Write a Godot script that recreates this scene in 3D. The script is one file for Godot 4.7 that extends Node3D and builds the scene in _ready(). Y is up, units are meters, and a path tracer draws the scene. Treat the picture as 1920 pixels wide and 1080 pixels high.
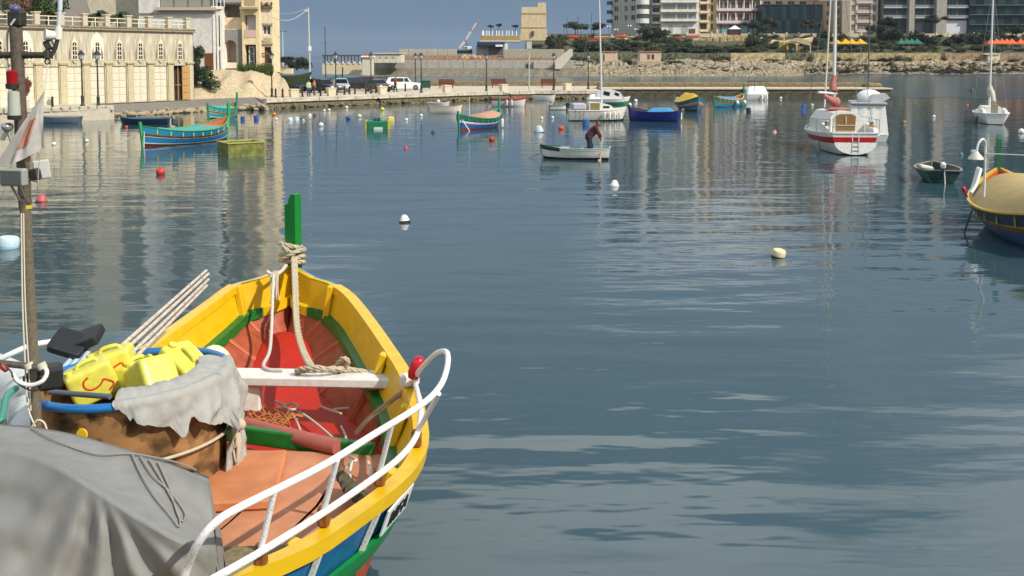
extends Node3D

# photograph pixels (1920 x 1080) are used only to work out where in the world a thing stands
const F := 1900.0
const EYE := 5.0
const CY := 240.9
const PITCH := 0.0698132

var rng := RandomNumberGenerator.new()
var mats := {}
var used := {}
var textures := {}


func ray(x: float, y: float) -> Vector3:
	var u := (x - 960.0) / F
	var v := (CY - y) / F
	return Vector3(u, v * cos(PITCH) - sin(PITCH), -cos(PITCH) - v * sin(PITCH))


func at(x: float, y: float, d: float) -> Vector3:
	var r := ray(x, y)
	return Vector3(0, EYE, 0) + r * (d / -r.z)


func gnd(x: float, y: float, h := 0.0) -> Vector3:
	var r := ray(x, y)
	return Vector3(0, EYE, 0) + r * ((h - EYE) / r.y)


func dist(y: float, h := 0.0) -> float:
	return -gnd(960.0, y, h).z


# ---------------------------------------------------------------- meshes
class Mb:
	var v := PackedVector3Array()
	var n := PackedVector3Array()
	var uv := PackedVector2Array()
	var ix := PackedInt32Array()

	func vert(p: Vector3, m: Vector3, t := Vector2.ZERO) -> int:
		v.append(p)
		n.append(m)
		uv.append(t)
		return v.size() - 1

	func tri(a: Vector3, b: Vector3, c: Vector3) -> Mb:   # counter-clockwise seen from outside
		var m := (b - a).cross(c - a).normalized()
		var i := v.size()
		vert(a, m); vert(b, m); vert(c, m)
		ix.append_array([i, i + 2, i + 1])
		return self

	func quad(a: Vector3, b: Vector3, c: Vector3, d: Vector3) -> Mb:
		var m := (c - a).cross(d - b).normalized()
		var i := v.size()
		vert(a, m, Vector2(0, 1)); vert(b, m, Vector2(1, 1)); vert(c, m, Vector2(1, 0)); vert(d, m, Vector2(0, 0))
		ix.append_array([i, i + 2, i + 1, i, i + 3, i + 2])
		return self

	func box(c: Vector3, s: Vector3, bs := Basis.IDENTITY, bevel := 0.0) -> Mb:
		var h := s * 0.5
		if bevel <= 0.0:
			for ax in 3:
				for sg in [-1.0, 1.0]:
					var e := Vector3.ZERO; e[ax] = sg
					var f := Vector3.ZERO; f[(ax + 1) % 3] = 1.0
					var g := Vector3.ZERO; g[(ax + 2) % 3] = sg
					quad(c + bs * ((e - f - g) * h), c + bs * ((e + f - g) * h), c + bs * ((e + f + g) * h), c + bs * ((e - f + g) * h))
			return self
		var k := minf(bevel, minf(h.x, minf(h.y, h.z)) * 0.9)
		var i := h - Vector3(k, k, k)
		for ax in 3:
			var a1 := (ax + 1) % 3
			var a2 := (ax + 2) % 3
			for sg in [-1.0, 1.0]:
				var q := []
				for st in [[-1, -1], [1, -1], [1, 1], [-1, 1]]:
					var p := Vector3.ZERO
					p[ax] = sg * h[ax]; p[a1] = st[0] * i[a1]; p[a2] = sg * st[1] * i[a2]
					q.append(c + bs * p)
				quad(q[0], q[1], q[2], q[3])
			for s1 in [-1.0, 1.0]:
				for s2 in [-1.0, 1.0]:
					var pa := Vector3.ZERO; pa[a1] = s1 * h[a1]; pa[a2] = s2 * i[a2]
					var pb := Vector3.ZERO; pb[a1] = s1 * i[a1]; pb[a2] = s2 * h[a2]
					var e0 := Vector3.ZERO; e0[ax] = -i[ax]
					var e1 := Vector3.ZERO; e1[ax] = i[ax]
					if s1 * s2 > 0:
						quad(c + bs * (pa + e0), c + bs * (pb + e0), c + bs * (pb + e1), c + bs * (pa + e1))
					else:
						quad(c + bs * (pa + e1), c + bs * (pb + e1), c + bs * (pb + e0), c + bs * (pa + e0))
		for sx in [-1.0, 1.0]:
			for sy in [-1.0, 1.0]:
				for sz in [-1.0, 1.0]:
					var px := c + bs * Vector3(sx * h.x, sy * i.y, sz * i.z)
					var py := c + bs * Vector3(sx * i.x, sy * h.y, sz * i.z)
					var pz := c + bs * Vector3(sx * i.x, sy * i.y, sz * h.z)
					if sx * sy * sz > 0: tri(px, py, pz)
					else: tri(px, pz, py)
		return self

	# rows of points; smooth
	func grid(rows: Array, close_u := false, flip := false) -> Mb:
		var nr := rows.size()
		var nc: int = rows[0].size()
		var base := v.size()
		for r in nr:
			var up: PackedVector3Array = rows[maxi(r - 1, 0)]
			var dn: PackedVector3Array = rows[mini(r + 1, nr - 1)]
			var row: PackedVector3Array = rows[r]
			for c in nc:
				var l := c - 1
				var q := c + 1
				if close_u:
					l = (c - 1 + nc - 1) % (nc - 1) if c == 0 else c - 1
					q = 1 if c == nc - 1 else c + 1
				else:
					l = maxi(l, 0); q = mini(q, nc - 1)
				var m := (row[q] - row[l]).cross(dn[c] - up[c])
				if m.length_squared() < 1e-14:
					var c2 := nc / 2
					m = (row[q] - row[l]).cross(dn[c2] - up[c2])
					if m.length_squared() < 1e-14:
						var r2 := clampi(r, 1, nr - 2)
						m = (rows[r2][q] - rows[r2][l]).cross(dn[c] - up[c])
				m = m.normalized()
				if flip: m = -m
				vert(row[c], m, Vector2(float(c) / (nc - 1), float(r) / (nr - 1)))
		for r in nr - 1:
			for c in nc - 1:
				var a := base + r * nc + c
				var b := a + 1
				var d := a + nc
				var e := d + 1
				if flip: ix.append_array([a, b, e, a, e, d])
				else: ix.append_array([a, e, b, a, d, e])
		return self

	func tube(p: PackedVector3Array, r: float, sides := 8, caps := true, r1 := -1.0, closed := false) -> Mb:
		if r1 < 0.0: r1 = r
		var cnt := p.size()
		var t0 := (p[1] - p[0]).normalized()
		var nn := t0.cross(Vector3.UP if absf(t0.y) < 0.9 else Vector3.RIGHT).normalized()
		var rows := []
		for i in cnt:
			var t := (p[mini(i + 1, cnt - 1)] - p[maxi(i - 1, 0)]).normalized()
			if closed: t = (p[(i + 1) % (cnt - 1)] - p[(i - 1 + cnt - 1) % (cnt - 1)]).normalized()
			nn = (nn - t * nn.dot(t)).normalized()
			var bn := t.cross(nn)
			var row := PackedVector3Array()
			var rr := lerpf(r, r1, float(i) / (cnt - 1))
			for k in sides + 1:
				var an := TAU * k / sides
				row.append(p[i] + (nn * cos(an) + bn * sin(an)) * rr)
			rows.append(row)
		grid(rows, true)
		if caps and not closed:
			for e in [0, cnt - 1]:
				for k in range(1, sides - 1):
					if e == 0: tri(rows[e][0], rows[e][k + 1], rows[e][k])
					else: tri(rows[e][0], rows[e][k], rows[e][k + 1])
		return self

	# three strands twisted together along a path
	func rope(p: PackedVector3Array, r: float) -> Mb:
		var c := Curve3D.new()
		c.bake_interval = 0.03
		for q in p: c.add_point(q)
		var n := maxi(6, int(c.get_baked_length() / (r * 1.3)))
		var e := PackedVector3Array()
		for i in n: e.append(c.sample_baked(c.get_baked_length() * i / (n - 1)))
		for k in 3:
			var s := PackedVector3Array()
			for i in n:
				var t := (e[mini(i + 1, n - 1)] - e[maxi(i - 1, 0)]).normalized()
				var u := t.cross(Vector3(0.31, 0.83, 0.46)).normalized()
				var an := i * 0.95 + k * TAU / 3
				s.append(e[i] + (u * cos(an) + t.cross(u) * sin(an)) * r * 0.5)
			tube(s, r * 0.56, 6)
		return self

	# profile of Vector2(radius, height) from bottom to top
	func lathe(prof: Array, c := Vector3.ZERO, sides := 16, bs := Basis.IDENTITY, sx := 1.0) -> Mb:
		for j in prof.size() - 1:
			var a: Vector2 = prof[j]
			var b: Vector2 = prof[j + 1]
			var base := v.size()
			var dir := (b - a).normalized()
			for k in sides + 1:
				var an := TAU * k / sides
				var rd := Vector3(cos(an) * sx, 0, sin(an))
				var m := bs * (rd * dir.y + Vector3(0, -dir.x, 0)).normalized()
				# smooth with neighbours when the turn is small
				var m0 := m
				var m1 := m
				if j > 0:
					var d0: Vector2 = (a - prof[j - 1]).normalized()
					if d0.dot(dir) > 0.7: m0 = (m + bs * (rd * d0.y + Vector3(0, -d0.x, 0)).normalized()).normalized()
				if j < prof.size() - 2:
					var d1: Vector2 = (prof[j + 2] - b).normalized()
					if d1.dot(dir) > 0.7: m1 = (m + bs * (rd * d1.y + Vector3(0, -d1.x, 0)).normalized()).normalized()
				vert(c + bs * (rd * a.x + Vector3(0, a.y, 0)), m0, Vector2(float(k) / sides, float(j) / (prof.size() - 1)))
				vert(c + bs * (rd * b.x + Vector3(0, b.y, 0)), m1, Vector2(float(k) / sides, float(j + 1) / (prof.size() - 1)))
			for k in sides:
				var q := base + k * 2
				ix.append_array([q, q + 2, q + 1, q + 1, q + 2, q + 3])
		return self

	# box with soft round edges; e near 0 is a sharp box, 1 an egg
	func rbox(c: Vector3, s: Vector3, e := 0.35, bs := Basis.IDENTITY, rings := 14, sides := 28) -> Mb:
		var rows := []
		for i in rings + 1:
			var el := PI * (float(i) / rings - 0.5)
			var row := PackedVector3Array()
			for k in sides + 1:
				var an := TAU * k / sides + PI / 4
				var ce := pow(absf(cos(el)), e)
				row.append(c + bs * (Vector3(signf(cos(an)) * pow(absf(cos(an)), e) * ce, signf(sin(el)) * pow(absf(sin(el)), e), -signf(sin(an)) * pow(absf(sin(an)), e) * ce) * s * 0.5))
			rows.append(row)
		return grid(rows, true)

	# polygon in the plane of x and y axes of bs, pushed along its z axis from z0 to z1
	func prism(poly: PackedVector2Array, z0: float, z1: float, c := Vector3.ZERO, bs := Basis.IDENTITY) -> Mb:
		if Geometry2D.is_polygon_clockwise(poly):
			poly = poly.duplicate(); poly.reverse()
		var t := Geometry2D.triangulate_polygon(poly)
		for i in range(0, t.size(), 3):
			var q := [poly[t[i]], poly[t[i + 1]], poly[t[i + 2]]]
			if (q[1] - q[0]).cross(q[2] - q[0]) < 0: q = [q[0], q[2], q[1]]
			tri(c + bs * Vector3(q[0].x, q[0].y, z1), c + bs * Vector3(q[1].x, q[1].y, z1), c + bs * Vector3(q[2].x, q[2].y, z1))
			tri(c + bs * Vector3(q[0].x, q[0].y, z0), c + bs * Vector3(q[2].x, q[2].y, z0), c + bs * Vector3(q[1].x, q[1].y, z0))
		for i in poly.size():
			var a := poly[i]
			var b := poly[(i + 1) % poly.size()]
			quad(c + bs * Vector3(a.x, a.y, z0), c + bs * Vector3(b.x, b.y, z0), c + bs * Vector3(b.x, b.y, z1), c + bs * Vector3(a.x, a.y, z1))
		return self

	func ball(c: Vector3, r: Vector3, bs := Basis.IDENTITY, rings := 8, sides := 12) -> Mb:
		var rows := []
		for i in rings + 1:
			var el := PI * (float(i) / rings - 0.5)
			var row := PackedVector3Array()
			for k in sides + 1:
				var an := TAU * k / sides
				row.append(c + bs * (Vector3(cos(an) * cos(el), sin(el), -sin(an) * cos(el)) * r))
			rows.append(row)
		var base := v.size()
		grid(rows, true)
		for i in range(base, v.size()):
			n[i] = (bs * ((bs.inverse() * (v[i] - c)) / (r * r))).normalized()
		return self

	func mesh() -> ArrayMesh:
		var a := []
		a.resize(Mesh.ARRAY_MAX)
		a[Mesh.ARRAY_VERTEX] = v
		a[Mesh.ARRAY_NORMAL] = n
		a[Mesh.ARRAY_TEX_UV] = uv
		a[Mesh.ARRAY_INDEX] = ix
		var m := ArrayMesh.new()
		m.add_surface_from_arrays(Mesh.PRIMITIVE_TRIANGLES, a)
		return m


func mb() -> Mb:
	return Mb.new()


func pts(a: Array) -> PackedVector3Array:
	return PackedVector3Array(a)


# smooth line through the given points
func spline(a: Array, steps := 8) -> PackedVector3Array:
	var out := PackedVector3Array()
	for i in a.size() - 1:
		var p0: Vector3 = a[maxi(i - 1, 0)]
		var p1: Vector3 = a[i]
		var p2: Vector3 = a[i + 1]
		var p3: Vector3 = a[mini(i + 2, a.size() - 1)]
		for k in steps:
			out.append(p1.cubic_interpolate(p2, p0, p3, float(k) / steps))
	out.append(a[a.size() - 1])
	return out


func yaw(a: float) -> Basis:
	return Basis(Vector3.UP, a)


# ---------------------------------------------------------------- nodes
func numbered(called: String) -> String:
	if not used.has(called):
		used[called] = 0
		return called
	used[called] += 1
	return "%s_%03d" % [called, used[called]]


func tag(o: Node3D, label: String, category: String, group := "") -> Node3D:
	o.set_meta("label", label)
	o.set_meta("category", category)
	if group: o.set_meta("group", group)
	return o


func thing(called: String, label: String, category: String, where := Vector3.ZERO, turn := 0.0, group := "") -> Node3D:
	var o := Node3D.new()
	o.name = numbered(called)
	o.position = where
	o.rotation.y = turn
	add_child(o)
	return tag(o, label, category, group)


func part_name(parent: Node, called: String) -> String:
	var k := "n_" + called
	var c: int = parent.get_meta(k, -1) + 1 if parent.has_meta(k) else 0
	parent.set_meta(k, c)
	return called if c == 0 else "%s_%03d" % [called, c]


func put(called: String, m: Mesh, material: Material, parent: Node3D = self, where := Vector3.ZERO, bs := Basis.IDENTITY) -> MeshInstance3D:
	var o := MeshInstance3D.new()
	o.name = numbered(called) if parent == self else part_name(parent, called)
	o.mesh = m
	o.material_override = null
	o.set_surface_override_material(0, material)
	o.transform = Transform3D(bs, where)
	parent.add_child(o, true)
	return o


func obj(called: String, b: Mb, material: Material, parent: Node3D = self) -> MeshInstance3D:
	return put(called, b.mesh(), material, parent)


# the shape is given in the world; the part stands in its parent's axes
func objw(called: String, b: Mb, material: Material, parent: Node3D) -> MeshInstance3D:
	var t := parent.transform
	if parent.get_parent() is Node3D and parent.get_parent() != self:
		t = parent.get_parent().transform * t
	t = t.affine_inverse()
	for i in b.v.size():
		b.v[i] = t * b.v[i]
		b.n[i] = t.basis * b.n[i]
	return obj(called, b, material, parent)


func struct(called: String, b: Mb, material: Material, kind := "structure") -> MeshInstance3D:
	var o := obj(called, b, material)
	o.set_meta("kind", kind)
	return o


func solo(called: String, b: Mb, material: Material, label: String, category: String, group := "", origin := Vector3.ZERO) -> MeshInstance3D:
	if origin != Vector3.ZERO:
		for i in b.v.size(): b.v[i] -= origin
	var o := obj(called, b, material)
	o.position = origin
	tag(o, label, category, group)
	return o


func dup(root: Node3D, where: Vector3, turn: float, label: String, group := "") -> Node3D:
	var r := root.duplicate() as Node3D
	var stem := RegEx.create_from_string("_\\d{3}$").sub(root.name, "")
	r.name = numbered(stem)
	add_child(r)
	r.position = where
	r.rotation = Vector3(0, turn, 0)
	r.set_meta("label", label)
	if group: r.set_meta("group", group)
	return r


# ---------------------------------------------------------------- materials
func noise_tex(key: String, seed_: int, freq: float, lo: Color, hi: Color, octaves := 4, size := 512, kind := FastNoiseLite.TYPE_SIMPLEX_SMOOTH, mid := -1.0) -> NoiseTexture2D:
	if textures.has(key): return textures[key]
	var nz := FastNoiseLite.new()
	nz.seed = seed_
	nz.noise_type = kind
	nz.frequency = freq
	nz.fractal_octaves = octaves
	var t := NoiseTexture2D.new()
	t.width = size
	t.height = size
	t.seamless = true
	t.noise = nz
	var g := Gradient.new()
	g.set_color(0, lo)
	g.set_color(1, hi)
	if mid >= 0.0:
		g.set_offset(0, mid - 0.18)
		g.set_offset(1, mid + 0.18)
	t.color_ramp = g
	textures[key] = t
	return t


# kinds of wear that colour a surface: how strong, how large
func wear_tex(kind: String) -> NoiseTexture2D:
	match kind:
		"stone": return noise_tex("stone", 11, 0.02, Color(0.74, 0.71, 0.66), Color(1, 1, 1), 5, 512)
		"plaster": return noise_tex("plaster", 12, 0.012, Color(0.88, 0.865, 0.83), Color(1, 1, 1), 5, 512)
		"paint": return noise_tex("paint", 13, 0.012, Color(0.88, 0.87, 0.85), Color(1, 1, 1), 5, 512)
		"rock": return noise_tex("rock", 14, 0.018, Color(0.32, 0.29, 0.25), Color(1, 1, 1), 6, 512, FastNoiseLite.TYPE_SIMPLEX_SMOOTH, 0.42)
		"grime": return noise_tex("grime", 15, 0.01, Color(0.62, 0.59, 0.53), Color(1, 1, 1), 6, 512)
		"leaf": return noise_tex("leaf", 16, 0.05, Color(0.5, 0.5, 0.4), Color(1, 1, 1), 4, 256)
		"cloth": return noise_tex("cloth", 17, 0.012, Color(0.88, 0.88, 0.86), Color(1, 1, 1), 5, 512)
		"chips": return noise_tex("chips", 18, 0.035, Color(0.36, 0.25, 0.16), Color(1, 1, 1), 4, 512, FastNoiseLite.TYPE_SIMPLEX_SMOOTH, 0.15)
	return noise_tex("grain", 19, 0.1, Color(0.75, 0.75, 0.75), Color(1, 1, 1), 4, 256)


func bump_tex(kind: String) -> NoiseTexture2D:
	match kind:
		"rough": return noise_tex("b_rough", 31, 0.03, Color.BLACK, Color.WHITE, 6, 512)
		"weave": return noise_tex("b_weave", 32, 0.2, Color.BLACK, Color.WHITE, 3, 512)
	return noise_tex("b_fine", 33, 0.08, Color.BLACK, Color.WHITE, 4, 512)


func M(hex: String, rough := 0.6, wear := "", scale := 0.5, bump := "", bump_cm := 0.0, metal := 0.0) -> StandardMaterial3D:
	var key := "%s|%f|%s|%f|%s|%f|%f" % [hex, rough, wear, scale, bump, bump_cm, metal]
	if mats.has(key): return mats[key]
	var m := StandardMaterial3D.new()
	m.resource_name = "surface_" + hex
	m.albedo_color = Color.html(hex)
	m.roughness = rough
	m.metallic = metal
	m.cull_mode = BaseMaterial3D.CULL_DISABLED
	if wear or bump:
		m.uv1_triplanar = true
		m.uv1_world_triplanar = false
		m.uv1_scale = Vector3.ONE * scale
	if wear: m.albedo_texture = wear_tex(wear)
	if bump:
		m.heightmap_enabled = true
		m.heightmap_texture = bump_tex(bump)
		m.heightmap_scale = bump_cm
	mats[key] = m
	return m


func glass_dark(hex := "#1d2529") -> StandardMaterial3D:
	return M(hex, 0.12)


# ---------------------------------------------------------------- the scene
func _ready() -> void:
	rng.seed = 20240
	var cam := Camera3D.new()
	cam.name = "camera"
	cam.projection = Camera3D.PROJECTION_FRUSTUM
	cam.near = 0.2
	cam.far = 4000.0
	cam.keep_aspect = Camera3D.KEEP_HEIGHT
	cam.size = 2.0 * cam.near * 540.0 / F
	cam.frustum_offset = Vector2(0, -(540.0 - CY) / F * cam.near)
	cam.position = Vector3(0, EYE, 0)
	cam.rotation.x = -PITCH
	add_child(cam)
	cam.current = true

	var env := Environment.new()
	env.background_mode = Environment.BG_SKY
	env.sky = Sky.new()
	env.sky.sky_material = make_sky()
	env.background_energy_multiplier = 1.0
	env.tonemap_mode = Environment.TONE_MAPPER_LINEAR
	env.tonemap_exposure = 0.98
	env.fog_enabled = true
	env.fog_density = 0.00008
	env.fog_light_color = Color(0.72, 0.77, 0.84)
	env.sdfgi_enabled = true
	env.ssao_enabled = true
	env.ssil_enabled = true
	var we := WorldEnvironment.new()
	we.name = "environment"
	we.environment = env
	add_child(we)

	var sun := DirectionalLight3D.new()
	sun.name = "sun"
	sun.light_color = Color(1.0, 0.965, 0.91)
	sun.light_energy = 1.5
	sun.light_angular_distance = 0.5
	sun.shadow_enabled = true
	add_child(sun)
	sun.look_at_from_position(Vector3(0.78, 0.8, 0.54) * 50.0, Vector3.ZERO)

	build_water()
	build_ground()
	build_garages()
	build_left_houses()
	build_pier_things()
	build_breakwater()
	build_far_shore()
	build_far_buildings()
	build_moored_boats()
	build_buoys()
	build_rowing_man()
	build_fishing_boat()
	build_mast_and_flag()


func make_sky() -> PanoramaSkyMaterial:
	var w := 768
	var h := 384
	var im := Image.create(w, h, false, Image.FORMAT_RGBF)
	var nz := FastNoiseLite.new()
	nz.seed = 23
	nz.frequency = 1.5
	nz.fractal_octaves = 5
	var low := Vector3(0.162, 0.245, 0.352)
	var haze := Vector3(0.335, 0.415, 0.515)
	var top := Vector3(0.13, 0.25, 0.47)
	var white := Vector3(1.95, 1.98, 1.9)
	for j in h:
		var el := PI * (0.5 - (j + 0.5) / h)
		for i in w:
			var az := TAU * ((i + 0.5) / w - 0.5)
			var d := Vector3(sin(az) * cos(el), sin(el), -cos(az) * cos(el))
			var c := low.lerp(haze, smoothstep(0.06, 0.2, el)).lerp(top, smoothstep(0.35, 1.1, el))
			if el > 0.0:
				var q := Vector3(d.x, d.y * 2.6, d.z)
				var f := nz.get_noise_3dv(q) + lerpf(-0.22, 0.42, smoothstep(0.24, 0.52, el))
				var cover := smoothstep(-0.12, 0.5, f) * smoothstep(0.07, 0.2, el) * (1.0 - 0.85 * smoothstep(0.6, 0.95, el))
				c = c.lerp(white * (0.8 + 0.2 * clampf(f, 0.0, 1.0)), cover * 0.92)
			else:
				c = Vector3(0.10, 0.12, 0.14)
			im.set_pixel(i, j, Color(c.x, c.y, c.z))
	var m := PanoramaSkyMaterial.new()
	m.panorama = ImageTexture.create_from_image(im)
	return m


func build_water() -> void:
	var nz := FastNoiseLite.new()
	nz.seed = 8
	nz.frequency = 1.0
	nz.fractal_octaves = 2
	var gust := FastNoiseLite.new()
	gust.seed = 9
	gust.frequency = 1.0
	gust.fractal_octaves = 3
	# rows set closer together towards the camera; the sheet runs on to the horizon
	var b := mb()
	var rows := 520
	var cols := 260
	var grid_p := []
	for r in rows:
		var t := float(r) / (rows - 1)
		var z := 3.0 * pow(3000.0 / 3.0, pow(t, 1.35))
		var half := 5.0 + z * 0.75
		var step := 2.0 * half / (cols - 1)
		var row := PackedVector3Array()
		var fade := clampf(1.0 - z / 140.0, 0.0, 1.0)
		for c in cols:
			var x := -half + step * c
			var y := 0.0
			if fade > 0.0:
				var g := 0.55 + 0.9 * clampf(gust.get_noise_2d(x * 0.03, z * 0.075) + 0.2, 0.0, 1.0)
				y = nz.get_noise_2d(x * 0.17 + z * 0.04, z * 0.7) * 0.032 * g
				if z < 60.0:
					y += nz.get_noise_2d(x * 0.6 + 40.0, z * 2.1 - x * 0.12) * 0.006 * g * (1.0 - z / 60.0)
				y *= fade
			row.append(Vector3(x, y, -z))
		grid_p.append(row)
	b.grid(grid_p)
	for i in b.v.size():
		b.uv[i] = Vector2(b.v[i].x / 44.0, b.v[i].z / 15.0)
		if b.n[i].y < 0.0: b.n[i] = -b.n[i]
	var m := StandardMaterial3D.new()
	m.resource_name = "sea_water"
	m.albedo_color = Color(0.03, 0.066, 0.083).linear_to_srgb()
	m.roughness = 0.05
	m.metallic_specular = 0.37
	m.cull_mode = BaseMaterial3D.CULL_DISABLED
	m.heightmap_enabled = true
	m.heightmap_texture = noise_tex("ripple", 41, 0.012, Color.BLACK, Color.WHITE, 4, 1024)
	m.heightmap_scale = 1.4
	# the sheet ends at the jetty's far side; the ruffled channel beyond it lies level with it
	struct("sea_water", b, m)
	var far := m.duplicate() as StandardMaterial3D
	far.resource_name = "ruffled_water"
	far.roughness = 0.16
	far.heightmap_scale = 7.0
	b = mb()
	var edge := [[-400.0, 133.0], [-4.0, 133.0], [11.0, 133.5], [44.0, 133.5], [48.5, 131.0], [51.0, 124.0], [54.0, 128.0], [57.0, 119.0], [61.0, 124.0], [66.0, 116.0], [71.0, 121.0], [78.0, 112.0], [400.0, 112.0]]
	var rows2 := [PackedVector3Array(), PackedVector3Array(), PackedVector3Array()]
	for q in edge:
		rows2[0].append(Vector3(q[0], 0.012, -q[1]))
		rows2[1].append(Vector3(q[0] * 2.2, 0.012, -320.0))
		rows2[2].append(Vector3(q[0] * 14.0, 0.012, -3000.0))
	b.grid(rows2)
	for i in b.v.size(): b.uv[i] = Vector2(b.v[i].x / 40.0, b.v[i].z / 26.0)
	struct("channel_water", b, far)


# ---------------------------------------------------------------- ground, quay, pier
func flat_poly(b: Mb, p: Array, h: float, low := -1.0) -> void:
	# p: Vector3 points round the sheet; top at h, sides down to low
	var poly := PackedVector2Array()
	for q in p: poly.append(Vector2(q.x, -q.z))
	var bs := Basis(Vector3.RIGHT, Vector3(0, 0, -1), Vector3.UP)
	b.prism(poly, low, h, Vector3.ZERO, bs)


func build_ground() -> void:
	var stone := M("#b9ab8f", 0.9, "stone", 0.35, "rough", 3.0)
	# left quay and pavement
	var b := mb()
	flat_poly(b, [gnd(-260, 224, 0.9), gnd(-70, 211, 0.9), gnd(205, 203.5, 0.9), gnd(214, 202.5, 0.9), gnd(208, 198, 0.9), gnd(100, 190, 0.9), gnd(-260, 196, 0.9)], 0.9, -0.8)
	struct("quay", b, M("#c9c1ae", 0.9, "plaster", 0.5, "rough", 1.0))
	b = mb()
	var e0 := gnd(-70, 211, 0.9)
	var e1 := gnd(213, 203, 0.9)
	var n_k := 16
	for k in n_k:
		var a := e0.lerp(e1, float(k) / n_k)
		var c := e0.lerp(e1, float(k + 1) / n_k - 0.006)
		var mid := (a + c) * 0.5
		b.box(Vector3(mid.x, 0.93, mid.z - 0.1), Vector3((c - a).length(), 0.4, 0.62), yaw(atan2(-(c - a).z, (c - a).x)), 0.05)
	struct("quay_kerb", b, M("#ddd6c8", 0.85, "grime", 0.4))
	# the road that slopes to the water
	var edge := [gnd(203, 209, 0.62), gnd(222, 212, 0.3), gnd(290, 208.5, 0.28), gnd(361, 204, 0.28), gnd(430, 200.5, 0.3), gnd(500, 196.5, 0.5)]
	var back := [gnd(20, 201.5, 0.78), gnd(150, 196, 0.78), gnd(270, 190.5, 0.78), gnd(361, 186.5, 0.8), gnd(430, 184, 0.85), gnd(505, 181.5, 0.9)]
	var e_s := spline(edge, 8)
	var b_s := spline(back, 8)
	var rows := []
	for t in [-0.06, 0.0, 0.05, 0.5, 1.0]:
		var row := PackedVector3Array()
		for i in e_s.size():
			var q := e_s[i].lerp(b_s[i], maxf(t, 0.0))
			if t < 0.0: q += Vector3(0.4, -0.9, 1.2)
			if t == 0.05: q.y += 0.04
			row.append(q)
		rows.append(row)
	b = mb()
	b.grid(rows, false, false)
	struct("road", b, M("#8d8a85", 0.92, "stone", 0.3, "rough", 1.0))
	# rocks at the road's edge
	b = mb()
	for i in 70:
		var t := rng.randf() * (e_s.size() - 1.001)
		var q := e_s[int(t)].lerp(e_s[int(t) + 1], fmod(t, 1.0))
		var s := rng.randf_range(0.15, 0.5)
		rock(b, q + Vector3(rng.randf_range(-0.1, 0.5), -0.15, rng.randf_range(0.0, 0.9)), Vector3(s * 1.6, s * 0.7, s))
	struct("shore_rocks", b, stone, "stuff")
	# sandy bank under the houses
	var nz := FastNoiseLite.new()
	nz.seed = 3
	nz.frequency = 0.22
	rows = []
	var low := [gnd(340, 187.5, 0.75), gnd(400, 185, 0.78), gnd(460, 183, 0.85), gnd(508, 181, 0.9), gnd(548, 180.6, 0.9)]
	var high := [at(340, 139, 113), at(400, 131, 113), at(455, 130.5, 113), at(498, 130, 114), at(518, 134, 116)]
	var l_s := spline(low, 10)
	var h_s := spline(high, 10)
	for r in 13:
		var t := r / 12.0
		var row := PackedVector3Array()
		for i in l_s.size():
			var q := l_s[i].lerp(h_s[i], t)
			q.y += sin(t * PI) * 0.5 + nz.get_noise_2d(q.x * 1.4, q.z * 1.4 + t * 7.0) * 0.7 * sin(t * PI)
			row.append(q)
		rows.append(row)
	rows.append(h_s.duplicate())
	for i in h_s.size(): rows[rows.size() - 1][i] += Vector3(0, -0.6, -8)
	b = mb()
	b.grid(rows)
	struct("sand_bank", b, M("#d9c8a8", 0.95, "stone", 0.25, "rough", 6.0))
	# ground under the houses
	b = mb()
	flat_poly(b, [at(-300, 100, 122), at(200, 100, 116), at(512, 100, 117), at(512, 100, 300), at(-300, 100, 300)], 3.0, -1.0)
	struct("upper_ground", b, stone)
	# grass tufts on the bank
	b = mb()
	for i in 1500:
		var q := at(rng.randf_range(446, 512), 130, 112.0 + rng.randf() * 2.5)
		q.y = 3.35 + rng.randf_range(-0.35, 0.35)
		blade(b, q, rng.randf_range(0.25, 0.6))
	struct("bank_grass", b, M("#56702f", 0.9, "leaf", 1.0), "stuff")

	# promenade pier
	var f := [gnd(496, 187, 0.9), gnd(560, 184.5, 0.9), gnd(758, 178, 0.9), gnd(880, 174, 0.9), gnd(1000, 171.5, 0.9), gnd(1128, 171.2, 0.9)]
	b = mb()
	var poly := f.duplicate()
	poly.append_array([at(1128, 150, 137), at(1128, 150, 148.5), at(800, 150, 148.5), at(640, 150, 175), at(430, 150, 150), at(470, 150, 108)])
	flat_poly(b, poly, 0.89, -0.9)
	struct("pier_deck", b, M("#c6bcab", 0.9, "plaster", 0.4))
	b = mb()
	for s in f.size() - 1:
		var a: Vector3 = f[s]
		var c: Vector3 = f[s + 1]
		var ln := (c - a).length()
		var cnt := int(ceil(ln / 2.4))
		for k in cnt:
			var m := a.lerp(c, (k + 0.5) / cnt)
			b.box(m + Vector3(0, -0.1, 0.05), Vector3(ln / cnt - 0.03, 0.46, 0.7), yaw(atan2(-(c - a).z, (c - a).x)), 0.05)
	struct("pier_kerb", b, M("#e2dbcb", 0.85, "grime", 0.3))
	b = mb()
	rows = []
	for y in [0.6, 0.45, 0.15, -0.15, -0.6]:
		var row := PackedVector3Array()
		for q in f: row.append(Vector3(q.x, y, q.z + 0.24 + (0.12 if y < 0.2 else 0.0)))
		rows.append(row)
	b.grid(rows)
	for i in 240:
		var t := rng.randf() * 4.999
		var q: Vector3 = (f[int(t)] as Vector3).lerp(f[int(t) + 1], fmod(t, 1.0))
		rock(b, Vector3(q.x, rng.randf_range(-0.05, 0.2), q.z + 0.45), Vector3(0.4, 0.2, 0.28) * rng.randf_range(0.6, 1.3))
	struct("pier_wall", b, M("#8f8468", 0.95, "grime", 0.5, "rough", 6.0))
	# low jetty that runs on from it
	b = mb()
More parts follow.
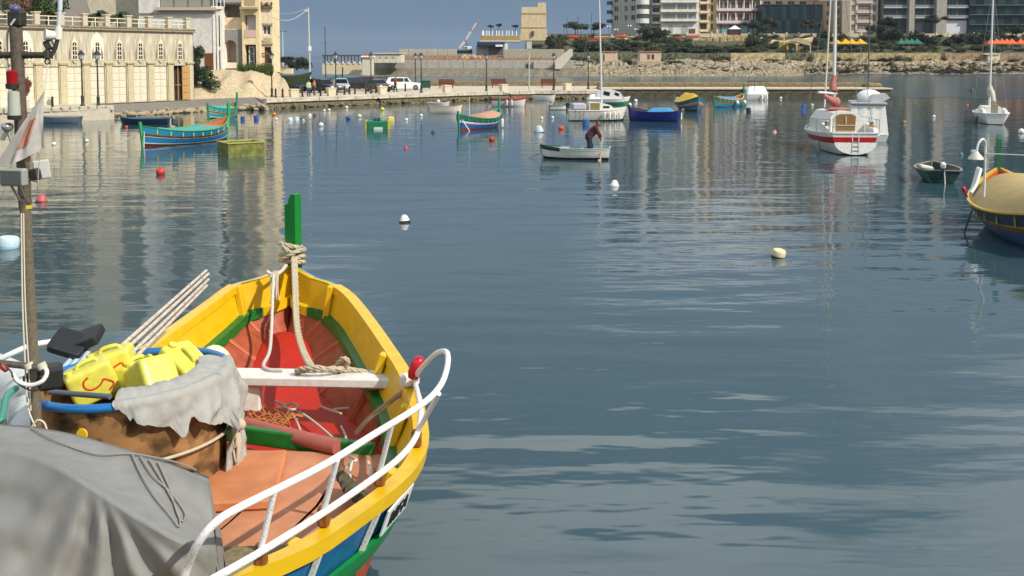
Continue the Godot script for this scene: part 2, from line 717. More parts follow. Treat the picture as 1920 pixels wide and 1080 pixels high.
	var j0 := 11.3
	var j1 := 48.1
	b.box(Vector3((j0 + j1) / 2, 0.03, -132.6), Vector3(j1 - j0, 2.0, 9.0), Basis.IDENTITY, 0.12)
	struct("jetty", b, M("#6b6552", 0.95, "grime", 0.35, "rough", 8.0))
	b = mb()
	for k in 14:
		var w := (j1 - j0) / 14
		b.box(Vector3(j0 + w * (k + 0.5), 1.06, -130.4), Vector3(w - 0.03, 0.2, 4.9), Basis.IDENTITY, 0.04)
	struct("jetty_kerb", b, M("#c8bfa9", 0.9, "plaster", 0.4))
	b = mb()
	b.box(Vector3((j0 + j1) / 2 - 0.3, 1.36, -134.6), Vector3(j1 - j0 - 0.8, 0.64, 2.6), Basis.IDENTITY, 0.05)
	b.box(Vector3(j1 - 1.0, 1.36, -133.6), Vector3(1.9, 0.68, 4.4), Basis.IDENTITY, 0.25)
	b.box(Vector3(0.2, 1.2, -147.6), Vector3(25.6, 0.72, 0.6), Basis.IDENTITY, 0.05)
	struct("parapet_wall", b, M("#a08f6d", 0.95, "grime", 0.3, "rough", 4.0))


func rock(b: Mb, c: Vector3, s: Vector3) -> void:
	var bs := Basis(Vector3(rng.randf() - 0.5, 1, rng.randf() - 0.5).normalized(), rng.randf() * TAU)
	var rows := []
	for i in 4:
		var el := PI * (i / 3.0 - 0.5)
		var row := PackedVector3Array()
		for k in 7:
			var an := TAU * k / 6.0
			var j := 1.0 if k == 6 else rng.randf_range(0.75, 1.15)
			if k == 6: row.append(row[0])
			else: row.append(c + bs * (Vector3(cos(an) * cos(el), sin(el) * 0.9, -sin(an) * cos(el)) * s * j))
		rows.append(row)
	b.grid(rows, true)


func blade(b: Mb, p: Vector3, h: float) -> void:
	var a := rng.randf() * TAU
	var d := Vector3(cos(a), 0, sin(a))
	var tip := p + Vector3(rng.randf() - 0.5, 1.6, rng.randf() - 0.5) * h
	b.tri(p - d * 0.06, p + d * 0.06, tip)


# ---------------------------------------------------------------- foliage
var crowns := {}

func crown(kind: int) -> ArrayMesh:
	if crowns.has(kind): return crowns[kind]
	var r := RandomNumberGenerator.new()
	r.seed = 700 + kind
	var b := mb()
	var blobs := []
	for i in 9 + kind % 3 * 2:
		var c := Vector3(r.randf_range(-0.7, 0.7), r.randf_range(-0.35, 0.55), r.randf_range(-0.7, 0.7))
		blobs.append([c, r.randf_range(0.28, 0.5)])
	for bl in blobs:
		var c: Vector3 = bl[0]
		var rad: float = bl[1]
		for k in 210:
			var d := Vector3(r.randfn(), r.randfn(), r.randfn()).normalized()
			var p := c + d * rad * pow(r.randf(), 0.4)
			var x := Vector3(r.randfn(), r.randfn(), r.randfn()).normalized()
			var y := x.cross(d + Vector3(0.01, 0.3, 0)).normalized()
			var s := r.randf_range(0.035, 0.075)
			var up := (d + Vector3(0, 0.5, 0) + x * 0.5).normalized()
			var i0 := b.v.size()
			b.vert(p - x * s - y * s * 0.6, up); b.vert(p + x * s - y * s * 0.6, up); b.vert(p + x * s * 0.8 + y * s * 0.6, up); b.vert(p - x * s * 0.8 + y * s * 0.6, up)
			if x.cross(y).dot(up) > 0.0: b.ix.append_array([i0, i0 + 2, i0 + 1, i0, i0 + 3, i0 + 2])
			else: b.ix.append_array([i0, i0 + 1, i0 + 2, i0, i0 + 2, i0 + 3])
	crowns[kind] = b.mesh()
	return crowns[kind]


func leafy(hex: String) -> StandardMaterial3D:
	var m := M(hex, 0.75, "leaf", 1.3)
	m.backlight_enabled = true
	m.backlight = Color(0.25, 0.3, 0.12)
	return m


func tree(called: String, label: String, category: String, base: Vector3, h: float, half: Vector3, hex: String, kind: int, group := "", turn := 0.0) -> Node3D:
	var t := thing(called, label, category, base, turn, group)
	var top := h - half.y
	if top > 0.3:
		var b := mb()
		var r := maxf(0.08, h * 0.03)
		b.tube(spline([Vector3(0, -0.3, 0), Vector3(half.x * 0.08, top * 0.5, 0), Vector3(0, top, 0)], 3), r * 1.3, 7, true, r * 0.7)
		for k in 4:
			var a := k * 1.6 + kind
			b.tube(spline([Vector3(0, top * 0.6, 0), Vector3(cos(a) * half.x * 0.3, top * 0.95, sin(a) * half.z * 0.3), Vector3(cos(a) * half.x * 0.6, top + half.y * 0.3, sin(a) * half.z * 0.6)], 3), r * 0.6, 5, true, r * 0.2)
		obj("trunk", b, M("#5d4c3a", 0.95, "stone", 1.0), t)
	put("crown", crown(kind), leafy(hex), t, Vector3(0, top, 0), Basis.from_scale(half * 1.15))
	return t


func palm(label: String, base: Vector3, h: float, group: String) -> void:
	var t := thing("palm_tree", label, "palm tree", base, 0.0, group)
	var b := mb()
	b.tube(spline([Vector3.ZERO, Vector3(0.05, h * 0.5, 0), Vector3(0, h, 0)], 4), 0.22, 8, true, 0.16)
	obj("trunk", b, M("#6a5843", 0.95, "stone", 2.0), t)
	for k in 22:
		b = mb()
		var a := k * 2.4
		var up := 0.2 + 1.1 * fmod(k * 0.37, 1.0)
		var d := Vector3(cos(a), 0, sin(a))
		var ln := 1.5
		var sp := spline([Vector3(0, h, 0), Vector3(0, h, 0) + d * ln * 0.5 + Vector3(0, up * 0.6, 0), Vector3(0, h, 0) + d * ln + Vector3(0, up * 0.7 - 0.7, 0)], 6)
		var side := d.cross(Vector3.UP)
		for i in range(1, sp.size() - 1):
			for sg in [-1.0, 1.0]:
				var w := 0.42 * (1.0 - absf(i / 12.0 - 0.45))
				b.tri(sp[i], sp[i + 1], sp[i] + side * sg * w + Vector3(0, -0.12, 0) + d * 0.15)
		obj("frond", b, leafy("#3d5a2e"), t)


# ---------------------------------------------------------------- walls with openings
# a wall in the plane z = 0 from x 0..w and y 0..h; each hole is a Rect2 with a reveal behind it
func wall_holes(b: Mb, w: float, h: float, holes: Array, rev := 0.25, x0 := 0.0, y0 := 0.0) -> void:
	var xs := [x0, x0 + w]
	var ys := [y0, y0 + h]
	for r in holes:
		for v in [r.position.x, r.end.x]:
			if not xs.has(v): xs.append(v)
		for v in [r.position.y, r.end.y]:
			if not ys.has(v): ys.append(v)
	xs.sort(); ys.sort()
	for i in xs.size() - 1:
		var open_run := false
		var start := 0.0
		for j in ys.size():
			var solid := false
			if j < ys.size() - 1:
				var c := Vector2((xs[i] + xs[i + 1]) / 2, (ys[j] + ys[j + 1]) / 2)
				solid = true
				for r in holes:
					if r.has_point(c): solid = false; break
			if solid and not open_run:
				open_run = true
				start = ys[j]
			elif not solid and open_run:
				open_run = false
				b.quad(Vector3(xs[i], start, 0), Vector3(xs[i + 1], start, 0), Vector3(xs[i + 1], ys[j], 0), Vector3(xs[i], ys[j], 0))
	for r in holes:
		var p: Vector2 = r.position
		var e: Vector2 = r.end
		b.quad(Vector3(p.x, p.y, -rev), Vector3(p.x, p.y, 0), Vector3(p.x, e.y, 0), Vector3(p.x, e.y, -rev))
		b.quad(Vector3(e.x, p.y, 0), Vector3(e.x, p.y, -rev), Vector3(e.x, e.y, -rev), Vector3(e.x, e.y, 0))
		b.quad(Vector3(p.x, p.y, -rev), Vector3(e.x, p.y, -rev), Vector3(e.x, p.y, 0), Vector3(p.x, p.y, 0))
		b.quad(Vector3(p.x, e.y, 0), Vector3(e.x, e.y, 0), Vector3(e.x, e.y, -rev), Vector3(p.x, e.y, -rev))


# the other sides of a block: left, right, back, roof
func wall_rest(b: Mb, w: float, h: float, dep: float, y0 := 0.0) -> void:
	var p := [Vector3(0, y0, 0), Vector3(w, y0, 0), Vector3(w, y0, -dep), Vector3(0, y0, -dep)]
	var u := Vector3(0, h, 0)
	b.quad(p[1], p[2], p[2] + u, p[1] + u)
	b.quad(p[2], p[3], p[3] + u, p[2] + u)
	b.quad(p[3], p[0], p[0] + u, p[3] + u)
	b.quad(p[0] + u, p[1] + u, p[2] + u, p[3] + u)


var window_meshes := {}

func window(parent: Node3D, x: float, y: float, w: float, h: float, frame: Material, glass: Material, nx := 2, ny := 1, z := -0.25) -> void:
	var key := "%.2f_%.2f_%d_%d" % [w, h, nx, ny]
	if not window_meshes.has(key):
		var b := mb()
		var t := 0.07
		b.box(Vector3(w / 2, t / 2, 0.03), Vector3(w, t, 0.06)).box(Vector3(w / 2, h - t / 2, 0.03), Vector3(w, t, 0.06))
		for i in nx + 1: b.box(Vector3(clampf(w * i / nx, t / 2, w - t / 2), h / 2, 0.03), Vector3(t, h - 2 * t - 0.004, 0.056))
		for i in range(1, ny): b.box(Vector3(w / 2, h * i / ny, 0.03), Vector3(w - 2 * t, t * 0.7, 0.05))
		var g := mb()
		g.quad(Vector3(0, 0, 0.01), Vector3(w, 0, 0.01), Vector3(w, h, 0.01), Vector3(0, h, 0.01))
		window_meshes[key] = [b.mesh(), g.mesh()]
	var o := put("window", window_meshes[key][0], frame, parent, Vector3(x, y, z))
	put("pane", window_meshes[key][1], glass, o)


func arch_poly(w: float, h: float, pointed: bool, n := 8) -> PackedVector2Array:
	var p := PackedVector2Array([Vector2(-w / 2, 0), Vector2(w / 2, 0)])
	var spring := h - (w * 0.8 if pointed else w * 0.5)
	for i in n + 1:
		var t := float(i) / n
		if pointed: p.append(Vector2(w / 2 * cos(t * PI / 2), spring + (h - spring) * (0.72 * sin(t * PI / 2) + 0.28 * t * t)))
		else: p.append(Vector2(w / 2 * cos(t * PI), spring + w / 2 * sin(t * PI)))
	if pointed:
		for i in n:
			var t := 1.0 - float(i + 1) / n
			p.append(Vector2(-w / 2 * cos(t * PI / 2), spring + (h - spring) * (0.72 * sin(t * PI / 2) + 0.28 * t * t)))
	return p


# ---------------------------------------------------------------- the row of boathouses
func build_garages() -> void:
	var p1 := gnd(358.0, 187.0, 0.8)
	var p0 := gnd(0.0, 203.0, 0.8)
	var u := (p1 - p0).normalized()
	var th := atan2(-u.z, u.x)
	var t_of := func(x: float) -> float:
		var r := ray(x, 150.0)
		# where the sight line crosses the wall, seen from above
		var den := r.x * u.z - r.z * u.x
		var s := (p1.x * u.z - p1.z * u.x) / den
		return (Vector3(r.x * s, 0, r.z * s) - Vector3(p1.x, 0, p1.z)).dot(u)
	var bay: float = (t_of.call(355.6) - t_of.call(162.5)) / 5.0
	var end_t: float = t_of.call(355.6)
	var g := thing("boathouse_row", "long cream boathouse row with pointed windows and panelled double doors", "building", p1, th)
	var wall := M("#d6cfba", 0.85, "stone", 0.21).duplicate() as StandardMaterial3D
	wall.uv1_scale = Vector3(0.4, 0.045, 0.4)   # rain streaks run down the wall
	wall.uv1_triplanar_sharpness = 4.0
	var door_m := M("#dfd8c2", 0.7, "paint", 0.5)
	var trim := M("#c9be9f", 0.85, "plaster", 0.5)
	var dark := M("#2a2a26", 0.3)
	var bays := 11
	var left := end_t - bay * bays
	# lower wall with door openings, upper wall plain
	var holes := []
	for k in bays:
		var c := end_t - bay * (k + 0.5)
		holes.append(Rect2(c - 0.78, 0.0, 1.56, 3.42))
	var b := mb()
	wall_holes(b, bay * bays + 0.5, 6.7, holes, 0.22, left, 0.0)
	b.quad(Vector3(0.45, 0, 0), Vector3(0.45, 0, -9), Vector3(0.45, 6.7, -9), Vector3(0.45, 6.7, 0))
	b.quad(Vector3(left, 6.7, 0), Vector3(0.45, 6.7, 0), Vector3(0.45, 6.7, -9), Vector3(left, 6.7, -9))
	obj("wall", b, wall, g)
	b = mb()
	b.box(Vector3((left + 0.55) / 2, 6.78, -0.05), Vector3(0.6 - left, 0.2, 0.62), Basis.IDENTITY, 0.03)
	b.box(Vector3((left + 0.55) / 2, 6.95, -0.1), Vector3(0.6 - left, 0.14, 0.85), Basis.IDENTITY, 0.03)
	obj("cornice", b, M("#b5ab92", 0.9, "grime", 0.5), g)
	var pil := mb()
	pil.box(Vector3(0, 1.75, 0.05), Vector3(0.62, 3.5, 0.1))
	pil.box(Vector3(0, 3.62, 0.09), Vector3(0.86, 0.1, 0.2)).box(Vector3(0, 3.72, 0.11), Vector3(0.98, 0.1, 0.26))
	var pil_mesh := pil.mesh()
	var panel := mb()
	panel.box(Vector3(0, 0, 0), Vector3(0.72, 0.6, 0.05), Basis.IDENTITY, 0.02)
	var panel_mesh := panel.mesh()
	var leaf := mb()
	leaf.box(Vector3(0, 1.7, 0), Vector3(0.77, 3.4, 0.06))
	var leaf_mesh := leaf.mesh()
	# pointed arch surround, with two narrow side grilles and eight panes
	var sur := mb()
	var outer := arch_poly(1.36, 2.55, true)
	sur.prism(outer, 0.0, 0.035)
	var sur_mesh := sur.mesh()
	var pane := mb()
	pane.box(Vector3.ZERO, Vector3(0.17, 0.33, 0.02))
	var pane_mesh := pane.mesh()
	var tp := mb()
	tp.prism(PackedVector2Array([Vector2(-0.085, -0.16), Vector2(0.085, -0.16), Vector2(0.085, 0.2), Vector2(-0.085, 0.02)]), -0.01, 0.01)
	var tp_mesh := tp.mesh()
	var gr := mb()
	gr.prism(PackedVector2Array([Vector2(-0.1, 0), Vector2(0.1, 0), Vector2(0.1, 0.45), Vector2(0.07, 1.15), Vector2(-0.1, 0.5)]), 0.0, 0.012)
	var gr_mesh := gr.mesh()
	var fr := mb()
	fr.prism(PackedVector2Array([Vector2(-0.25, -0.04), Vector2(0.25, -0.04), Vector2(0.25, 1.5), Vector2(0.0, 1.95), Vector2(-0.25, 1.5)]), 0.0, 0.03)
	var fr_mesh := fr.mesh()
	var drip := mb()
	drip.prism(PackedVector2Array([Vector2(-0.28, 0.0), Vector2(0, -0.24), Vector2(0.28, 0.0)]), 0.0, 0.12)
	var drip_mesh := drip.mesh()
	var white := M("#eee6d2", 0.8, "paint", 0.5)
	var grill_m := M("#9d947c", 0.9, "grime", 2.0)
	for k in bays + 1:
		put("pilaster", pil_mesh, trim, g, Vector3(end_t - bay * k, 0, 0))
	for k in bays:
		var c := end_t - bay * (k + 0.5)
		var open := k == 0
		for s in [-1.0, 1.0]:
			var d: MeshInstance3D
			if open:
				# the end door stands ajar: its leaves are folded inwards
				d = put("door", leaf_mesh, M("#c69a5a", 0.7, "stone", 0.8), g, Vector3(c + s * 0.74, 0.02, -0.05 if s > 0 else -0.42), yaw(-0.5 if s > 0 else 1.25))
			else:
				d = put("door", leaf_mesh, door_m, g, Vector3(c + s * 0.388, 0.02, -0.18))
			for q in 5:
				put("panel", panel_mesh, M("#d2ab6b", 0.7, "stone", 0.8) if open else door_m, d, Vector3(0, 0.36 + q * 0.67, 0.045))
		var cm := white if k == 4 or k == 7 else wall
		put("arch_surround", sur_mesh, cm, g, Vector3(c, 3.95, 0.0))
		var w := put("window", fr_mesh, white, g, Vector3(c, 4.02, 0.036))
		for i in 2:
			for j in 4:
				put("pane", tp_mesh if j == 3 else pane_mesh, dark, w, Vector3((i - 0.5) * 0.23, 0.2 + j * 0.4, 0.03), Basis.from_scale(Vector3(-1 if i == 1 else 1, 1, 1)) if j == 3 else Basis.IDENTITY)
		for s in [-1.0, 1.0]:
			put("side_grille", gr_mesh, grill_m, g, Vector3(c + s * 0.48, 4.05, 0.036), Basis.from_scale(Vector3(-s, 1, 1)))
		put("corbel", drip_mesh, trim, g, Vector3(c, 3.9, 0.0))
	# dark room behind the open door
	b = mb()
	b.box(Vector3(end_t - bay * 0.5, 1.7, -2.0), Vector3(1.6, 3.4, 3.0))
	obj("dim_interior", b, M("#3b2a18", 0.9), g)
	b = mb()
	b.box(Vector3(end_t - bay * 0.5 - 0.05, 1.7, -0.3), Vector3(0.08, 3.3, 0.08)).box(Vector3(end_t - bay * 0.5 - 0.05, 1.5, -0.3), Vector3(0.7, 0.06, 0.06))
	obj("door_post", b, M("#9c8a66", 0.8), g)
	# terrace railing
	var post := mb()
	post.box(Vector3(0, 0.5, 0), Vector3(0.5, 1.0, 0.5), Basis.IDENTITY, 0.03).box(Vector3(0, 1.06, 0), Vector3(0.64, 0.14, 0.64), Basis.IDENTITY, 0.03)
	var post_mesh := post.mesh()
	var rail := mb()
	rail.box(Vector3(0, 0.78, 0), Vector3(bay - 0.5, 0.07, 0.07)).box(Vector3(0, 0.42, 0), Vector3(bay - 0.5, 0.06, 0.06)).box(Vector3(0, 0.4, 0), Vector3(0.07, 0.8, 0.08))
	var rail_mesh := rail.mesh()
	var fence := thing("terrace_railing", "pale stone posts with cream rails along the boathouse roof", "railing", p1 + Vector3(0, 7.02, 0), th)
	for k in bays:
		put("post", post_mesh, M("#cdc3ad", 0.9, "plaster", 0.8), fence, Vector3(end_t - bay * k - (0.0 if k else 0.1), 0, -0.15))
		put("rail", rail_mesh, M("#e2d8bd", 0.7), fence, Vector3(end_t - bay * (k + 0.5), 0, -0.15))
	# plants and a dark house front on the terrace
	var dirn := Vector3(sin(th), 0, cos(th))
	var on := func(px: float, back: float) -> Vector3:
		var t: float = t_of.call(px)
		return p1 + u * t - dirn * back + Vector3(0, 7.0, 0)
	tree("terrace_tree", "leafy green tree on the terrace left of the grey canopy", "tree", on.call(122, 2.5), 3.0, Vector3(1.5, 1.5, 1.2), "#4a6329", 0)
	tree("terrace_tree", "dark tree at the terrace end behind the mast lamp", "tree", on.call(92, 4.5), 2.6, Vector3(0.9, 1.3, 1.2), "#33451f", 1)
	palm("left palm of two behind the terrace railing", on.call(221, 3.0), 0.9, "palms on the terrace")
	palm("right palm of two behind the terrace railing", on.call(262, 3.0), 0.9, "palms on the terrace")
	tree("oleander_bush", "pink flowering bush on the terrace beside the dark doorway", "bush", on.call(66, 2.0), 2.4, Vector3(0.8, 1.1, 0.8), "#9c7462", 2)
	b = mb()
	var cn: Vector3 = on.call(186, 4.0)
	b.prism(PackedVector2Array([Vector2(-1.6, 0), Vector2(1.6, 0), Vector2(1.5, 1.6), Vector2(0.9, 3.4), Vector2(-0.4, 3.6), Vector2(-1.2, 1.9)]), -0.9, 0.9, Vector3.ZERO, Basis(u, Vector3.UP, dirn))
	for i in b.v.size(): b.v[i] += cn
	solo("parasol_cover", b, M("#84807a", 0.9, "cloth", 0.6), "folded grey canopy standing on the terrace between tree and palms", "canopy", "", cn)


# ---------------------------------------------------------------- houses on the left
# front wall faces the camera; local x to the right, z = 0 at the front
func house(called: String, label: String, x0: float, x1: float, d: float, base_h: float, h: float, mat: Material, holes: Array, dep := 12.0, rev := 0.3, back_mat: Material = null) -> Node3D:
	var a := at(x0, 100, d)
	var e := at(x1, 100, d)
	var t := thing(called, label, "building", Vector3(a.x, base_h, a.z))
	var w := e.x - a.x
	var b := mb()
	wall_holes(b, w, h, holes, rev)
	wall_rest(b, w, h, dep)
	obj("wall", b, mat, t)
	t.set_meta("w", w)
	return t


func build_left_houses() -> void:
	var white := M("#d9d8d6", 0.85, "plaster", 0.2)
	var cream := M("#ecd9ad", 0.85, "plaster", 0.2)
	var glass := M("#5d6263", 0.2)
	var frame := M("#7a5c4a", 0.6)
	var dark := M("#40403d", 0.7)
	var wf := M("#e8e6e0", 0.6)
	# pale house above the terrace, mostly seen in the water
	var holes := []
	for r in 5:
		for c in 7: holes.append(Rect2(1.3 + c * 2.6, 5.2 + r * 3.2, 1.5, 1.9))
	var t := house("terrace_house", "tall pale house behind the terrace trees above the boathouses", -140, 262, 116, 4.0, 25.0, M("#cfc5ae", 0.85, "plaster", 0.2), holes)
	for h in holes: window(t, h.position.x, h.position.y, h.size.x, h.size.y, wf, glass, 2, 1, -0.3)
	for r in 5:
		var bb := mb()
		bb.box(Vector3(13.0, 4.8 + r * 3.2, 0.5), Vector3(9.0, 0.2, 1.1)).box(Vector3(13.0, 5.3 + r * 3.2, 1.0), Vector3(9.0, 0.9, 0.08))
		obj("balcony", bb, M("#6c6a60", 0.8), t)
	# white house with a glazed veranda
	holes = [Rect2(2.3, 7.6, 6.3, 3.0)]
	t = house("white_house", "plain white house with brown glazed veranda above its bare wall", 262, 401, 113.6, 3.0, 26.0, white, holes)
	for i in 4: window(t, 2.3 + i * 1.575, 7.6, 1.575, 3.0, frame, M("#8b8f84", 0.25), 1, 1, -0.3)
	var b := mb()
	b.box(Vector3(5.4, 7.42, 0.3), Vector3(6.8, 0.34, 0.6)).box(Vector3(4.4, 6.95, 0.08), Vector3(8.6, 0.14, 0.16))
	obj("ledge", b, M("#b9a59b", 0.8), t)
	b = mb()
	b.box(Vector3(7.9, 1.25, 0.02), Vector3(1.25, 2.5, 0.1))
	obj("door", b, M("#7c4a21", 0.6, "stone", 1.0), t)
	for r in 4:
		b = mb()
		b.box(Vector3(5.0, 12.0 + r * 3.3, 0.4), Vector3(6.6, 0.22, 0.9))
		b.box(Vector3(4.2, 13.3 + r * 3.3, 0.02), Vector3(2.0, 2.0, 0.06))
		obj("balcony", b, M("#77746c", 0.8), t)
	# white stair tower with vertical recesses
	holes = [Rect2(0.25, 0.6, 0.16, 6.3), Rect2(0.62, 0.6, 0.16, 2.4), Rect2(0.62, 3.4, 0.16, 3.5)]
	t = house("stair_tower", "narrow bright white stair tower with slim upright slots", 400, 417.5, 113.5, 2.8, 7.6, M("#f1efe8", 0.8, "paint", 0.2), holes, 4.0, 0.12)
	b = mb()
	b.box(Vector3(0.5, 7.75, -0.3), Vector3(1.2, 0.3, 1.0))
	for i in 4: b.box(Vector3(0.1 + i * 0.4, 9.0, -0.1), Vector3(0.06, 2.4, 0.06))
	obj("coping", b, wf, t)
	# grey house with a big arch
	holes = [Rect2(0.5, 6.9, 1.7, 2.2)]
	t = house("arched_house", "grey fronted house with a tall shaded arch and pink balcony wall", 417.5, 454.5, 114.5, 2.9, 25.0, M("#ead6b6", 0.85, "plaster", 0.2), [Rect2(0.25, 0.0, 1.76, 0.9), Rect2(0.27, 1.55, 1.3, 2.65), Rect2(0.05, 6.6, 2.0, 1.5)], 10.0, 1.5)
	b = mb()
	b.box(Vector3(1.1, 2.6, -1.55), Vector3(2.3, 5.2, 0.1)).box(Vector3(1.1, 7.6, -1.55), Vector3(2.2, 2.4, 0.1))
	obj("recess_wall", b, M("#a49b8c", 0.9), t)
	# grey facing with the round arch cut out
	b = mb()
	var pl := PackedVector2Array()
	for q in [Vector2(-0.02, 0), Vector2(0.25, 0), Vector2(0.25, 0.9), Vector2(0.25, 3.45)]: pl.append(q)
	for i in 9:
		var an := PI * (1.0 - i / 8.0)
		pl.append(Vector2(0.91 + 0.66 * cos(an), 3.45 + 0.62 * sin(an)))
	for q in [Vector2(1.57, 0.9), Vector2(1.57, 0.0), Vector2(2.18, 0), Vector2(2.18, 5.25), Vector2(-0.02, 5.25)]: pl.append(q)
	b.prism(pl, 0.004, 0.1)
	obj("grey_facing", b, M("#8f8e8d", 0.85, "plaster", 0.3), t)
	b = mb()
	b.box(Vector3(0.91, 1.2, 0.06), Vector3(1.5, 0.62, 0.18))
	obj("parapet", b, M("#e6d5c4", 0.85), t)
	b = mb()
	b.box(Vector3(0.8, 8.7, 0.35), Vector3(3.0, 0.9, 0.7))
	obj("balcony", b, M("#9a9da0", 0.8), t)
	b = mb()
	for k in 4: b.box(Vector3(0.35 + k * 0.42, 7.4, -0.2), Vector3(0.12, 0.8, 0.05), Basis(Vector3.FORWARD, 0.2))
	b.box(Vector3(1.0, 7.9, -0.2), Vector3(2.0, 0.03, 0.03))
	obj("washing", b, dark, t)
	for r in 5:
		b = mb()
		b.box(Vector3(1.1, 11.2 + r * 3.2, 0.4), Vector3(2.2, 0.25, 0.9)).box(Vector3(1.1, 12.5 + r * 3.2, 0.02), Vector3(1.4, 2.0, 0.06))
		obj("upper_balcony", b, M("#8f877a", 0.8), t)
	# cream house with balconies
	holes = [Rect2(0.28, 0.75, 1.25, 2.8), Rect2(0.28, 4.35, 1.3, 2.5)]
	t = house("cream_house", "cream house with square dark window below a pink balcony", 454.5, 487, 114, 2.9, 26.0, cream, holes, 10.0, 0.8)
	b = mb()
	b.box(Vector3(0.9, 2.2, -0.85), Vector3(1.5, 3.0, 0.1))
	obj("recess_wall", b, M("#4a3a30", 0.8), t)
	b = mb()
	b.box(Vector3(1.2, 5.4, -0.85), Vector3(1.7, 2.8, 0.1))
	obj("balcony_wall", b, M("#cfc9cc", 0.8), t)
	window(t, 0.62, 0.85, 0.6, 2.5, wf, glass, 1, 3, -0.5)
	b = mb()
	b.box(Vector3(0.92, 4.78, 0.02), Vector3(1.3, 0.85, 0.06))
	obj("balcony_rail", b, M("#c9a9a0", 0.8), t)
	for r in 5:
		b = mb()
		b.box(Vector3(0.95, 7.6 + r * 3.3, 0.45), Vector3(1.9, 0.24, 1.0)).box(Vector3(0.95, 9.0 + r * 3.3, 0.02), Vector3(1.2, 2.1, 0.06))
		obj("upper_balcony", b, M("#a59577", 0.8), t)
	# old ornate house at the end of the row
	holes = [Rect2(0.55, 0.75, 0.7, 2.45), Rect2(0.4, 4.6, 0.85, 1.0)]
	t = house("ornate_house", "old weathered stone house with carved balcony at the row's end", 487, 511, 115, 3.0, 24.0, M("#d8ccb4", 0.9, "plaster", 0.4), holes, 10.0, 0.35)
	t.rotation.y = 0.24
	b = mb()
	b.box(Vector3(0.9, 1.95, -0.4), Vector3(0.8, 2.6, 0.06))
	obj("door", b, M("#5b3427", 0.7, "stone", 1.0), t)
	window(t, 0.4, 4.6, 0.85, 1.0, wf, glass, 2, 1, -0.35)
	b = mb()
	for k in 3:
		b = mb()
		b.box(Vector3(0.75, 3.6 + k * 2.2, 0.12), Vector3(1.5, 0.16, 0.3))
		obj("string_course", b, M("#cbbfa6", 0.9, "grime", 0.5), t)
	b = mb()
	b.box(Vector3(0.8, 3.96, 0.14), Vector3(1.0, 0.5, 0.2))
	obj("balcony_front", b, M("#cbbfa6", 0.9, "grime", 0.5), t)
	b = mb()
	for k in 9: b.ball(Vector3(0.1 + k * 0.16, 7.9 + 0.25 * sin(k * 1.7), 0.25), Vector3(0.14, 0.16, 0.14), Basis.IDENTITY, 4, 6)
	b.box(Vector3(0.75, 7.65, 0.2), Vector3(1.5, 0.12, 0.5))
	obj("carving", b, M("#7d6d5b", 0.9, "grime", 0.8), t)
	b = mb()
	for k in 2: b.box(Vector3(0.0, 1.3 + k * 1.15, 0.3), Vector3(2.4, 0.14, 0.1))
	obj("scaffold_board", b, M("#6d5142", 0.9), t)
	# climbing bush beside the boathouses
	var bt := thing("climbing_bush", "bushy green creeper growing up the end of the boathouse row", "bush", at(364, 150, 106) * Vector3(1, 0, 1) + Vector3(0, 2.5, 0))
	put("foliage", crown(3), leafy("#3f5a35"), bt, Vector3(0.9, 0.2, 0), Basis.from_scale(Vector3(2.0, 1.9, 1.2)))
	put("foliage", crown(4), leafy("#3f5a35"), bt, Vector3(0.1, 2.2, 0), Basis.from_scale(Vector3(1.0, 1.9, 0.8)))
	b = mb()
	b.tube(spline([Vector3(0.2, -1.2, 0), Vector3(0.3, 0.5, 0), Vector3(0.1, 2.5, 0)], 3), 0.1, 6)
	obj("stem", b, M("#5d4c3a", 0.95), bt)


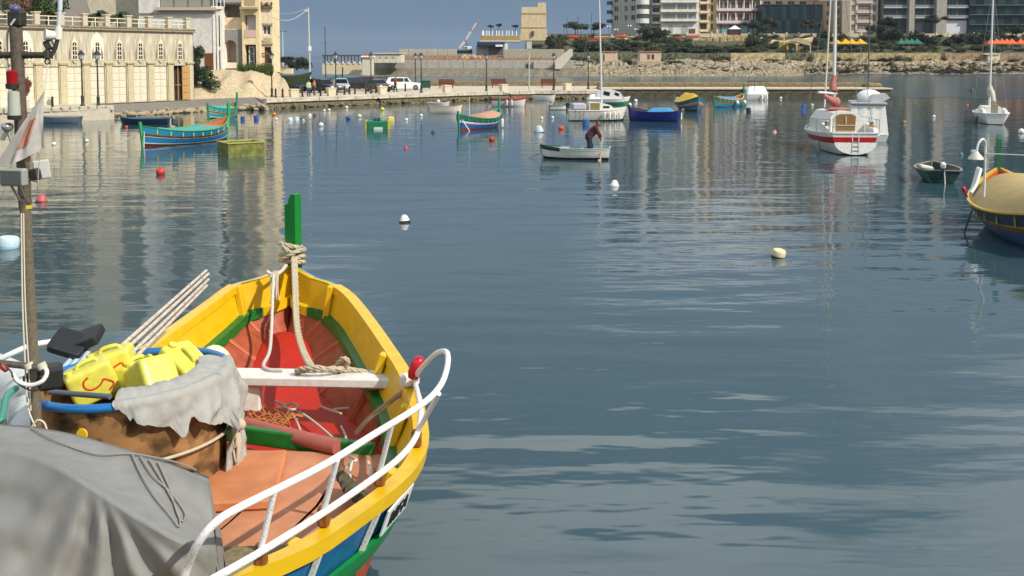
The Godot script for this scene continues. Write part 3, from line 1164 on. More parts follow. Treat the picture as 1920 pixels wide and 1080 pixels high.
# ---------------------------------------------------------------- people
# one continuous skin round tapered bones [from, to, radius, radius], joined softly
func nets(b: Mb, bones: Array, cell: float, k: float) -> void:
	var lo := Vector3(1e9, 1e9, 1e9)
	var hi := -lo
	for q in bones:
		var r: float = maxf(q[2], q[3]) + cell * 2 + k
		for e in [q[0], q[1]]:
			lo = lo.min(e - Vector3(r, r, r)); hi = hi.max(e + Vector3(r, r, r))
	var nx := int((hi.x - lo.x) / cell) + 2
	var ny := int((hi.y - lo.y) / cell) + 2
	var nz := int((hi.z - lo.z) / cell) + 2
	var f := PackedFloat32Array()
	f.resize(nx * ny * nz)
	f.fill(1.0)
	for q in bones:
		var a: Vector3 = q[0]
		var ba: Vector3 = q[1] - a
		var l2 := maxf(ba.length_squared(), 1e-9)
		var r0: float = q[2]
		var r1: float = q[3]
		var r := maxf(r0, r1) + cell * 2 + k
		var m := Vector3(r, r, r)
		var c0 := ((a.min(q[1]) - m - lo) / cell).floor()
		var c1 := ((a.max(q[1]) + m - lo) / cell).ceil()
		for z in range(maxi(0, int(c0.z)), mini(nz, int(c1.z) + 1)):
			for y in range(maxi(0, int(c0.y)), mini(ny, int(c1.y) + 1)):
				var at_ := (z * ny + y) * nx
				for x in range(maxi(0, int(c0.x)), mini(nx, int(c1.x) + 1)):
					var p := lo + Vector3(x, y, z) * cell - a
					var t := clampf(p.dot(ba) / l2, 0.0, 1.0)
					var d := (p - ba * t).length() - lerpf(r0, r1, t)
					var o := f[at_ + x]
					var h := clampf(0.5 + 0.5 * (o - d) / k, 0.0, 1.0)
					f[at_ + x] = lerpf(o, d, h) - k * h * (1.0 - h)
	var id := PackedInt32Array()
	id.resize(nx * ny * nz)
	id.fill(-1)
	for z in nz - 1:
		for y in ny - 1:
			for x in nx - 1:
				var base := (z * ny + y) * nx + x
				var vals := [f[base], f[base + 1], f[base + nx], f[base + nx + 1], f[base + nx * ny], f[base + nx * ny + 1], f[base + nx * ny + nx], f[base + nx * ny + nx + 1]]
				var neg := 0
				for v in vals:
					if v < 0.0: neg += 1
				if neg == 0 or neg == 8: continue
				var s := Vector3.ZERO
				var cnt := 0
				for e in [[0, 1], [2, 3], [4, 5], [6, 7], [0, 2], [1, 3], [4, 6], [5, 7], [0, 4], [1, 5], [2, 6], [3, 7]]:
					var va: float = vals[e[0]]
					var vb: float = vals[e[1]]
					if (va < 0.0) == (vb < 0.0): continue
					var t := va / (va - vb)
					var pa := Vector3(e[0] & 1, (e[0] >> 1) & 1, e[0] >> 2)
					var pb := Vector3(e[1] & 1, (e[1] >> 1) & 1, e[1] >> 2)
					s += pa.lerp(pb, t)
					cnt += 1
				var g := Vector3(vals[1] + vals[3] + vals[5] + vals[7] - vals[0] - vals[2] - vals[4] - vals[6], vals[2] + vals[3] + vals[6] + vals[7] - vals[0] - vals[1] - vals[4] - vals[5], vals[4] + vals[5] + vals[6] + vals[7] - vals[0] - vals[1] - vals[2] - vals[3])
				id[base] = b.vert(lo + (Vector3(x, y, z) + s / cnt) * cell, g.normalized())
	for z in range(1, nz - 1):
		for y in range(1, ny - 1):
			for x in range(1, nx - 1):
				var base := (z * ny + y) * nx + x
				for ax in 3:
					var st: int = [1, nx, nx * ny][ax]
					var va := f[base]
					var vb := f[base + st]
					if (va < 0.0) == (vb < 0.0): continue
					var u: int = [nx, nx * ny, 1][ax]
					var w: int = [nx * ny, 1, nx][ax]
					var q := [id[base - u - w], id[base - w], id[base], id[base - u]]
					if q.min() < 0: continue
					if va < 0.0: b.ix.append_array([q[0], q[2], q[1], q[0], q[3], q[2]])
					else: b.ix.append_array([q[0], q[1], q[2], q[0], q[2], q[3]])


func person(label: String, where: Vector3, turn: float, j: Dictionary, skin: String, top: String, legs: String, hair: String, cell := 0.022, bulk := 1.0) -> Node3D:
	var t := thing("person", label, "person", where, turn)
	var sk := M(skin, 0.6)
	var b := mb()
	var hd: Vector3 = j.head
	var face: Vector3 = j.face
	var bones := [[hd + Vector3(0, 0.02, 0), hd - Vector3(0, 0.035, 0) + face * 0.02, 0.1, 0.082], [hd - Vector3(0, 0.06, 0), j.neck, 0.058, 0.062], [j.neck, j.chest, 0.08, 0.13], [j.chest, j.hip, 0.14, 0.125]]
	bones.append([hd + face * 0.095 - Vector3(0, 0.02, 0), hd + face * 0.112 - Vector3(0, 0.035, 0), 0.016, 0.02])
	for s in ["l", "r"]:
		bones.append([j.neck, j["sh_" + s], 0.07, 0.07])
		bones.append([j["sh_" + s], j["el_" + s], 0.055, 0.043])
		bones.append([j["el_" + s], j["wr_" + s], 0.043, 0.03])
		var wr: Vector3 = j["wr_" + s]
		var dr: Vector3 = (wr - j["el_" + s]).normalized()
		bones.append([wr, wr + dr * 0.085, 0.034, 0.036])
		bones.append([j["hp_" + s], j["kn_" + s], 0.085, 0.058])
		bones.append([j["kn_" + s], j["an_" + s], 0.058, 0.042])
	nets(b, bones, cell, 0.04)
	# fingers and a thumb on each hand
	for s in ["l", "r"]:
		var wr: Vector3 = j["wr_" + s]
		var dr: Vector3 = (wr - j["el_" + s]).normalized()
		var across := dr.cross(face).normalized()
		var pal := dr.cross(across).normalized()
		for q in 4:
			var r0 := wr + dr * 0.1 + across * (q - 1.5) * 0.019
			var ln: float = [0.065, 0.078, 0.072, 0.055][q]
			b.tube(pts([r0, r0 + dr * ln * 0.5 + pal * 0.012, r0 + dr * ln * 0.75 + pal * 0.045, r0 + dr * ln * 0.45 + pal * 0.065]), 0.01, 5, true, 0.008)
		var th := wr + dr * 0.04 + across * 0.034
		b.tube(pts([th, th + across * 0.025 + dr * 0.03, th + dr * 0.06 + pal * 0.04]), 0.012, 5, true, 0.009)
	for sg in [-1.0, 1.0]:
		var sd: Vector3 = face.cross(Vector3.UP).normalized() * sg
		b.ball(hd + sd * 0.1 - Vector3(0, 0.02, 0), Vector3(0.02, 0.035, 0.02), Basis.IDENTITY, 4, 6)
	obj("body", b, sk, t)
	b = mb()
	bones = [[j.neck - Vector3(0, 0.03, 0), j.chest, 0.1, 0.165], [j.chest, j.hip, 0.168, 0.15]]
	for s in ["l", "r"]:
		bones.append([j.neck - Vector3(0, 0.03, 0), j["sh_" + s], 0.085, 0.088])
		bones.append([j["sh_" + s], j["el_" + s], 0.078, 0.062])
		bones.append([j["el_" + s], (j["el_" + s] as Vector3).lerp(j["wr_" + s], 0.8), 0.06, 0.046])
	for q in bones: q[2] *= bulk; q[3] *= bulk
	nets(b, bones, cell, 0.05)
	obj("shirt", b, M(top, 0.85, "cloth", 3.0), t)
	b = mb()
	bones = [[j.hip + Vector3(0, 0.03, 0), j.hip - Vector3(0, 0.06, 0), 0.15, 0.15]]
	for s in ["l", "r"]:
		bones.append([j["hp_" + s], j["kn_" + s], 0.105, 0.08])
		bones.append([j["kn_" + s], (j["kn_" + s] as Vector3).lerp(j["an_" + s], 0.93), 0.08, 0.068])
	for q in bones: q[2] *= bulk; q[3] *= bulk
	nets(b, bones, cell, 0.05)
	obj("trousers", b, M(legs, 0.85, "cloth", 3.0), t)
	for s in ["l", "r"]:
		b = mb()
		b.ball((j["an_" + s] as Vector3) + face * 0.06 - Vector3(0, 0.05, 0), Vector3(0.14, 0.05, 0.055), yaw(atan2(-face.z, face.x)), 5, 8)
		obj("shoe", b, M("#22201e", 0.6), t)
	b = mb()
	b.ball(hd + Vector3(0, 0.035, 0) - face * 0.012, Vector3(0.108, 0.1, 0.102), Basis.IDENTITY, 6, 10)
	obj("hair", b, M(hair, 0.8), t)
	b = mb()
	for sg in [-1.0, 1.0]:
		var sd: Vector3 = face.cross(Vector3.UP).normalized() * sg
		b.ball(hd + face * 0.093 + sd * 0.035, Vector3(0.012, 0.01, 0.012), Basis.IDENTITY, 4, 6)
	b.box(hd + face * 0.098 - Vector3(0, 0.065, 0), Vector3(0.012, 0.008, 0.045))
	obj("eyes_and_mouth", b, M("#3a2420", 0.5), t)
	return t


func standing(lean := 0.0, spread := 0.14) -> Dictionary:
	return {"head": Vector3(0.02 + lean, 1.62, 0), "face": Vector3.RIGHT, "neck": Vector3(lean, 1.45, 0), "chest": Vector3(lean * 0.8, 1.25, 0), "hip": Vector3(0, 0.95, 0),
		"sh_l": Vector3(lean, 1.41, -0.19), "sh_r": Vector3(lean, 1.41, 0.19), "el_l": Vector3(lean - 0.02, 1.13, -0.25), "el_r": Vector3(lean - 0.02, 1.13, 0.25),
		"wr_l": Vector3(lean + 0.12, 0.93, -0.2), "wr_r": Vector3(lean + 0.12, 0.93, 0.2), "hp_l": Vector3(0, 0.9, -0.09), "hp_r": Vector3(0, 0.9, 0.09),
		"kn_l": Vector3(spread * 0.6, 0.5, -0.1), "kn_r": Vector3(-spread * 0.4, 0.5, 0.1), "an_l": Vector3(spread, 0.09, -0.1), "an_r": Vector3(-spread, 0.09, 0.1)}


# ---------------------------------------------------------------- things on the pier
func lamp_shape(t: Node3D) -> void:
	var iron := M("#1d2220", 0.5)
	var b := mb()
	b.lathe([Vector2(0.2, 0), Vector2(0.2, 0.12), Vector2(0.13, 0.2), Vector2(0.12, 0.75), Vector2(0.15, 0.82), Vector2(0.08, 0.95)], Vector3.ZERO, 10)
	obj("base", b, iron, t)
	b = mb()
	b.lathe([Vector2(0.07, 0.95), Vector2(0.05, 3.7), Vector2(0.09, 3.76), Vector2(0.05, 3.84), Vector2(0.14, 3.96)], Vector3.ZERO, 10)
	obj("post", b, iron, t)
	b = mb()
	b.lathe([Vector2(0.13, 3.96), Vector2(0.27, 4.36)], Vector3.ZERO, 6)
	var g := obj("lantern_glass", b, M("#cdd3d4", 0.15), t)
	b = mb()
	for k in 6:
		var a := TAU * k / 6
		b.tube(pts([Vector3(cos(a) * 0.135, 3.96, sin(a) * 0.135), Vector3(cos(a) * 0.275, 4.37, sin(a) * 0.275)]), 0.014, 4)
	obj("frame", b, iron, g)
	b = mb()
	b.lathe([Vector2(0.33, 4.35), Vector2(0.3, 4.42), Vector2(0.12, 4.6), Vector2(0.08, 4.68), Vector2(0.02, 4.72), Vector2(0.015, 4.86)], Vector3.ZERO, 6)
	obj("lamp_cap", b, iron, t)


func car(called: String, label: String, where: Vector3, turn: float, hex: String, boxy := false, length := 4.3) -> void:
	var t := thing(called, label, "car", where, turn, "cars parked on the pier")
	var paint := M(hex, 0.25)
	paint.clearcoat_enabled = true
	paint.clearcoat = 0.6
	var h := length / 2
	var low := PackedVector2Array([Vector2(-h, 0.32), Vector2(-h + 0.02, 0.85), Vector2(-h + 0.12, 1.0), Vector2(h - 1.35, 1.0), Vector2(h - 0.25, 0.86), Vector2(h - 0.03, 0.7), Vector2(h, 0.35), Vector2(h - 0.2, 0.24), Vector2(-h + 0.2, 0.24)])
	var b := mb()
	# body with sides that draw in towards the sill and roof
	b.prism(low, -0.84, 0.84)
	var body := obj("body", b, paint, t)
	var rf := 1.62 if boxy else 1.48
	var cab := [Vector2(-h + 0.1, 1.0), Vector2(h - 1.3, 1.0), Vector2(h - (1.75 if boxy else 2.0), rf - 0.06), Vector2(h - (2.1 if boxy else 2.4), rf), Vector2(-h + 0.75, rf), Vector2(-h + (0.35 if boxy else 0.5), rf - 0.08)]
	b = mb()
	var rows := []
	for sg in [-1.0, 1.0]:
		var row := PackedVector3Array()
		for q in cab: row.append(Vector3(q.x, q.y, sg * (0.8 if q.y < 1.1 else 0.64)))
		row.append(row[0])
		rows.append(row)
	for i in 6: b.quad(rows[0][i], rows[0][i + 1], rows[1][i + 1], rows[1][i])
	for sg in 2:
		for i in range(1, 5):
			b.tri(rows[sg][0], rows[sg][i + 1 - sg], rows[sg][i + sg])
	obj("roof", b, paint, t)
	var gl := M("#14191c", 0.08)
	for sg in [-1.0, 1.0]:
		for pr in [[-h + 0.62, -0.02], [0.06, h - 1.55]]:
			b = mb()
			var a: float = pr[0]
			var e: float = pr[1]
			var sl := 0.3 if pr[0] > 0 else 0.02
			b.quad(Vector3(a, 1.05, sg * 0.8), Vector3(e, 1.05, sg * 0.8), Vector3(e - sl, rf - 0.1, sg * 0.675), Vector3(a + (0.1 if pr[0] < 0 else 0.0), rf - 0.1, sg * 0.675))
			obj("side_window", b, gl, t)
	b = mb()
	var p0: Vector2 = cab[1]
	var p1: Vector2 = cab[2]
	b.quad(Vector3(p0.x - 0.03, p0.y + 0.05, 0.7), Vector3(p0.x - 0.03, p0.y + 0.05, -0.7), Vector3(p1.x + 0.04, p1.y, -0.58), Vector3(p1.x + 0.04, p1.y, 0.58))
	obj("windscreen", b, gl, t)
	for sx in [-1.0, 1.0]:
		for sz in [-1.0, 1.0]:
			b = mb()
			var w := Vector3(sx * (h - 0.82), 0.33, sz * 0.76)
			var bs := Basis(Vector3.RIGHT, PI / 2)
			b.lathe([Vector2(0.2, -0.11), Vector2(0.31, -0.11), Vector2(0.33, -0.07), Vector2(0.33, 0.07), Vector2(0.31, 0.11), Vector2(0.2, 0.11)], w, 16, bs)
			var wh := obj("wheel", b, M("#151515", 0.85), t)
			b = mb()
			b.lathe([Vector2(0.0, -0.1), Vector2(0.2, -0.1), Vector2(0.2, 0.1), Vector2(0.0, 0.1)], w, 10, bs)
			obj("rim", b, M("#8d9194", 0.35, "", 1.0, "", 0.0, 0.6), wh)
	for sz in [-1.0, 1.0]:
		b = mb()
		b.box(Vector3(h - 0.1, 0.72, sz * 0.6), Vector3(0.16, 0.16, 0.36), Basis.IDENTITY, 0.03)
		obj("headlight", b, M("#e6e8ea", 0.1), t)
	b = mb()
	b.box(Vector3(h - 0.02, 0.42, 0), Vector3(0.1, 0.14, 1.5), Basis.IDENTITY, 0.03).box(Vector3(-h + 0.02, 0.42, 0), Vector3(0.1, 0.14, 1.6), Basis.IDENTITY, 0.03)
	obj("bumper", b, M("#2a2c2e", 0.6), t)


func build_pier_things() -> void:
	var spots := [[155, 199.5, "black lantern post nearer the boathouses, left of a close pair"], [184.5, 201.5, "black lantern post, right of a close pair at the quay corner"],
		[510, 181.5, "black lantern post below the ornate house at the sand bank"], [630, 178.5, "black lantern post between the stone planter and the grey van"],
		[696, 175, "black lantern post in front of the maroon car"], [779.5, 166, "black lantern post behind the nose of the white car"],
		[790, 173.6, "black lantern post beside the green bin"], [912, 172, "black lantern post rising behind the green prow of a boat"],
		[1038, 169, "black lantern post at the end of the third bench"], [1103, 167, "last black lantern post on the pier before the low jetty"]]
	var first := thing("street_lamp", spots[0][2], "street lamp", gnd(spots[0][0], spots[0][1], 0.9), 0.0, "lantern posts along the quay and pier")
	lamp_shape(first)
	for i in range(1, spots.size()):
		dup(first, gnd(spots[i][0], spots[i][1], 0.9), i * 0.3, spots[i][2])
	# bollards
	var bl := [[98.5, 202, "short dark bollard on the quay left of the lantern posts"], [517, 182.5, "dark bollard just right of the lamp under the ornate house"], [530, 182.5, "dark bollard left of the first stone planter"],
		[567, 181.5, "dark bollard right of the first stone planter"], [601, 180.5, "dark bollard beside the parked blue car"], [646, 177, "dark bollard right of the lamp by the grey van"], [655.5, 176.5, "left one of two thick bollards before the black car"],
		[665.5, 176, "right one of two thick bollards before the black car"], [686, 175.5, "dark bollard left of the lamp by the maroon car"], [705, 174.5, "dark bollard left of the planter by the maroon car"], [760, 171, "dark bollard before the white car's side"]]
	var fb: Node3D = null
	for q in bl:
		var p := gnd(q[0], q[1], 0.9)
		if fb == null:
			fb = thing("bollard", q[2], "bollard", p, 0.0, "dark bollards along the edge")
			var b := mb()
			b.lathe([Vector2(0.1, 0), Vector2(0.09, 0.75), Vector2(0.11, 0.78), Vector2(0.11, 0.84), Vector2(0.05, 0.92), Vector2(0.0, 0.93)], Vector3.ZERO, 10)
			obj("post", b, M("#23211e", 0.6), fb)
			b = mb()
			b.lathe([Vector2(0.15, 0), Vector2(0.15, 0.06), Vector2(0.1, 0.1)], Vector3.ZERO, 10)
			obj("foot", b, M("#23211e", 0.6), fb)
		else:
			dup(fb, p, 0.0, q[2])
	# stone planters
	var pl := [[551, 183, "stone planter at the foot of the sand bank"], [621, 180, "stone planter left of the lamp by the grey van"], [717, 176.5, "stone planter in front of the maroon car"],
		[838, 174, "stone planter before the first red bench"], [944, 171.5, "stone planter before the second red bench"], [1063, 169, "stone planter between third bench and last lamp"]]
	var fp: Node3D = null
	for q in pl:
		var p := gnd(q[0], q[1], 0.9)
		if fp == null:
			fp = thing("planter", q[2], "planter", p, 0.5, "square stone planters on the pier")
			var b := mb()
			var r := [PackedVector3Array(), PackedVector3Array()]
			for k in 2:
				for s in [[-1, 1], [1, 1], [1, -1], [-1, -1]]: r[k].append(Vector3(s[0] * (0.36 + 0.09 * k), 0.85 * k, s[1] * (0.36 + 0.09 * k)))
			for k in 4: b.quad(r[0][k], r[0][(k + 1) % 4], r[1][(k + 1) % 4], r[1][k])
			b.quad(r[1][0] - Vector3(0, 0.1, 0), r[1][1] - Vector3(0, 0.1, 0), r[1][2] - Vector3(0, 0.1, 0), r[1][3] - Vector3(0, 0.1, 0))
			obj("tub", b, M("#dcd2bb", 0.9, "plaster", 0.8), fp)
			b = mb()
			for k in 4:
				var a := k * PI / 2
				b.box(Basis(Vector3.UP, a) * Vector3(0, 0.84, 0.45), Vector3(1.0, 0.1, 0.1), yaw(a), 0.02)
			obj("rim", b, M("#e0d7c2", 0.9, "plaster", 0.8), fp)
		else:
			dup(fp, p, 0.5, q[2])
	var p := gnd(53, 205, 0.9)
	var t := thing("flower_planter", "white planter with pink flowers on the quay behind the mast", "planter", p)
	var b := mb()
	b.box(Vector3(0, 0.42, 0), Vector3(0.75, 0.84, 0.75), Basis.IDENTITY, 0.05)
	obj("tub", b, M("#e4dfd4", 0.85, "plaster", 1.0), t)
	put("foliage", crown(1), leafy("#a4564e"), t, Vector3(-0.2, 1.7, 0), Basis.from_scale(Vector3(0.5, 1.0, 0.5)))
	# benches
	var bn := [[837, 165.5, "red-brown bench behind the first jetty planter"], [935, 164.5, "red-brown bench in the middle of the pier by the second planter"], [1028, 164, "red-brown bench at the far end of the pier"]]
	var fn: Node3D = null
	for q in bn:
		p = gnd(q[0], q[1], 0.9)
		if fn == null:
			fn = thing("bench", q[2], "bench", p, 0.0, "red benches on the pier")
			for k in 4:
				b = mb()
				b.box(Vector3(0, 0.62 + k * 0.17, -0.1 - k * 0.03), Vector3(2.1, 0.15, 0.05), Basis.IDENTITY, 0.01)
				obj("back_slat", b, M("#6b2f26", 0.7, "paint", 1.0), fn)
			b = mb()
			b.box(Vector3(0, 0.47, 0.2), Vector3(2.1, 0.06, 0.5), Basis.IDENTITY, 0.01)
			obj("seat", b, M("#6b2f26", 0.7, "paint", 1.0), fn)
			for s in [-0.85, 0.85]:
				b = mb()
				b.box(Vector3(s, 0.22, 0.18), Vector3(0.1, 0.44, 0.45)).box(Vector3(s, 0.75, -0.2), Vector3(0.08, 0.9, 0.06))
				obj("leg", b, M("#3a2a24", 0.7), fn)
		else:
			dup(fn, p, 0.0, q[2])
	# cars
	car("white_car", "white estate car parked side on, nose towards the jetty", gnd(757, 168.5, 0.9), 0.12, "#e4e6e6", true, 4.6)
	car("maroon_car", "dark maroon car facing the water beside the red-topped man", gnd(709, 171.5, 0.9), -1.0, "#31161a", false)
	car("black_car", "black tall car behind the two thick bollards", gnd(668, 169, 0.9), 0.15, "#16191c", true, 4.6)
	car("dark_van", "dark tall van standing behind the maroon car and lamp", gnd(694, 166.5, 0.9), 0.1, "#14181a", true, 4.4)
	car("grey_van", "pale grey car nose on, partly behind the fourth lamp", gnd(640, 172.5, 0.9), -1.3, "#aeb4b8", true, 4.2)
	car("blue_car", "dark blue car facing the water behind the bollards and luzzu prow", gnd(606, 174, 0.9), -0.6, "#1d2b36", true)
	# green bin
	t = thing("rubbish_bin", "dark green wheeled bin beside the white car's nose", "bin", gnd(799, 167.5, 0.9))
	b = mb()
	b.box(Vector3(0, 0.62, 0), Vector3(1.15, 0.85, 0.7), Basis.IDENTITY, 0.05)
	obj("bin_body", b, M("#1f4a33", 0.5), t)
	b = mb()
	b.box(Vector3(0, 1.09, 0), Vector3(1.22, 0.1, 0.76), Basis.IDENTITY, 0.04)
	obj("lid", b, M("#1a3f2c", 0.5), t)
	for s in [-0.45, 0.45]:
		b = mb()
		b.lathe([Vector2(0, -0.04), Vector2(0.1, -0.04), Vector2(0.1, 0.04), Vector2(0, 0.04)], Vector3(s, 0.1, 0.3), 8, Basis(Vector3.FORWARD, PI / 2))
		obj("wheel", b, M("#161616", 0.8), t)
	# people
	var red := standing(0.05, 0.2)
	person("person in a red top and dark trousers walking beside the white car", gnd(741, 172, 0.9), 0.2, red, "#a9765a", "#b3211f", "#1d1d22", "#2a1c14", 0.03)
	person("person in a pale green top and blue jeans standing on the quay edge", gnd(579, 181.5, 0.9), -0.8, standing(0.0, 0.06), "#a9765a", "#b9c9a0", "#28365a", "#2a1c14", 0.03)
	person("person in an orange top standing behind the one in blue jeans", gnd(589, 178.5, 0.9), 0.4, standing(0.0, 0.06), "#a9765a", "#d08a58", "#3a3b3f", "#2a1c14", 0.03)
	# poles
	var pale := M("#b9bdba", 0.6)
	t = thing("utility_pole", "pale utility pole with white box and sagging cable to the houses", "pole", at(582, 160, 124) * Vector3(1, 0, 1) + Vector3(0, 0.9, 0))
	var hp := at(580, 14, 124).y - 0.9
	b = mb()
	b.tube(pts([Vector3.ZERO, Vector3(-0.12, hp, 0)]), 0.11, 8, true, 0.07)
	obj("post", b, pale, t)
	b = mb()
	b.box(Vector3(0.02, hp - 5.0, 0.15), Vector3(0.35, 0.6, 0.2), Basis.IDENTITY, 0.03)
	obj("box", b, M("#dfe1df", 0.6), t)
	b = mb()
	b.box(Vector3(-0.3, hp - 0.35, 0), Vector3(0.5, 0.3, 0.12))
	obj("bracket", b, pale, t)
	b = mb()
	b.tube(spline([Vector3(-0.4, hp - 0.4, 0), Vector3(-1.5, hp - 1.45, 2), Vector3(-2.7, hp - 1.65, 4), Vector3(-4.4, hp - 0.7, 8)], 6), 0.045, 5)
	b.tube(spline([Vector3(-0.4, hp - 0.2, 0), Vector3(-2.4, hp - 0.9, 3), Vector3(-4.4, hp + 0.2, 8)], 6), 0.02, 4)
	obj("cable", b, M("#a5aaa8", 0.7), t)
	t = thing("street_light", "tall pale street light with two short arms left of the utility pole", "street light", at(531, 140, 170) * Vector3(1, 0, 1) + Vector3(0, 2.5, 0))
	hp = at(531, 59, 170).y - 2.5
	b = mb()
	b.tube(pts([Vector3.ZERO, Vector3(0, hp, 0)]), 0.11, 8, true, 0.07)
	obj("post", b, pale, t)
	for s in [-1.0, 1.0]:
		b = mb()
		b.tube(pts([Vector3(0, hp, 0), Vector3(s * 0.6, hp + 0.05, 0)]), 0.04, 6)
		b.box(Vector3(s * 0.5, hp + 0.02, 0), Vector3(0.5, 0.1, 0.22), Basis.IDENTITY, 0.03)
		obj("lamp_head", b, M("#4c525c", 0.5), t)
	t = thing("notice_pole", "slim pale pole carrying a square sign high above the pier", "pole", gnd(992, 170, 0.9))
	hp = at(992, 72, -t.position.z).y - 0.9
	b = mb()
	b.tube(pts([Vector3.ZERO, Vector3(0, hp - 0.6, 0)]), 0.085, 8, true, 0.07)
	obj("post", b, M("#a9aca8", 0.6), t)
	b = mb()
	b.box(Vector3(0, hp - 0.85, 0.1), Vector3(0.66, 0.9, 0.1), Basis.IDENTITY, 0.02)
	obj("sign_board", b, M("#b3b3aa", 0.6), t)
	b = mb()
	b.tube(pts([Vector3(0, hp - 0.6, 0), Vector3(0, hp + 3.6, 0)]), 0.025, 5)
	obj("antenna", b, M("#8f928e", 0.6), t)
	# dark mast of a boat laid up ashore
	t = thing("bare_mast", "thin dark bare mast standing behind the hauled-out boats", "mast", at(611, 150, 150) * Vector3(1, 0, 1) + Vector3(0, 1.0, 0))
	hp = at(611, 50, 150).y - 1.0
	b = mb()
	b.tube(pts([Vector3.ZERO, Vector3(-0.05, hp, 0)]), 0.1, 6, true, 0.05)
	obj("post", b, M("#383c46", 0.7), t)
	b = mb()
	b.box(Vector3(0, hp * 0.72, 0), Vector3(0.6, 0.06, 0.06))
	obj("spreader", b, M("#383c46", 0.7), t)
	tree("quay_bush", "dark spiky bush on the wall left of the utility pole", "bush", at(534, 122, 150), 1.3, Vector3(1.3, 0.7, 0.9), "#2c3f2c", 2)
	tree("quay_bush", "low grey-green bush behind the green prowed luzzu ashore", "bush", at(556, 128, 135), 1.5, Vector3(1.8, 0.9, 1.0), "#33402a", 5)
	# tyres hung on the wall
	var ty := [[846, 183.5, "larger black tyre hung on the pier wall by the white boats"], [707.5, 190, "black tyre at the wall foot under the planter"]]
	var ft: MeshInstance3D = null
	for q in ty:
		p = gnd(q[0], q[1], 0.3) + Vector3(0, 0, 0.5)
		if ft == null:
			b = mb()
			var c := PackedVector3Array()
			for k in 17: c.append(Vector3(cos(TAU * k / 16) * 0.34, sin(TAU * k / 16) * 0.34, 0))
			b.tube(c, 0.13, 8, false, 0.13, true)
			ft = obj("tyre", b, M("#1a1a19", 0.9))
			ft.position = p
			tag(ft, q[2], "tyre", "tyres on the pier wall")
		else:
			dup(ft, p, 0.2, q[2])


# ---------------------------------------------------------------- breakwater and tower
func wbox(b: Mb, x0: float, x1: float, y0: float, y1: float, d: float, dep: float, bevel := 0.0) -> Mb:
	# a block whose front face spans these pixels at this distance
	var a := at(x0, y1, d)
	var c := at(x1, y0, d)
	return b.box(Vector3((a.x + c.x) / 2, (a.y + c.y) / 2, -d - dep / 2), Vector3(c.x - a.x, c.y - a.y, dep), Basis.IDENTITY, bevel)


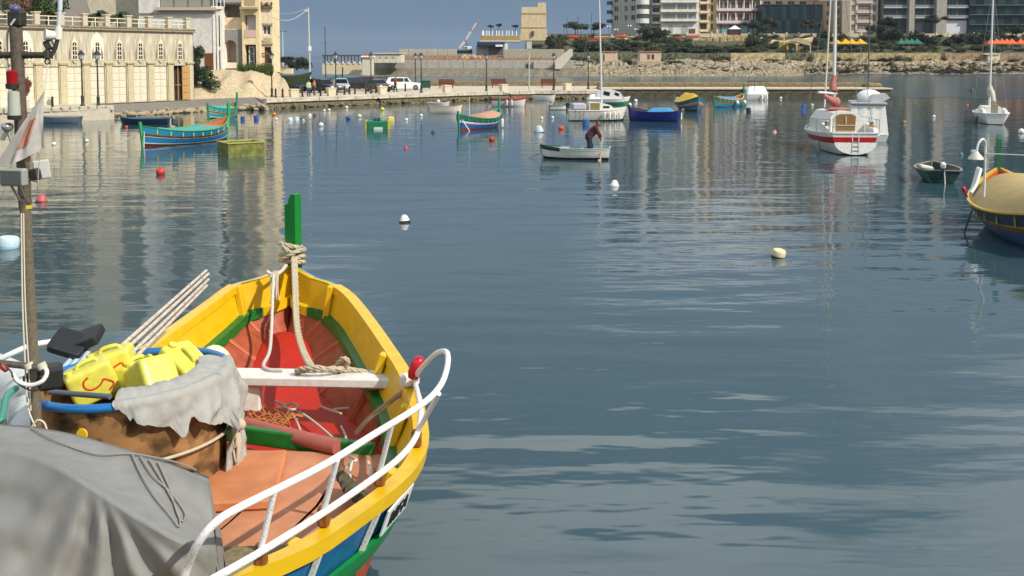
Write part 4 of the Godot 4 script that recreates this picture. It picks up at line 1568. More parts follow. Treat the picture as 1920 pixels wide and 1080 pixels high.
func build_breakwater() -> void:
	var conc := M("#a9a8a1", 0.9, "plaster", 0.15, "rough", 3.0)
	var conc2 := M("#b7b2a2", 0.9, "plaster", 0.12)
	var b := mb()
	# rock foot
	var nz := FastNoiseLite.new()
	nz.seed = 21
	nz.frequency = 0.25
	var rows := []
	for q in [[146.0, 270.0, 0.9], [141.0, 272.0, 0.5], [136, 274, 0.5], [131, 277, 0.4], [128, 281, 0.1]]:
		var row := PackedVector3Array()
		for i in 90:
			var p := at(690.0 + i * 4.6, q[0], q[1])
			p += Vector3(0, nz.get_noise_2d(p.x * 1.3, q[1] * 2.0) * q[2], nz.get_noise_2d(p.x, q[1] + 70) * q[2] * 2.0)
			row.append(p)
		rows.append(row)
	b.grid(rows)
	struct("breakwater_rocks", b, M("#8d8876", 0.95, "grime", 0.15, "rough", 8.0))
	b = mb()
	for k in 17: wbox(b, 685 + k * 23.0, 707.4 + k * 23.0, 113.5, 130, 281, 3.0, 0.06)
	var w := solo("sea_wall", b, conc, "long grey concrete sea wall along the top of the breakwater rocks", "wall")
	b = mb()
	rows = []
	for q in [[114, 283.5, 0.0], [110.5, 287, 0.3], [106.5, 292, 0.6], [103.5, 296, 0.2]]:
		var row := PackedVector3Array()
		for i in 70:
			var p := at(715.0 + i * 5.0, q[0], q[1])
			p.y += nz.get_noise_2d(p.x * 1.7, q[1]) * q[2]
			row.append(p)
		rows.append(row)
	b.grid(rows)
	struct("red_earth", b, M("#9a7358", 0.95, "rock", 0.12))
	# heap of rubble
	b = mb()
	for i in 60: rock(b, at(rng.randf_range(866, 902), rng.randf_range(106, 112), 288 + rng.randf() * 3), Vector3(0.7, 0.5, 0.6) * rng.randf_range(0.6, 1.5))
	struct("rubble_heap", b, M("#c7ad7c", 0.95, "stone", 0.4), "stuff")
	# upper concrete panels
	var t := thing("panel_wall", "row of tall grey concrete panels behind the red earth", "wall", at(748, 104, 298))
	for k in 6:
		b = mb()
		wbox(b, 748 + k * 18.2, 765 + k * 18.2, 92.5 - (k % 2) * 0.4, 107, 298, 0.5, 0.05)
		objw("panel", b, conc2, t)
	# low cream building
	var glz := glass_dark()
	t = thing("harbour_store", "low cream flat-roofed store at the root of the breakwater", "building", at(702, 117, 270))
	b = mb()
	wbox(b, 702, 752, 100.5, 118, 270, 9.0, 0.05)
	objw("wall", b, M("#d9d2bd", 0.85, "plaster", 0.2), t)
	b = mb()
	wbox(b, 700, 753.5, 99, 101, 269.6, 9.8, 0.03)
	objw("roof", b, M("#cfb9a6", 0.85), t)
	for k in 4:
		b = mb()
		wbox(b, 706 + k * 12.0, 707.2 + k * 12.0, 103, 117, 269.96, 0.1)
		objw("pier_strip", b, M("#b9b29c", 0.85), t)
	for k in 3:
		b = mb()
		wbox(b, 709.5 + k * 12.0, 715 + k * 12.0, 106, 110, 269.95, 0.1)
		objw("window", b, M("#8f958f", 0.3), t)
	# pergola and cream wall behind the parked cars
	t = thing("pergola_wall", "cream wall with a slender dark pergola behind the parked cars", "wall", at(650, 135, 188))
	b = mb()
	wbox(b, 604, 690, 119, 140, 188, 1.0, 0.04)
	objw("wall", b, M("#d8cbac", 0.85, "plaster", 0.3), t)
	b = mb()
	for k in 8: wbox(b, 610 + k * 10.5, 613 + k * 10.5, 115.5, 119.2, 187.8, 0.4)
	objw("wall_stub", b, M("#e3dccb", 0.85), t)
	for k in 13:
		b = mb()
		wbox(b, 607 + k * 6.4, 608.3 + k * 6.4, 105.5, 119.5, 190, 0.15)
		objw("post", b, M("#4a4145", 0.7), t)
	b = mb()
	wbox(b, 604, 690, 103.6, 105.5, 189.6, 0.4)
	wbox(b, 604, 690, 103.6, 105.5, 192.0, 0.4)
	for k in 20: wbox(b, 605 + k * 4.3, 606 + k * 4.3, 102.8, 103.6, 189.3, 3.4)
	objw("beam", b, M("#5c4a4a", 0.7), t)
	t = thing("gate_house", "small pale gate pavilion at the right end of the pergola wall", "building", at(688, 140, 182))
	b = mb()
	wbox(b, 679, 695.5, 108, 142, 182, 4.0, 0.06)
	objw("wall", b, M("#d6cfbd", 0.85, "plaster", 0.3), t)
	b = mb()
	wbox(b, 676, 697, 104.5, 108, 181.7, 4.6, 0.06)
	objw("roof", b, M("#e6e2d8", 0.8), t)
	b = mb()
	wbox(b, 683, 690, 100.5, 104.5, 183, 2.0, 0.06)
	objw("chimney", b, M("#a04a44", 0.8), t)
	t = thing("low_cream_wall", "low cream wall below the street light and dark bush", "wall", at(540, 128, 140))
	b = mb()
	wbox(b, 505, 548, 125, 140, 150, 0.8, 0.05)
	objw("wall", b, M("#ddd2ba", 0.85, "plaster", 0.3), t)
	b = mb()
	wbox(b, 503, 549, 123.6, 125, 149.8, 1.2, 0.03)
	objw("coping", b, M("#e6decb", 0.85), t)
	# mobile crane
	t = thing("mobile_crane", "white mobile crane with red striped boom raised against the sky", "crane", at(874, 98, 300))
	b = mb()
	wbox(b, 857, 885, 93.5, 98, 300, 2.6, 0.1)
	objw("chassis", b, M("#4c4a48", 0.7), t)
	b = mb()
	wbox(b, 870, 884, 87, 93.5, 300, 2.4, 0.2)
	objw("cab", b, M("#cfd3d6", 0.5), t)
	b = mb()
	wbox(b, 871.5, 876, 88, 91, 299.95, 0.1)
	objw("cab_window", b, glz, t)
	for k in 5:
		b = mb()
		var c := at(860 + k * 5.6, 98, 299.7)
		b.lathe([Vector2(0, -0.2), Vector2(0.5, -0.2), Vector2(0.5, 0.2), Vector2(0, 0.2)], c, 12, Basis(Vector3.RIGHT, PI / 2))
		objw("wheel", b, M("#1a1a1a", 0.8), t)
	var boom := [at(861, 91, 301), at(871, 77.5, 301), at(873.5, 74, 301), at(883, 59, 301), at(885.5, 55.5, 301), at(893, 43, 301), at(895.5, 38.5, 301)]
	for k in 6:
		b = mb()
		var a: Vector3 = boom[k]
		var e: Vector3 = boom[k + 1]
		b.box((a + e) / 2, Vector3((e - a).length(), 0.85 - k * 0.08, 0.7), Basis(Vector3.BACK, atan2(e.y - a.y, e.x - a.x)), 0.05)
		objw("boom_section", b, M("#b9bcbc", 0.5) if k % 2 == 0 else M("#a9796f", 0.6), t)
	b = mb()
	b.tube(pts([at(878, 92, 301.5), at(872, 75, 301.2)]), 0.18, 6)
	objw("ram", b, M("#4e5258", 0.5), t)
	b = mb()
	b.tube(pts([boom[6], at(895.8, 50, 301)]), 0.03, 4)
	objw("hoist_rope", b, M("#33353a", 0.6), t)
	# kiosk with dark blue canopy
	t = thing("kiosk", "grey kiosk under a flat dark blue canopy below the terrace", "building", at(920, 104, 300))
	b = mb()
	wbox(b, 893, 945, 86, 106, 300, 6.0, 0.1)
	objw("wall", b, M("#a3a6a6", 0.85, "plaster", 0.3), t)
	b = mb()
	wbox(b, 916, 943, 87.5, 104, 299.9, 0.1)
	objw("opening", b, M("#5b6062", 0.6), t)
	b = mb()
	wbox(b, 894, 947, 78.5, 85.8, 298, 8.0, 0.1)
	objw("canopy", b, M("#1f2c55", 0.7), t)
	b = mb()
	wbox(b, 929, 943, 84, 87.5, 296, 1.8, 0.05)
	objw("awning", b, M("#e8e9e6", 0.7), t)
	b = mb()
	wbox(b, 946, 952, 82, 94, 297, 0.6, 0.05)
	objw("buttress", b, M("#d0d0cb", 0.8), t)
	# terrace with pale posts
	t = thing("tower_terrace", "brown stone terrace with a row of slim white posts beside the tower", "terrace", at(938, 78, 322))
	b = mb()
	wbox(b, 902, 974, 66.5, 79, 322, 6.0, 0.1)
	objw("wall", b, M("#b49b70", 0.9, "stone", 0.2), t)
	b = mb()
	wbox(b, 900, 976, 75.5, 79.5, 318, 3.0, 0.1)
	objw("ledge", b, M("#b9ad92", 0.85), t)
	for k in 11:
		b = mb()
		var x := 904 + k * 6.2 + (1.5 if k % 3 == 1 else 0.0)
		wbox(b, x, x + (4.0 if k == 0 else 1.8), 57.5, 66.5, 322.4, 0.3)
		objw("post", b, M("#dfe4e4", 0.7), t)
	for k in 3:
		tree("terrace_palm_bush", ["leftmost small dark palm on the tower terrace", "middle larger dark palm on the tower terrace", "rightmost small dark palm close to the tower"][k], "bush", at([920, 935, 966][k], 58, 326), 2.0 + k % 2 * 0.4, Vector3(1.0, 0.6, 0.7), "#333f38", k)
	# watch tower
	t = thing("watch_tower", "square sandstone watch tower with a raised turret on its right", "tower", at(1000, 72, 330))
	var sand := M("#d6c4a0", 0.9, "plaster", 0.15, "rough", 2.0)
	b = mb()
	var corner := [[977.5, 1024.2, 26.0], [977.5, 1024.2, 50.0], [976.5, 1025.5, 60.0], [974.5, 1028, 76.0]]
	rows = []
	for q in corner:
		var a := at(q[0], q[2], 330)
		var c := at(q[1], q[2], 330)
		rows.append([a, c, Vector3(c.x, c.y, -338), Vector3(a.x, a.y, -338)])
	for k in 3:
		for s in 4: b.quad(rows[k + 1][s], rows[k + 1][(s + 1) % 4], rows[k][(s + 1) % 4], rows[k][s])
	objw("wall", b, sand, t)
	b = mb()
	wbox(b, 977.8, 1023.8, 13.5, 23.2, 330.05, 8.0, 0.05)
	objw("parapet", b, sand, t)
	b = mb()
	wbox(b, 1008.5, 1023.5, 5.0, 13.5, 330.1, 5.0, 0.06)
	objw("turret", b, sand, t)
	b = mb()
	wbox(b, 976.8, 1024.8, 23.2, 26.0, 329.8, 8.4, 0.05)
	objw("string_course", b, M("#c4b08a", 0.9, "plaster", 0.3), t)
	b = mb()
	wbox(b, 976.6, 1025.0, 50.5, 52, 329.8, 8.4, 0.05)
	objw("string_course", b, M("#c4b08a", 0.9, "plaster", 0.3), t)
	b = mb()
	wbox(b, 997, 1001, 58, 67, 329.4, 0.5)
	objw("door", b, M("#4c3c2a", 0.8), t)
	# big retaining walls right of the kiosk, with a white sloping wing
	t = thing("retaining_wall", "grey retaining wall ending in a white sloping wing", "wall", at(1010, 128, 276))
	b = mb()
	wbox(b, 944, 1058, 92.5, 112, 290, 2.0, 0.08)
	objw("upper_wall", b, M("#a5a293", 0.9, "plaster", 0.2, "rough", 2.0), t)
	b = mb()
	wbox(b, 1000, 1042, 115, 129, 279, 2.0, 0.08)
	objw("lower_wall", b, M("#b1afa4", 0.9, "plaster", 0.2), t)
	b = mb()
	var wing := PackedVector2Array()
	for q in [[1041, 129], [1041, 113], [1068, 92], [1073.5, 92], [1073.5, 104], [1052, 129]]:
		var a := at(q[0], q[1], 276)
		wing.append(Vector2(a.x, a.y))
	b.prism(wing, -277.0, -275.8)
	objw("wing_wall", b, M("#d4cfbf", 0.9, "plaster", 0.2), t)
	b = mb()
	wbox(b, 987, 990.5, 119, 131, 280.8, 0.2)
	objw("doorway", b, M("#2b2a28", 0.8), t)


# ---------------------------------------------------------------- far shore
func build_far_shore() -> void:
	var nz := FastNoiseLite.new()
	nz.seed = 33
	nz.frequency = 0.12
	nz.fractal_octaves = 4
	# rock shelf: dark wet ledge below, pale rock above
	var prof := [[146.0, 270.0, 0.3], [141.5, 273.0, 0.6], [137, 276.0, 0.7], [133, 278, 0.9], [129.5, 282, 1.0], [126.0, 285.0, 1.1], [122, 288, 1.2], [118.5, 292.0, 1.1], [115, 296, 0.9], [112.5, 300.0, 0.5], [111.0, 306.0, 0.1]]
	var rows := []
	for q in prof:
		var row := PackedVector3Array()
		for i in 300:
			var x := 985.0 + i * 4.6
			var right := smoothstep(1470.0, 1520.0, x)
			var p := at(x, lerpf(q[0], 112.0 + (q[0] - 112.0) * 0.8, right), q[1] + 22.0 * right * clampf((q[0] - 111.0) / 30.0, 0.0, 1.0))
			var a := nz.get_noise_3d(p.x, q[1] * 2.4, 0.0)
			var e := nz.get_noise_3d(p.x * 3.1, q[1] * 5.0, 9.0)
			p += Vector3(0, (a * 1.5 + e * 0.7) * q[2], (a * 3.0 - e * 1.5) * q[2])
			row.append(p)
		rows.append(row)
	var b := mb()
	b.grid(rows.slice(0, 5))
	struct("wet_rock_ledge", b, M("#a3977c", 0.95, "rock", 0.12, "rough", 12.0))
	b = mb()
	b.grid(rows.slice(4))
	struct("rock_shore", b, M("#ab9f84", 0.95, "rock", 0.09, "rough", 12.0))
	b = mb()
	for i in 420:
		var x := rng.randf_range(1060, 2100)
		var y := rng.randf_range(113, 131)
		var d := 300.0 - (y - 112.0) * 1.05 + 8.0 * smoothstep(1470.0, 1520.0, x)
		rock(b, at(x, y, d), Vector3(1.2, 0.45, 0.8) * rng.randf_range(0.4, 1.2))
	struct("shore_boulders", b, M("#a89c82", 0.95, "rock", 0.2), "stuff")
	# park slope and the road on top
	rows = []
	for q in [[112.0, 302.0], [101.0, 303.0], [98.5, 318.0], [90.0, 330.0], [79.0, 346.0], [66.5, 362.0], [63.0, 368.0], [63.5, 380.0], [66.0, 430.0]]:
		var row := PackedVector3Array()
		for i in 120:
			var p := at(985.0 + i * 12.0, q[0], q[1])
			p.y += nz.get_noise_2d(p.x * 0.8, q[1]) * 0.5
			row.append(p)
		rows.append(row)
	b = mb()
	b.grid(rows)
	struct("park_slope", b, M("#5a5c3e", 0.95, "rock", 0.1))
	b = mb()
	for k in 3:
		var x0: float = [1370.0, 1526.0, 1772.0][k]
		var x1: float = [1472.0, 1764.0, 2020.0][k]
		var y1: float = [113.5, 112.0, 113.0][k]
		b = mb()
		var n := int((x1 - x0) / 17.0)
		var t := thing("garden_wall", ["cream garden wall left of the playground above the rocks", "long cream garden wall below the yellow and green umbrellas", "brownish garden wall below the orange umbrellas"][k], "wall", at(x0, y1, 301.0))
		for i in n:
			b = mb()
			wbox(b, x0 + i * 17.0, x0 + i * 17.0 + 16.8, 99.5, y1, 300.5, 1.2, 0.05)
			objw("wall_section", b, M(["#d9c99c", "#cdbb8b", "#b59f82"][k], 0.9, "grime", 0.15), t)
	# upper retaining walls and bastion
	var t := thing("bastion_wall", "rounded sandstone retaining wall below the white marquee", "wall", at(1300, 92, 348))
	for k in 8:
		b = mb()
		wbox(b, 1298 + k * 13.0, 1310.8 + k * 13.0, 74 - k * 1.35, 93 - k * 0.3, 348 + absf(k - 4) * 0.4, 6.0, 0.2)
		objw("wall_section", b, M("#cdb98d", 0.9, "grime", 0.15), t)
	t = thing("promenade_wall", "pale balustrade wall of the promenade behind the trees", "wall", at(1040, 78, 358))
	for k in 42:
		b = mb()
		wbox(b, 1030 + k * 23.4, 1052.5 + k * 23.4, 63.0 + (5.0 if k < 11 else 0.0), 70 + (6.0 if k < 11 else 0.0), 358, 0.6, 0.05)
		objw("wall_section", b, M("#cfc3a6", 0.9, "plaster", 0.3), t)
		b = mb()
		wbox(b, 1030 + k * 23.4 - 0.6, 1030 + k * 23.4 + 1.4, 60.5 + (4.0 if k < 11 else 0.0), 70 + (6.0 if k < 11 else 0.0), 357.8, 0.8, 0.03)
		objw("pillar", b, M("#ddd6c4", 0.85), t)
	# coloured stalls of a play fair
	for q in [[1066, 1086, 67, 80, "#d9a33c", "#c5482f", "orange and cream play stall left of the yacht mast"], [1100, 1131, 71, 78, "#d4b79a", "#b83a30", "long low red-topped stall behind the yacht mast"], [1155, 1176, 66, 76, "#e0c39a", "#d2452e", "red-topped stall right of the yacht mast"],
			[1251, 1277, 69, 79, "#dfc27c", "#cf3d2c", "cream stall with red lettering-like band beside the big tree"], [1289, 1312, 66, 74, "#c9ccc8", "#c8554b", "grey stall with pink roof below the curved flats"]]:
		t = thing("play_stall", q[6], "stall", at(q[0], q[3], 352), 0.0, "coloured stalls on the promenade")
		b = mb()
		wbox(b, q[0], q[1], q[2] + 3.5, q[3], 352, 2.0, 0.1)
		objw("stall_body", b, M(q[4], 0.8), t)
		b = mb()
		wbox(b, q[0] - 1, q[1] + 1, q[2], q[2] + 3.5, 351.6, 2.8, 0.1)
		objw("stall_roof", b, M(q[5], 0.8), t)
		for k in 3:
			b = mb()
			var x: float = lerpf(q[0], q[1], 0.15 + k * 0.3)
			wbox(b, x, x + 3.0, q[2] + 5.0, q[3] - 2.0, 351.9, 0.2)
			objw("panel", b, M(["#4f9a55", q[5], "#e6d7a0"][k], 0.7), t)
	# shore huts
	for q in [[1126, 1152, 1158, "pale flat-roofed shore hut with one dark slit on stone base", 0], [1200, 1231, 1239.5, "pale flat-roofed shore hut with two small windows", 1]]:
		t = thing("shore_hut", q[3], "hut", at(q[0], 127, 289))
		var fm := M("#cdbba6", 0.85, "plaster", 0.3)
		b = mb()
		wbox(b, q[0], q[2], 97.5, 115, 289, 5.0, 0.05)
		objw("wall", b, fm, t)
		b = mb()
		wbox(b, q[0] - 0.8, q[2] + 0.8, 96, 97.6, 288.7, 5.6, 0.03)
		objw("roof", b, M("#a8715f", 0.8), t)
		b = mb()
		wbox(b, q[0] - (5 if q[4] == 1 else 0), q[2], 115, 128, 288.8, 5.6, 0.06)
		objw("stone_base", b, M("#cfc0a0", 0.9, "grime", 0.3), t)
		var wins := [[1131, 1133.5, 102, 114]] if q[4] == 0 else [[1214, 1218.5, 102, 111], [1222, 1226.5, 102, 111]]
		for w in wins:
			b = mb()
			wbox(b, w[0], w[1], w[2], w[3], 288.92, 0.2)
			objw("window", b, M("#2d2b29" if w != wins[0] or q[4] == 0 else "#7a3a31", 0.5), t)
	t = thing("shore_hut", "plain white block hut on the rocks behind the right-hand yacht mast", "hut", at(1848, 129, 300))
	b = mb()
	wbox(b, 1852, 1875, 102, 129, 299, 4.0, 0.1)
	objw("wall", b, M("#dcd6bd", 0.85, "plaster", 0.3), t)
	b = mb()
	wbox(b, 1846, 1876, 100.8, 102.4, 298.6, 4.8, 0.05)
	objw("roof", b, M("#d8d3c0", 0.85), t)
	b = mb()
	wbox(b, 1864, 1867, 110, 122, 298.9, 0.2)
	objw("door", b, M("#c2bda6", 0.8), t)
	# playground
	t = thing("playground_shelter", "playground shelter with yellow posts and tan roof above the rocks", "playground", at(1500, 100, 318))
	b = mb()
	var sl := PackedVector2Array()
	for q in [[1481, 77], [1497, 71], [1518, 77], [1520, 86], [1503, 82], [1494, 79]]:
		var a := at(q[0], q[1], 318)
		sl.append(Vector2(a.x, a.y))
	b.prism(sl, -321.0, -317.5)
	objw("roof", b, M("#b9a98c", 0.85, "plaster", 0.3), t)
	for q in [[1475.5, 86, 100], [1493.0, 80, 99], [1469, 70, 84], [1518.5, 84, 105]]:
		b = mb()
		wbox(b, q[0], q[0] + 2.2, q[1], q[2], 317.4, 0.4, 0.03)
		objw("post", b, M("#d9b21e" if q[0] < 1500 else "#b8ae92", 0.6), t)
	b = mb()
	wbox(b, 1460, 1492, 79, 98, 322, 1.0, 0.1)
	objw("back_wall", b, M("#8b8756", 0.9, "plaster", 0.3), t)
	b = mb()
	wbox(b, 1485, 1489, 90, 100, 317.5, 0.5, 0.1)
	objw("blue_panel", b, M("#3d6ca4", 0.6), t)
	t = thing("garden_ramp", "pale curving ramp above the playground shelter", "ramp", at(1428, 78, 340))
	b = mb()
	var rp := [PackedVector3Array(), PackedVector3Array(), PackedVector3Array()]
	for i in 16:
		var u := i / 15.0
		var x := 1426.0 + 100.0 * u
		var y := 66.0 + 10.5 * sin(PI * (0.12 + 0.78 * u)) * (1.0 if u < 0.5 else 0.8)
		rp[0].append(at(x, y, 339)); rp[1].append(at(x, y + 2.6, 338.6)); rp[2].append(at(x, y + 12.0, 338.4))
	b.grid(rp, false, true)
	objw("ramp_wall", b, M("#cdbd97", 0.9, "plaster", 0.3), t)
	# umbrellas
	var fam := [["yellow", "#e0ac12", [1567.0, 1584.5, 1596.5, 1612.5]], ["green", "#1f6b52", [1689.0, 1699.5, 1708.5, 1718.5]], ["orange", "#e2632b", [1857.0, 1867.5, 1877.5, 1886.5, 1896.0, 1912.5]]]
	var ords := ["leftmost", "second", "third", "fourth", "fifth", "rightmost"]
	for fi in 3:
		var q: Array = fam[fi]
		var xs: Array = q[2]
		for k in xs.size():
			var lab := "%s square %s sun shade of the row in the far park" % ["rightmost" if k == xs.size() - 1 else ords[k], q[0]]
			var d := 321.0 + k * 0.9
			var foot := at(xs[k], 98.0, d)
			t = thing("sun_shade", lab, "umbrella", foot, 0.0, "%s sun shades in the far park" % q[0])
			var top := at(xs[k], 72.0, d).y - foot.y
			var eave := at(xs[k], 81.5, d).y - foot.y
			var hw := 1.55 if fi != 0 else 1.75
			b = mb()
			var pk := Vector3(0, top, 0)
			var cs := []
			for s in [[-1, 1], [1, 1], [1, -1], [-1, -1]]: cs.append(Vector3(s[0] * hw, eave, s[1] * hw))
			for i in 4:
				var c0: Vector3 = cs[i]
				var c1: Vector3 = cs[(i + 1) % 4]
				var m0 := c0.lerp(pk, 0.5) - Vector3(0, 0.14, 0)
				var m1 := c1.lerp(pk, 0.5) - Vector3(0, 0.14, 0)
				b.quad(c0, c1, m1, m0).tri(m0, m1, pk)
				b.quad(c0 - Vector3(0, 0.22, 0), c1 - Vector3(0, 0.22, 0), c1, c0)
			obj("canopy", b, M(q[1], 0.75, "cloth", 0.5), t)
			b = mb()
			b.tube(pts([Vector3.ZERO, pk - Vector3(0, 0.1, 0)]), 0.1, 6)
			obj("pole", b, M("#22322b", 0.7), t)
	# trees and bushes: x, y of foot, y of top, half width in pixels, distance, colour, shape, label
	var tr := [
		[1078, 66, 41, 24, 356, "#4a4f30", 0, "left half of the dark tree clump right of the watch tower"], [1112, 66, 42, 26, 358, "#40482e", 1, "right half of the dark tree clump right of the watch tower"],
		[1225, 92, 51, 26, 338, "#35482a", 2, "large dark tree in front of the curved white flats"], [1040, 95, 63, 19, 326, "#454b2e", 3, "olive bush beside the watch tower foot"],
		[1094, 98, 78, 20, 322, "#37492f", 4, "dark bush below the orange play stall"], [1127, 96, 76, 17, 324, "#4a5331", 5, "olive bush left of the yacht mast above the first hut"],
		[1163, 97, 79, 20, 324, "#2f4428", 0, "dark bush just right of the yacht mast"], [1197, 96, 77, 18, 325, "#3d4a2c", 1, "bush left of the large dark tree"],
		[1256, 105, 80, 19, 318, "#3a5230", 2, "green bush right of the hut with two windows"], [1288, 102, 75, 15, 320, "#34492b", 3, "upright dark bush below the bastion wall"],
		[1272, 98, 88, 26, 316, "#3a4f33", 4, "low spreading bush between the two green shrubs"], [1060, 119, 104, 14, 300, "#47562f", 5, "small shrub at the end of the white wing wall"],
		[1084, 117, 106, 12, 300, "#3e5430", 1, "small shrub on the rocks left of the first hut"], [1173, 122, 111, 11, 294, "#3f5a2c", 0, "bright shrub on the rocks between the two huts"], [1262, 124, 113, 16, 294, "#3c6130", 2, "bright low shrub right of the second hut"],
		[1330, 97, 88, 34, 318, "#39503a", 3, "clipped green hedge mass under the bastion wall"], [1375, 96, 89, 30, 317, "#3b5a38", 4, "right part of the clipped hedge under the bastion wall"],
		[1335, 112, 100, 20, 306, "#39432d", 5, "dark shrub left of the cream garden wall"], [1412, 66, 37, 14, 352, "#3d4a30", 0, "tree in front of the red and white flats"],
		[1428, 66, 48, 11, 350, "#414a31", 1, "small tree left of the dark glass block"], [1447, 64, 32, 15, 354, "#47483a", 2, "bare brown-green tree before the glass block's left end"],
		[1522, 64, 34, 16, 354, "#45473a", 3, "bare brown-green tree before the glass block's right end"], [1410, 96, 66, 26, 332, "#43502f", 4, "dark slope bush left of the playground"], [1440, 96, 74, 22, 330, "#475430", 5, "slope bush behind the white playground animal"],
		[1535, 98, 70, 15, 330, "#33452b", 0, "dark bush between playground and yellow shades"], [1556, 78, 56, 17, 348, "#394a33", 1, "bush behind the leftmost yellow shade"], [1580, 100, 84, 26, 332, "#293a27", 2, "dark hedge beneath the left yellow shades"],
		[1624, 100, 84, 26, 332, "#2b3c28", 3, "dark hedge beneath the right yellow shades"], [1645, 80, 47, 18, 346, "#2d3d29", 4, "dark tree right of the yellow shades"], [1672, 62, 31, 28, 352, "#2a3a26", 5, "flat-topped dark tree before the grey balconied flats"],
		[1748, 56, 28, 36, 354, "#2e3f26", 0, "wide flat-topped dark tree under the grey balconies"], [1690, 82, 52, 30, 345, "#2c3c2a", 1, "dark bush behind the green shades"], [1735, 92, 62, 24, 340, "#34452c", 2, "olive bush right of the green shades"],
		[1788, 86, 60, 24, 338, "#25352a", 3, "round dark bush below the white poster wall"], [1830, 92, 60, 24, 342, "#34442c", 4, "bush between round bush and orange shades"], [1868, 78, 52, 26, 350, "#2f4029", 5, "dark tree behind the orange shades"],
		[1905, 78, 46, 24, 352, "#2e4030", 0, "tall dark tree at the far right by the glass tower"], [1660, 100, 88, 30, 330, "#2e4029", 1, "hedge between yellow and green shades"], [1750, 101, 90, 30, 330, "#324329", 2, "hedge right of the green shades"], [1830, 101, 88, 30, 328, "#36482b", 3, "hedge left of the orange shades"],
		[1890, 102, 86, 36, 334, "#2b3c26", 4, "dark hedge beneath the orange shades"], [1690, 115, 103, 16, 300, "#70734a", 5, "dry shrub on the rocks below the green shades"], [1905, 124, 110, 14, 299, "#5b5a45", 0, "dry shrub on the rocks right of the white block hut"], [1450, 117, 110, 14, 299, "#5d6440", 1, "dry shrub below the left cream garden wall"]]
	for q in tr:
		var d: float = q[4]
		var foot := at(q[0], q[1], d)
		var h: float = (q[1] - q[2]) * d / F
		var hw: float = q[3] * d / F
		var is_tree: bool = "tree" in q[7]
		var hy := h * (0.36 if is_tree else 0.55)
		tree("tree" if is_tree else "bush", q[7], "tree" if is_tree else "bush", foot, h, Vector3(hw, hy, minf(hw, 3.0)) * (1.0 if is_tree else 1.22), q[5], q[6], "trees and bushes in the far park", q[0] * 0.7)
	# low scrub that nobody could count
	var mm := MultiMesh.new()
	mm.transform_format = MultiMesh.TRANSFORM_3D
	mm.use_colors = true
	mm.mesh = crown(7)
	mm.instance_count = 420
	for i in 420:
		var x := rng.randf_range(1035, 2010)
		var u := rng.randf()
		if x > 1290 and x < 1402: u *= 0.3
		var foot := at(x, lerpf(99.5, 68.0, u), lerpf(316.0, 360.0, u))
		var s := rng.randf_range(0.5, 1.25)
		if i % 4 == 0:
			foot = at(x, rng.randf_range(112.0, 121.0), 300.0)
			s *= 0.6
		mm.set_instance_transform(i, Transform3D(Basis(Vector3.UP, rng.randf() * TAU).scaled(Vector3(s * 1.9, s, s * 1.7)), foot + Vector3(0, s * 0.4, 0)))
		mm.set_instance_color(i, Color(0.09, 0.115, 0.05).lerp(Color(0.21, 0.19, 0.1), rng.randf() * rng.randf()))
	var scrub := MultiMeshInstance3D.new()
	scrub.name = "park_scrub"
	scrub.multimesh = mm
	var sm := leafy("#ffffff").duplicate() as StandardMaterial3D
	sm.vertex_color_use_as_albedo = true
	scrub.material_override = sm
	add_child(scrub)
	scrub.set_meta("kind", "stuff")
	tag(scrub, "low olive scrub covering the far park slope", "scrub")
	# twin-globe lamps on the promenade
	var gl := [[1057, 52], [1089, 50.5], [1083, 58], [1141, 49.5], [1155, 55.5], [1180, 48.5], [1193, 55]]
	var fg: Node3D = null
	for k in gl.size():
		var foot := at(gl[k][0], 70, 356)
		var lab: String = ["left of the dark tree clump", "over the middle of the tree clump", "low, under the tree clump's middle", "just right of the yacht mast", "low, left of the red-topped stall", "high before the curved flats", "low, left of the large tree"][k]
		var h: float = at(gl[k][0], gl[k][1], 356).y - foot.y
		if true:
			fg = thing("globe_lamp", "white twin-globe lamp " + lab, "street lamp", foot, 0.0, "twin-globe lamps on the far promenade")
			var b2 := mb()
			b2.tube(pts([Vector3.ZERO, Vector3(0, h - 0.2, 0)]), 0.06, 5)
			b2.box(Vector3(0, h - 0.25, 0), Vector3(0.9, 0.05, 0.05))
			obj("post", b2, M("#3a3d40", 0.6), fg)
			for s in [-0.45, 0.45]:
				b2 = mb()
				b2.ball(Vector3(s, h, 0), Vector3(0.27, 0.3, 0.27))
				obj("globe", b2, M("#f0f1ee", 0.3), fg)
	for q in [[1063, 31, 64], [1083, 33, 64], [1109, 24, 64]]:
		t = thing("lamp_mast", "thin dark lamp mast rising from the tree clump, %s of three" % {1063: "left", 1083: "middle", 1109: "right"}[q[0]], "pole", at(q[0], q[2], 362), 0.0, "lamp masts in the tree clump")
		b = mb()
		var top: Vector3 = at(q[0], q[1], 362)
		b.tube(pts([at(q[0], q[2], 362), top]), 0.09, 5)
		objw("post", b, M("#474d58", 0.7), t)
		b = mb()
		b.tube(pts([top, top + Vector3(1.6, 0.5, 0)]), 0.05, 4)
		objw("arm", b, M("#5a606a", 0.7), t)
	# small white marquee
	t = thing("marquee", "small white peaked marquee with dark red sides on the bastion", "tent", at(1377, 66, 352))
	b = mb()
	var pk := at(1378, 47.5, 354)
	var cn := [at(1368, 54.5, 352), at(1389, 54.5, 352), at(1389, 54.5, 352) + Vector3(0, 0, -4), at(1368, 54.5, 352) + Vector3(0, 0, -4)]
	for i in 4: b.tri(cn[i], cn[(i + 1) % 4], pk)
	objw("canopy", b, M("#eef0f0", 0.7), t)
	b = mb()
	wbox(b, 1367, 1389, 54.5, 65, 352.3, 3.5)
	objw("side_wall", b, M("#43262a", 0.8), t)


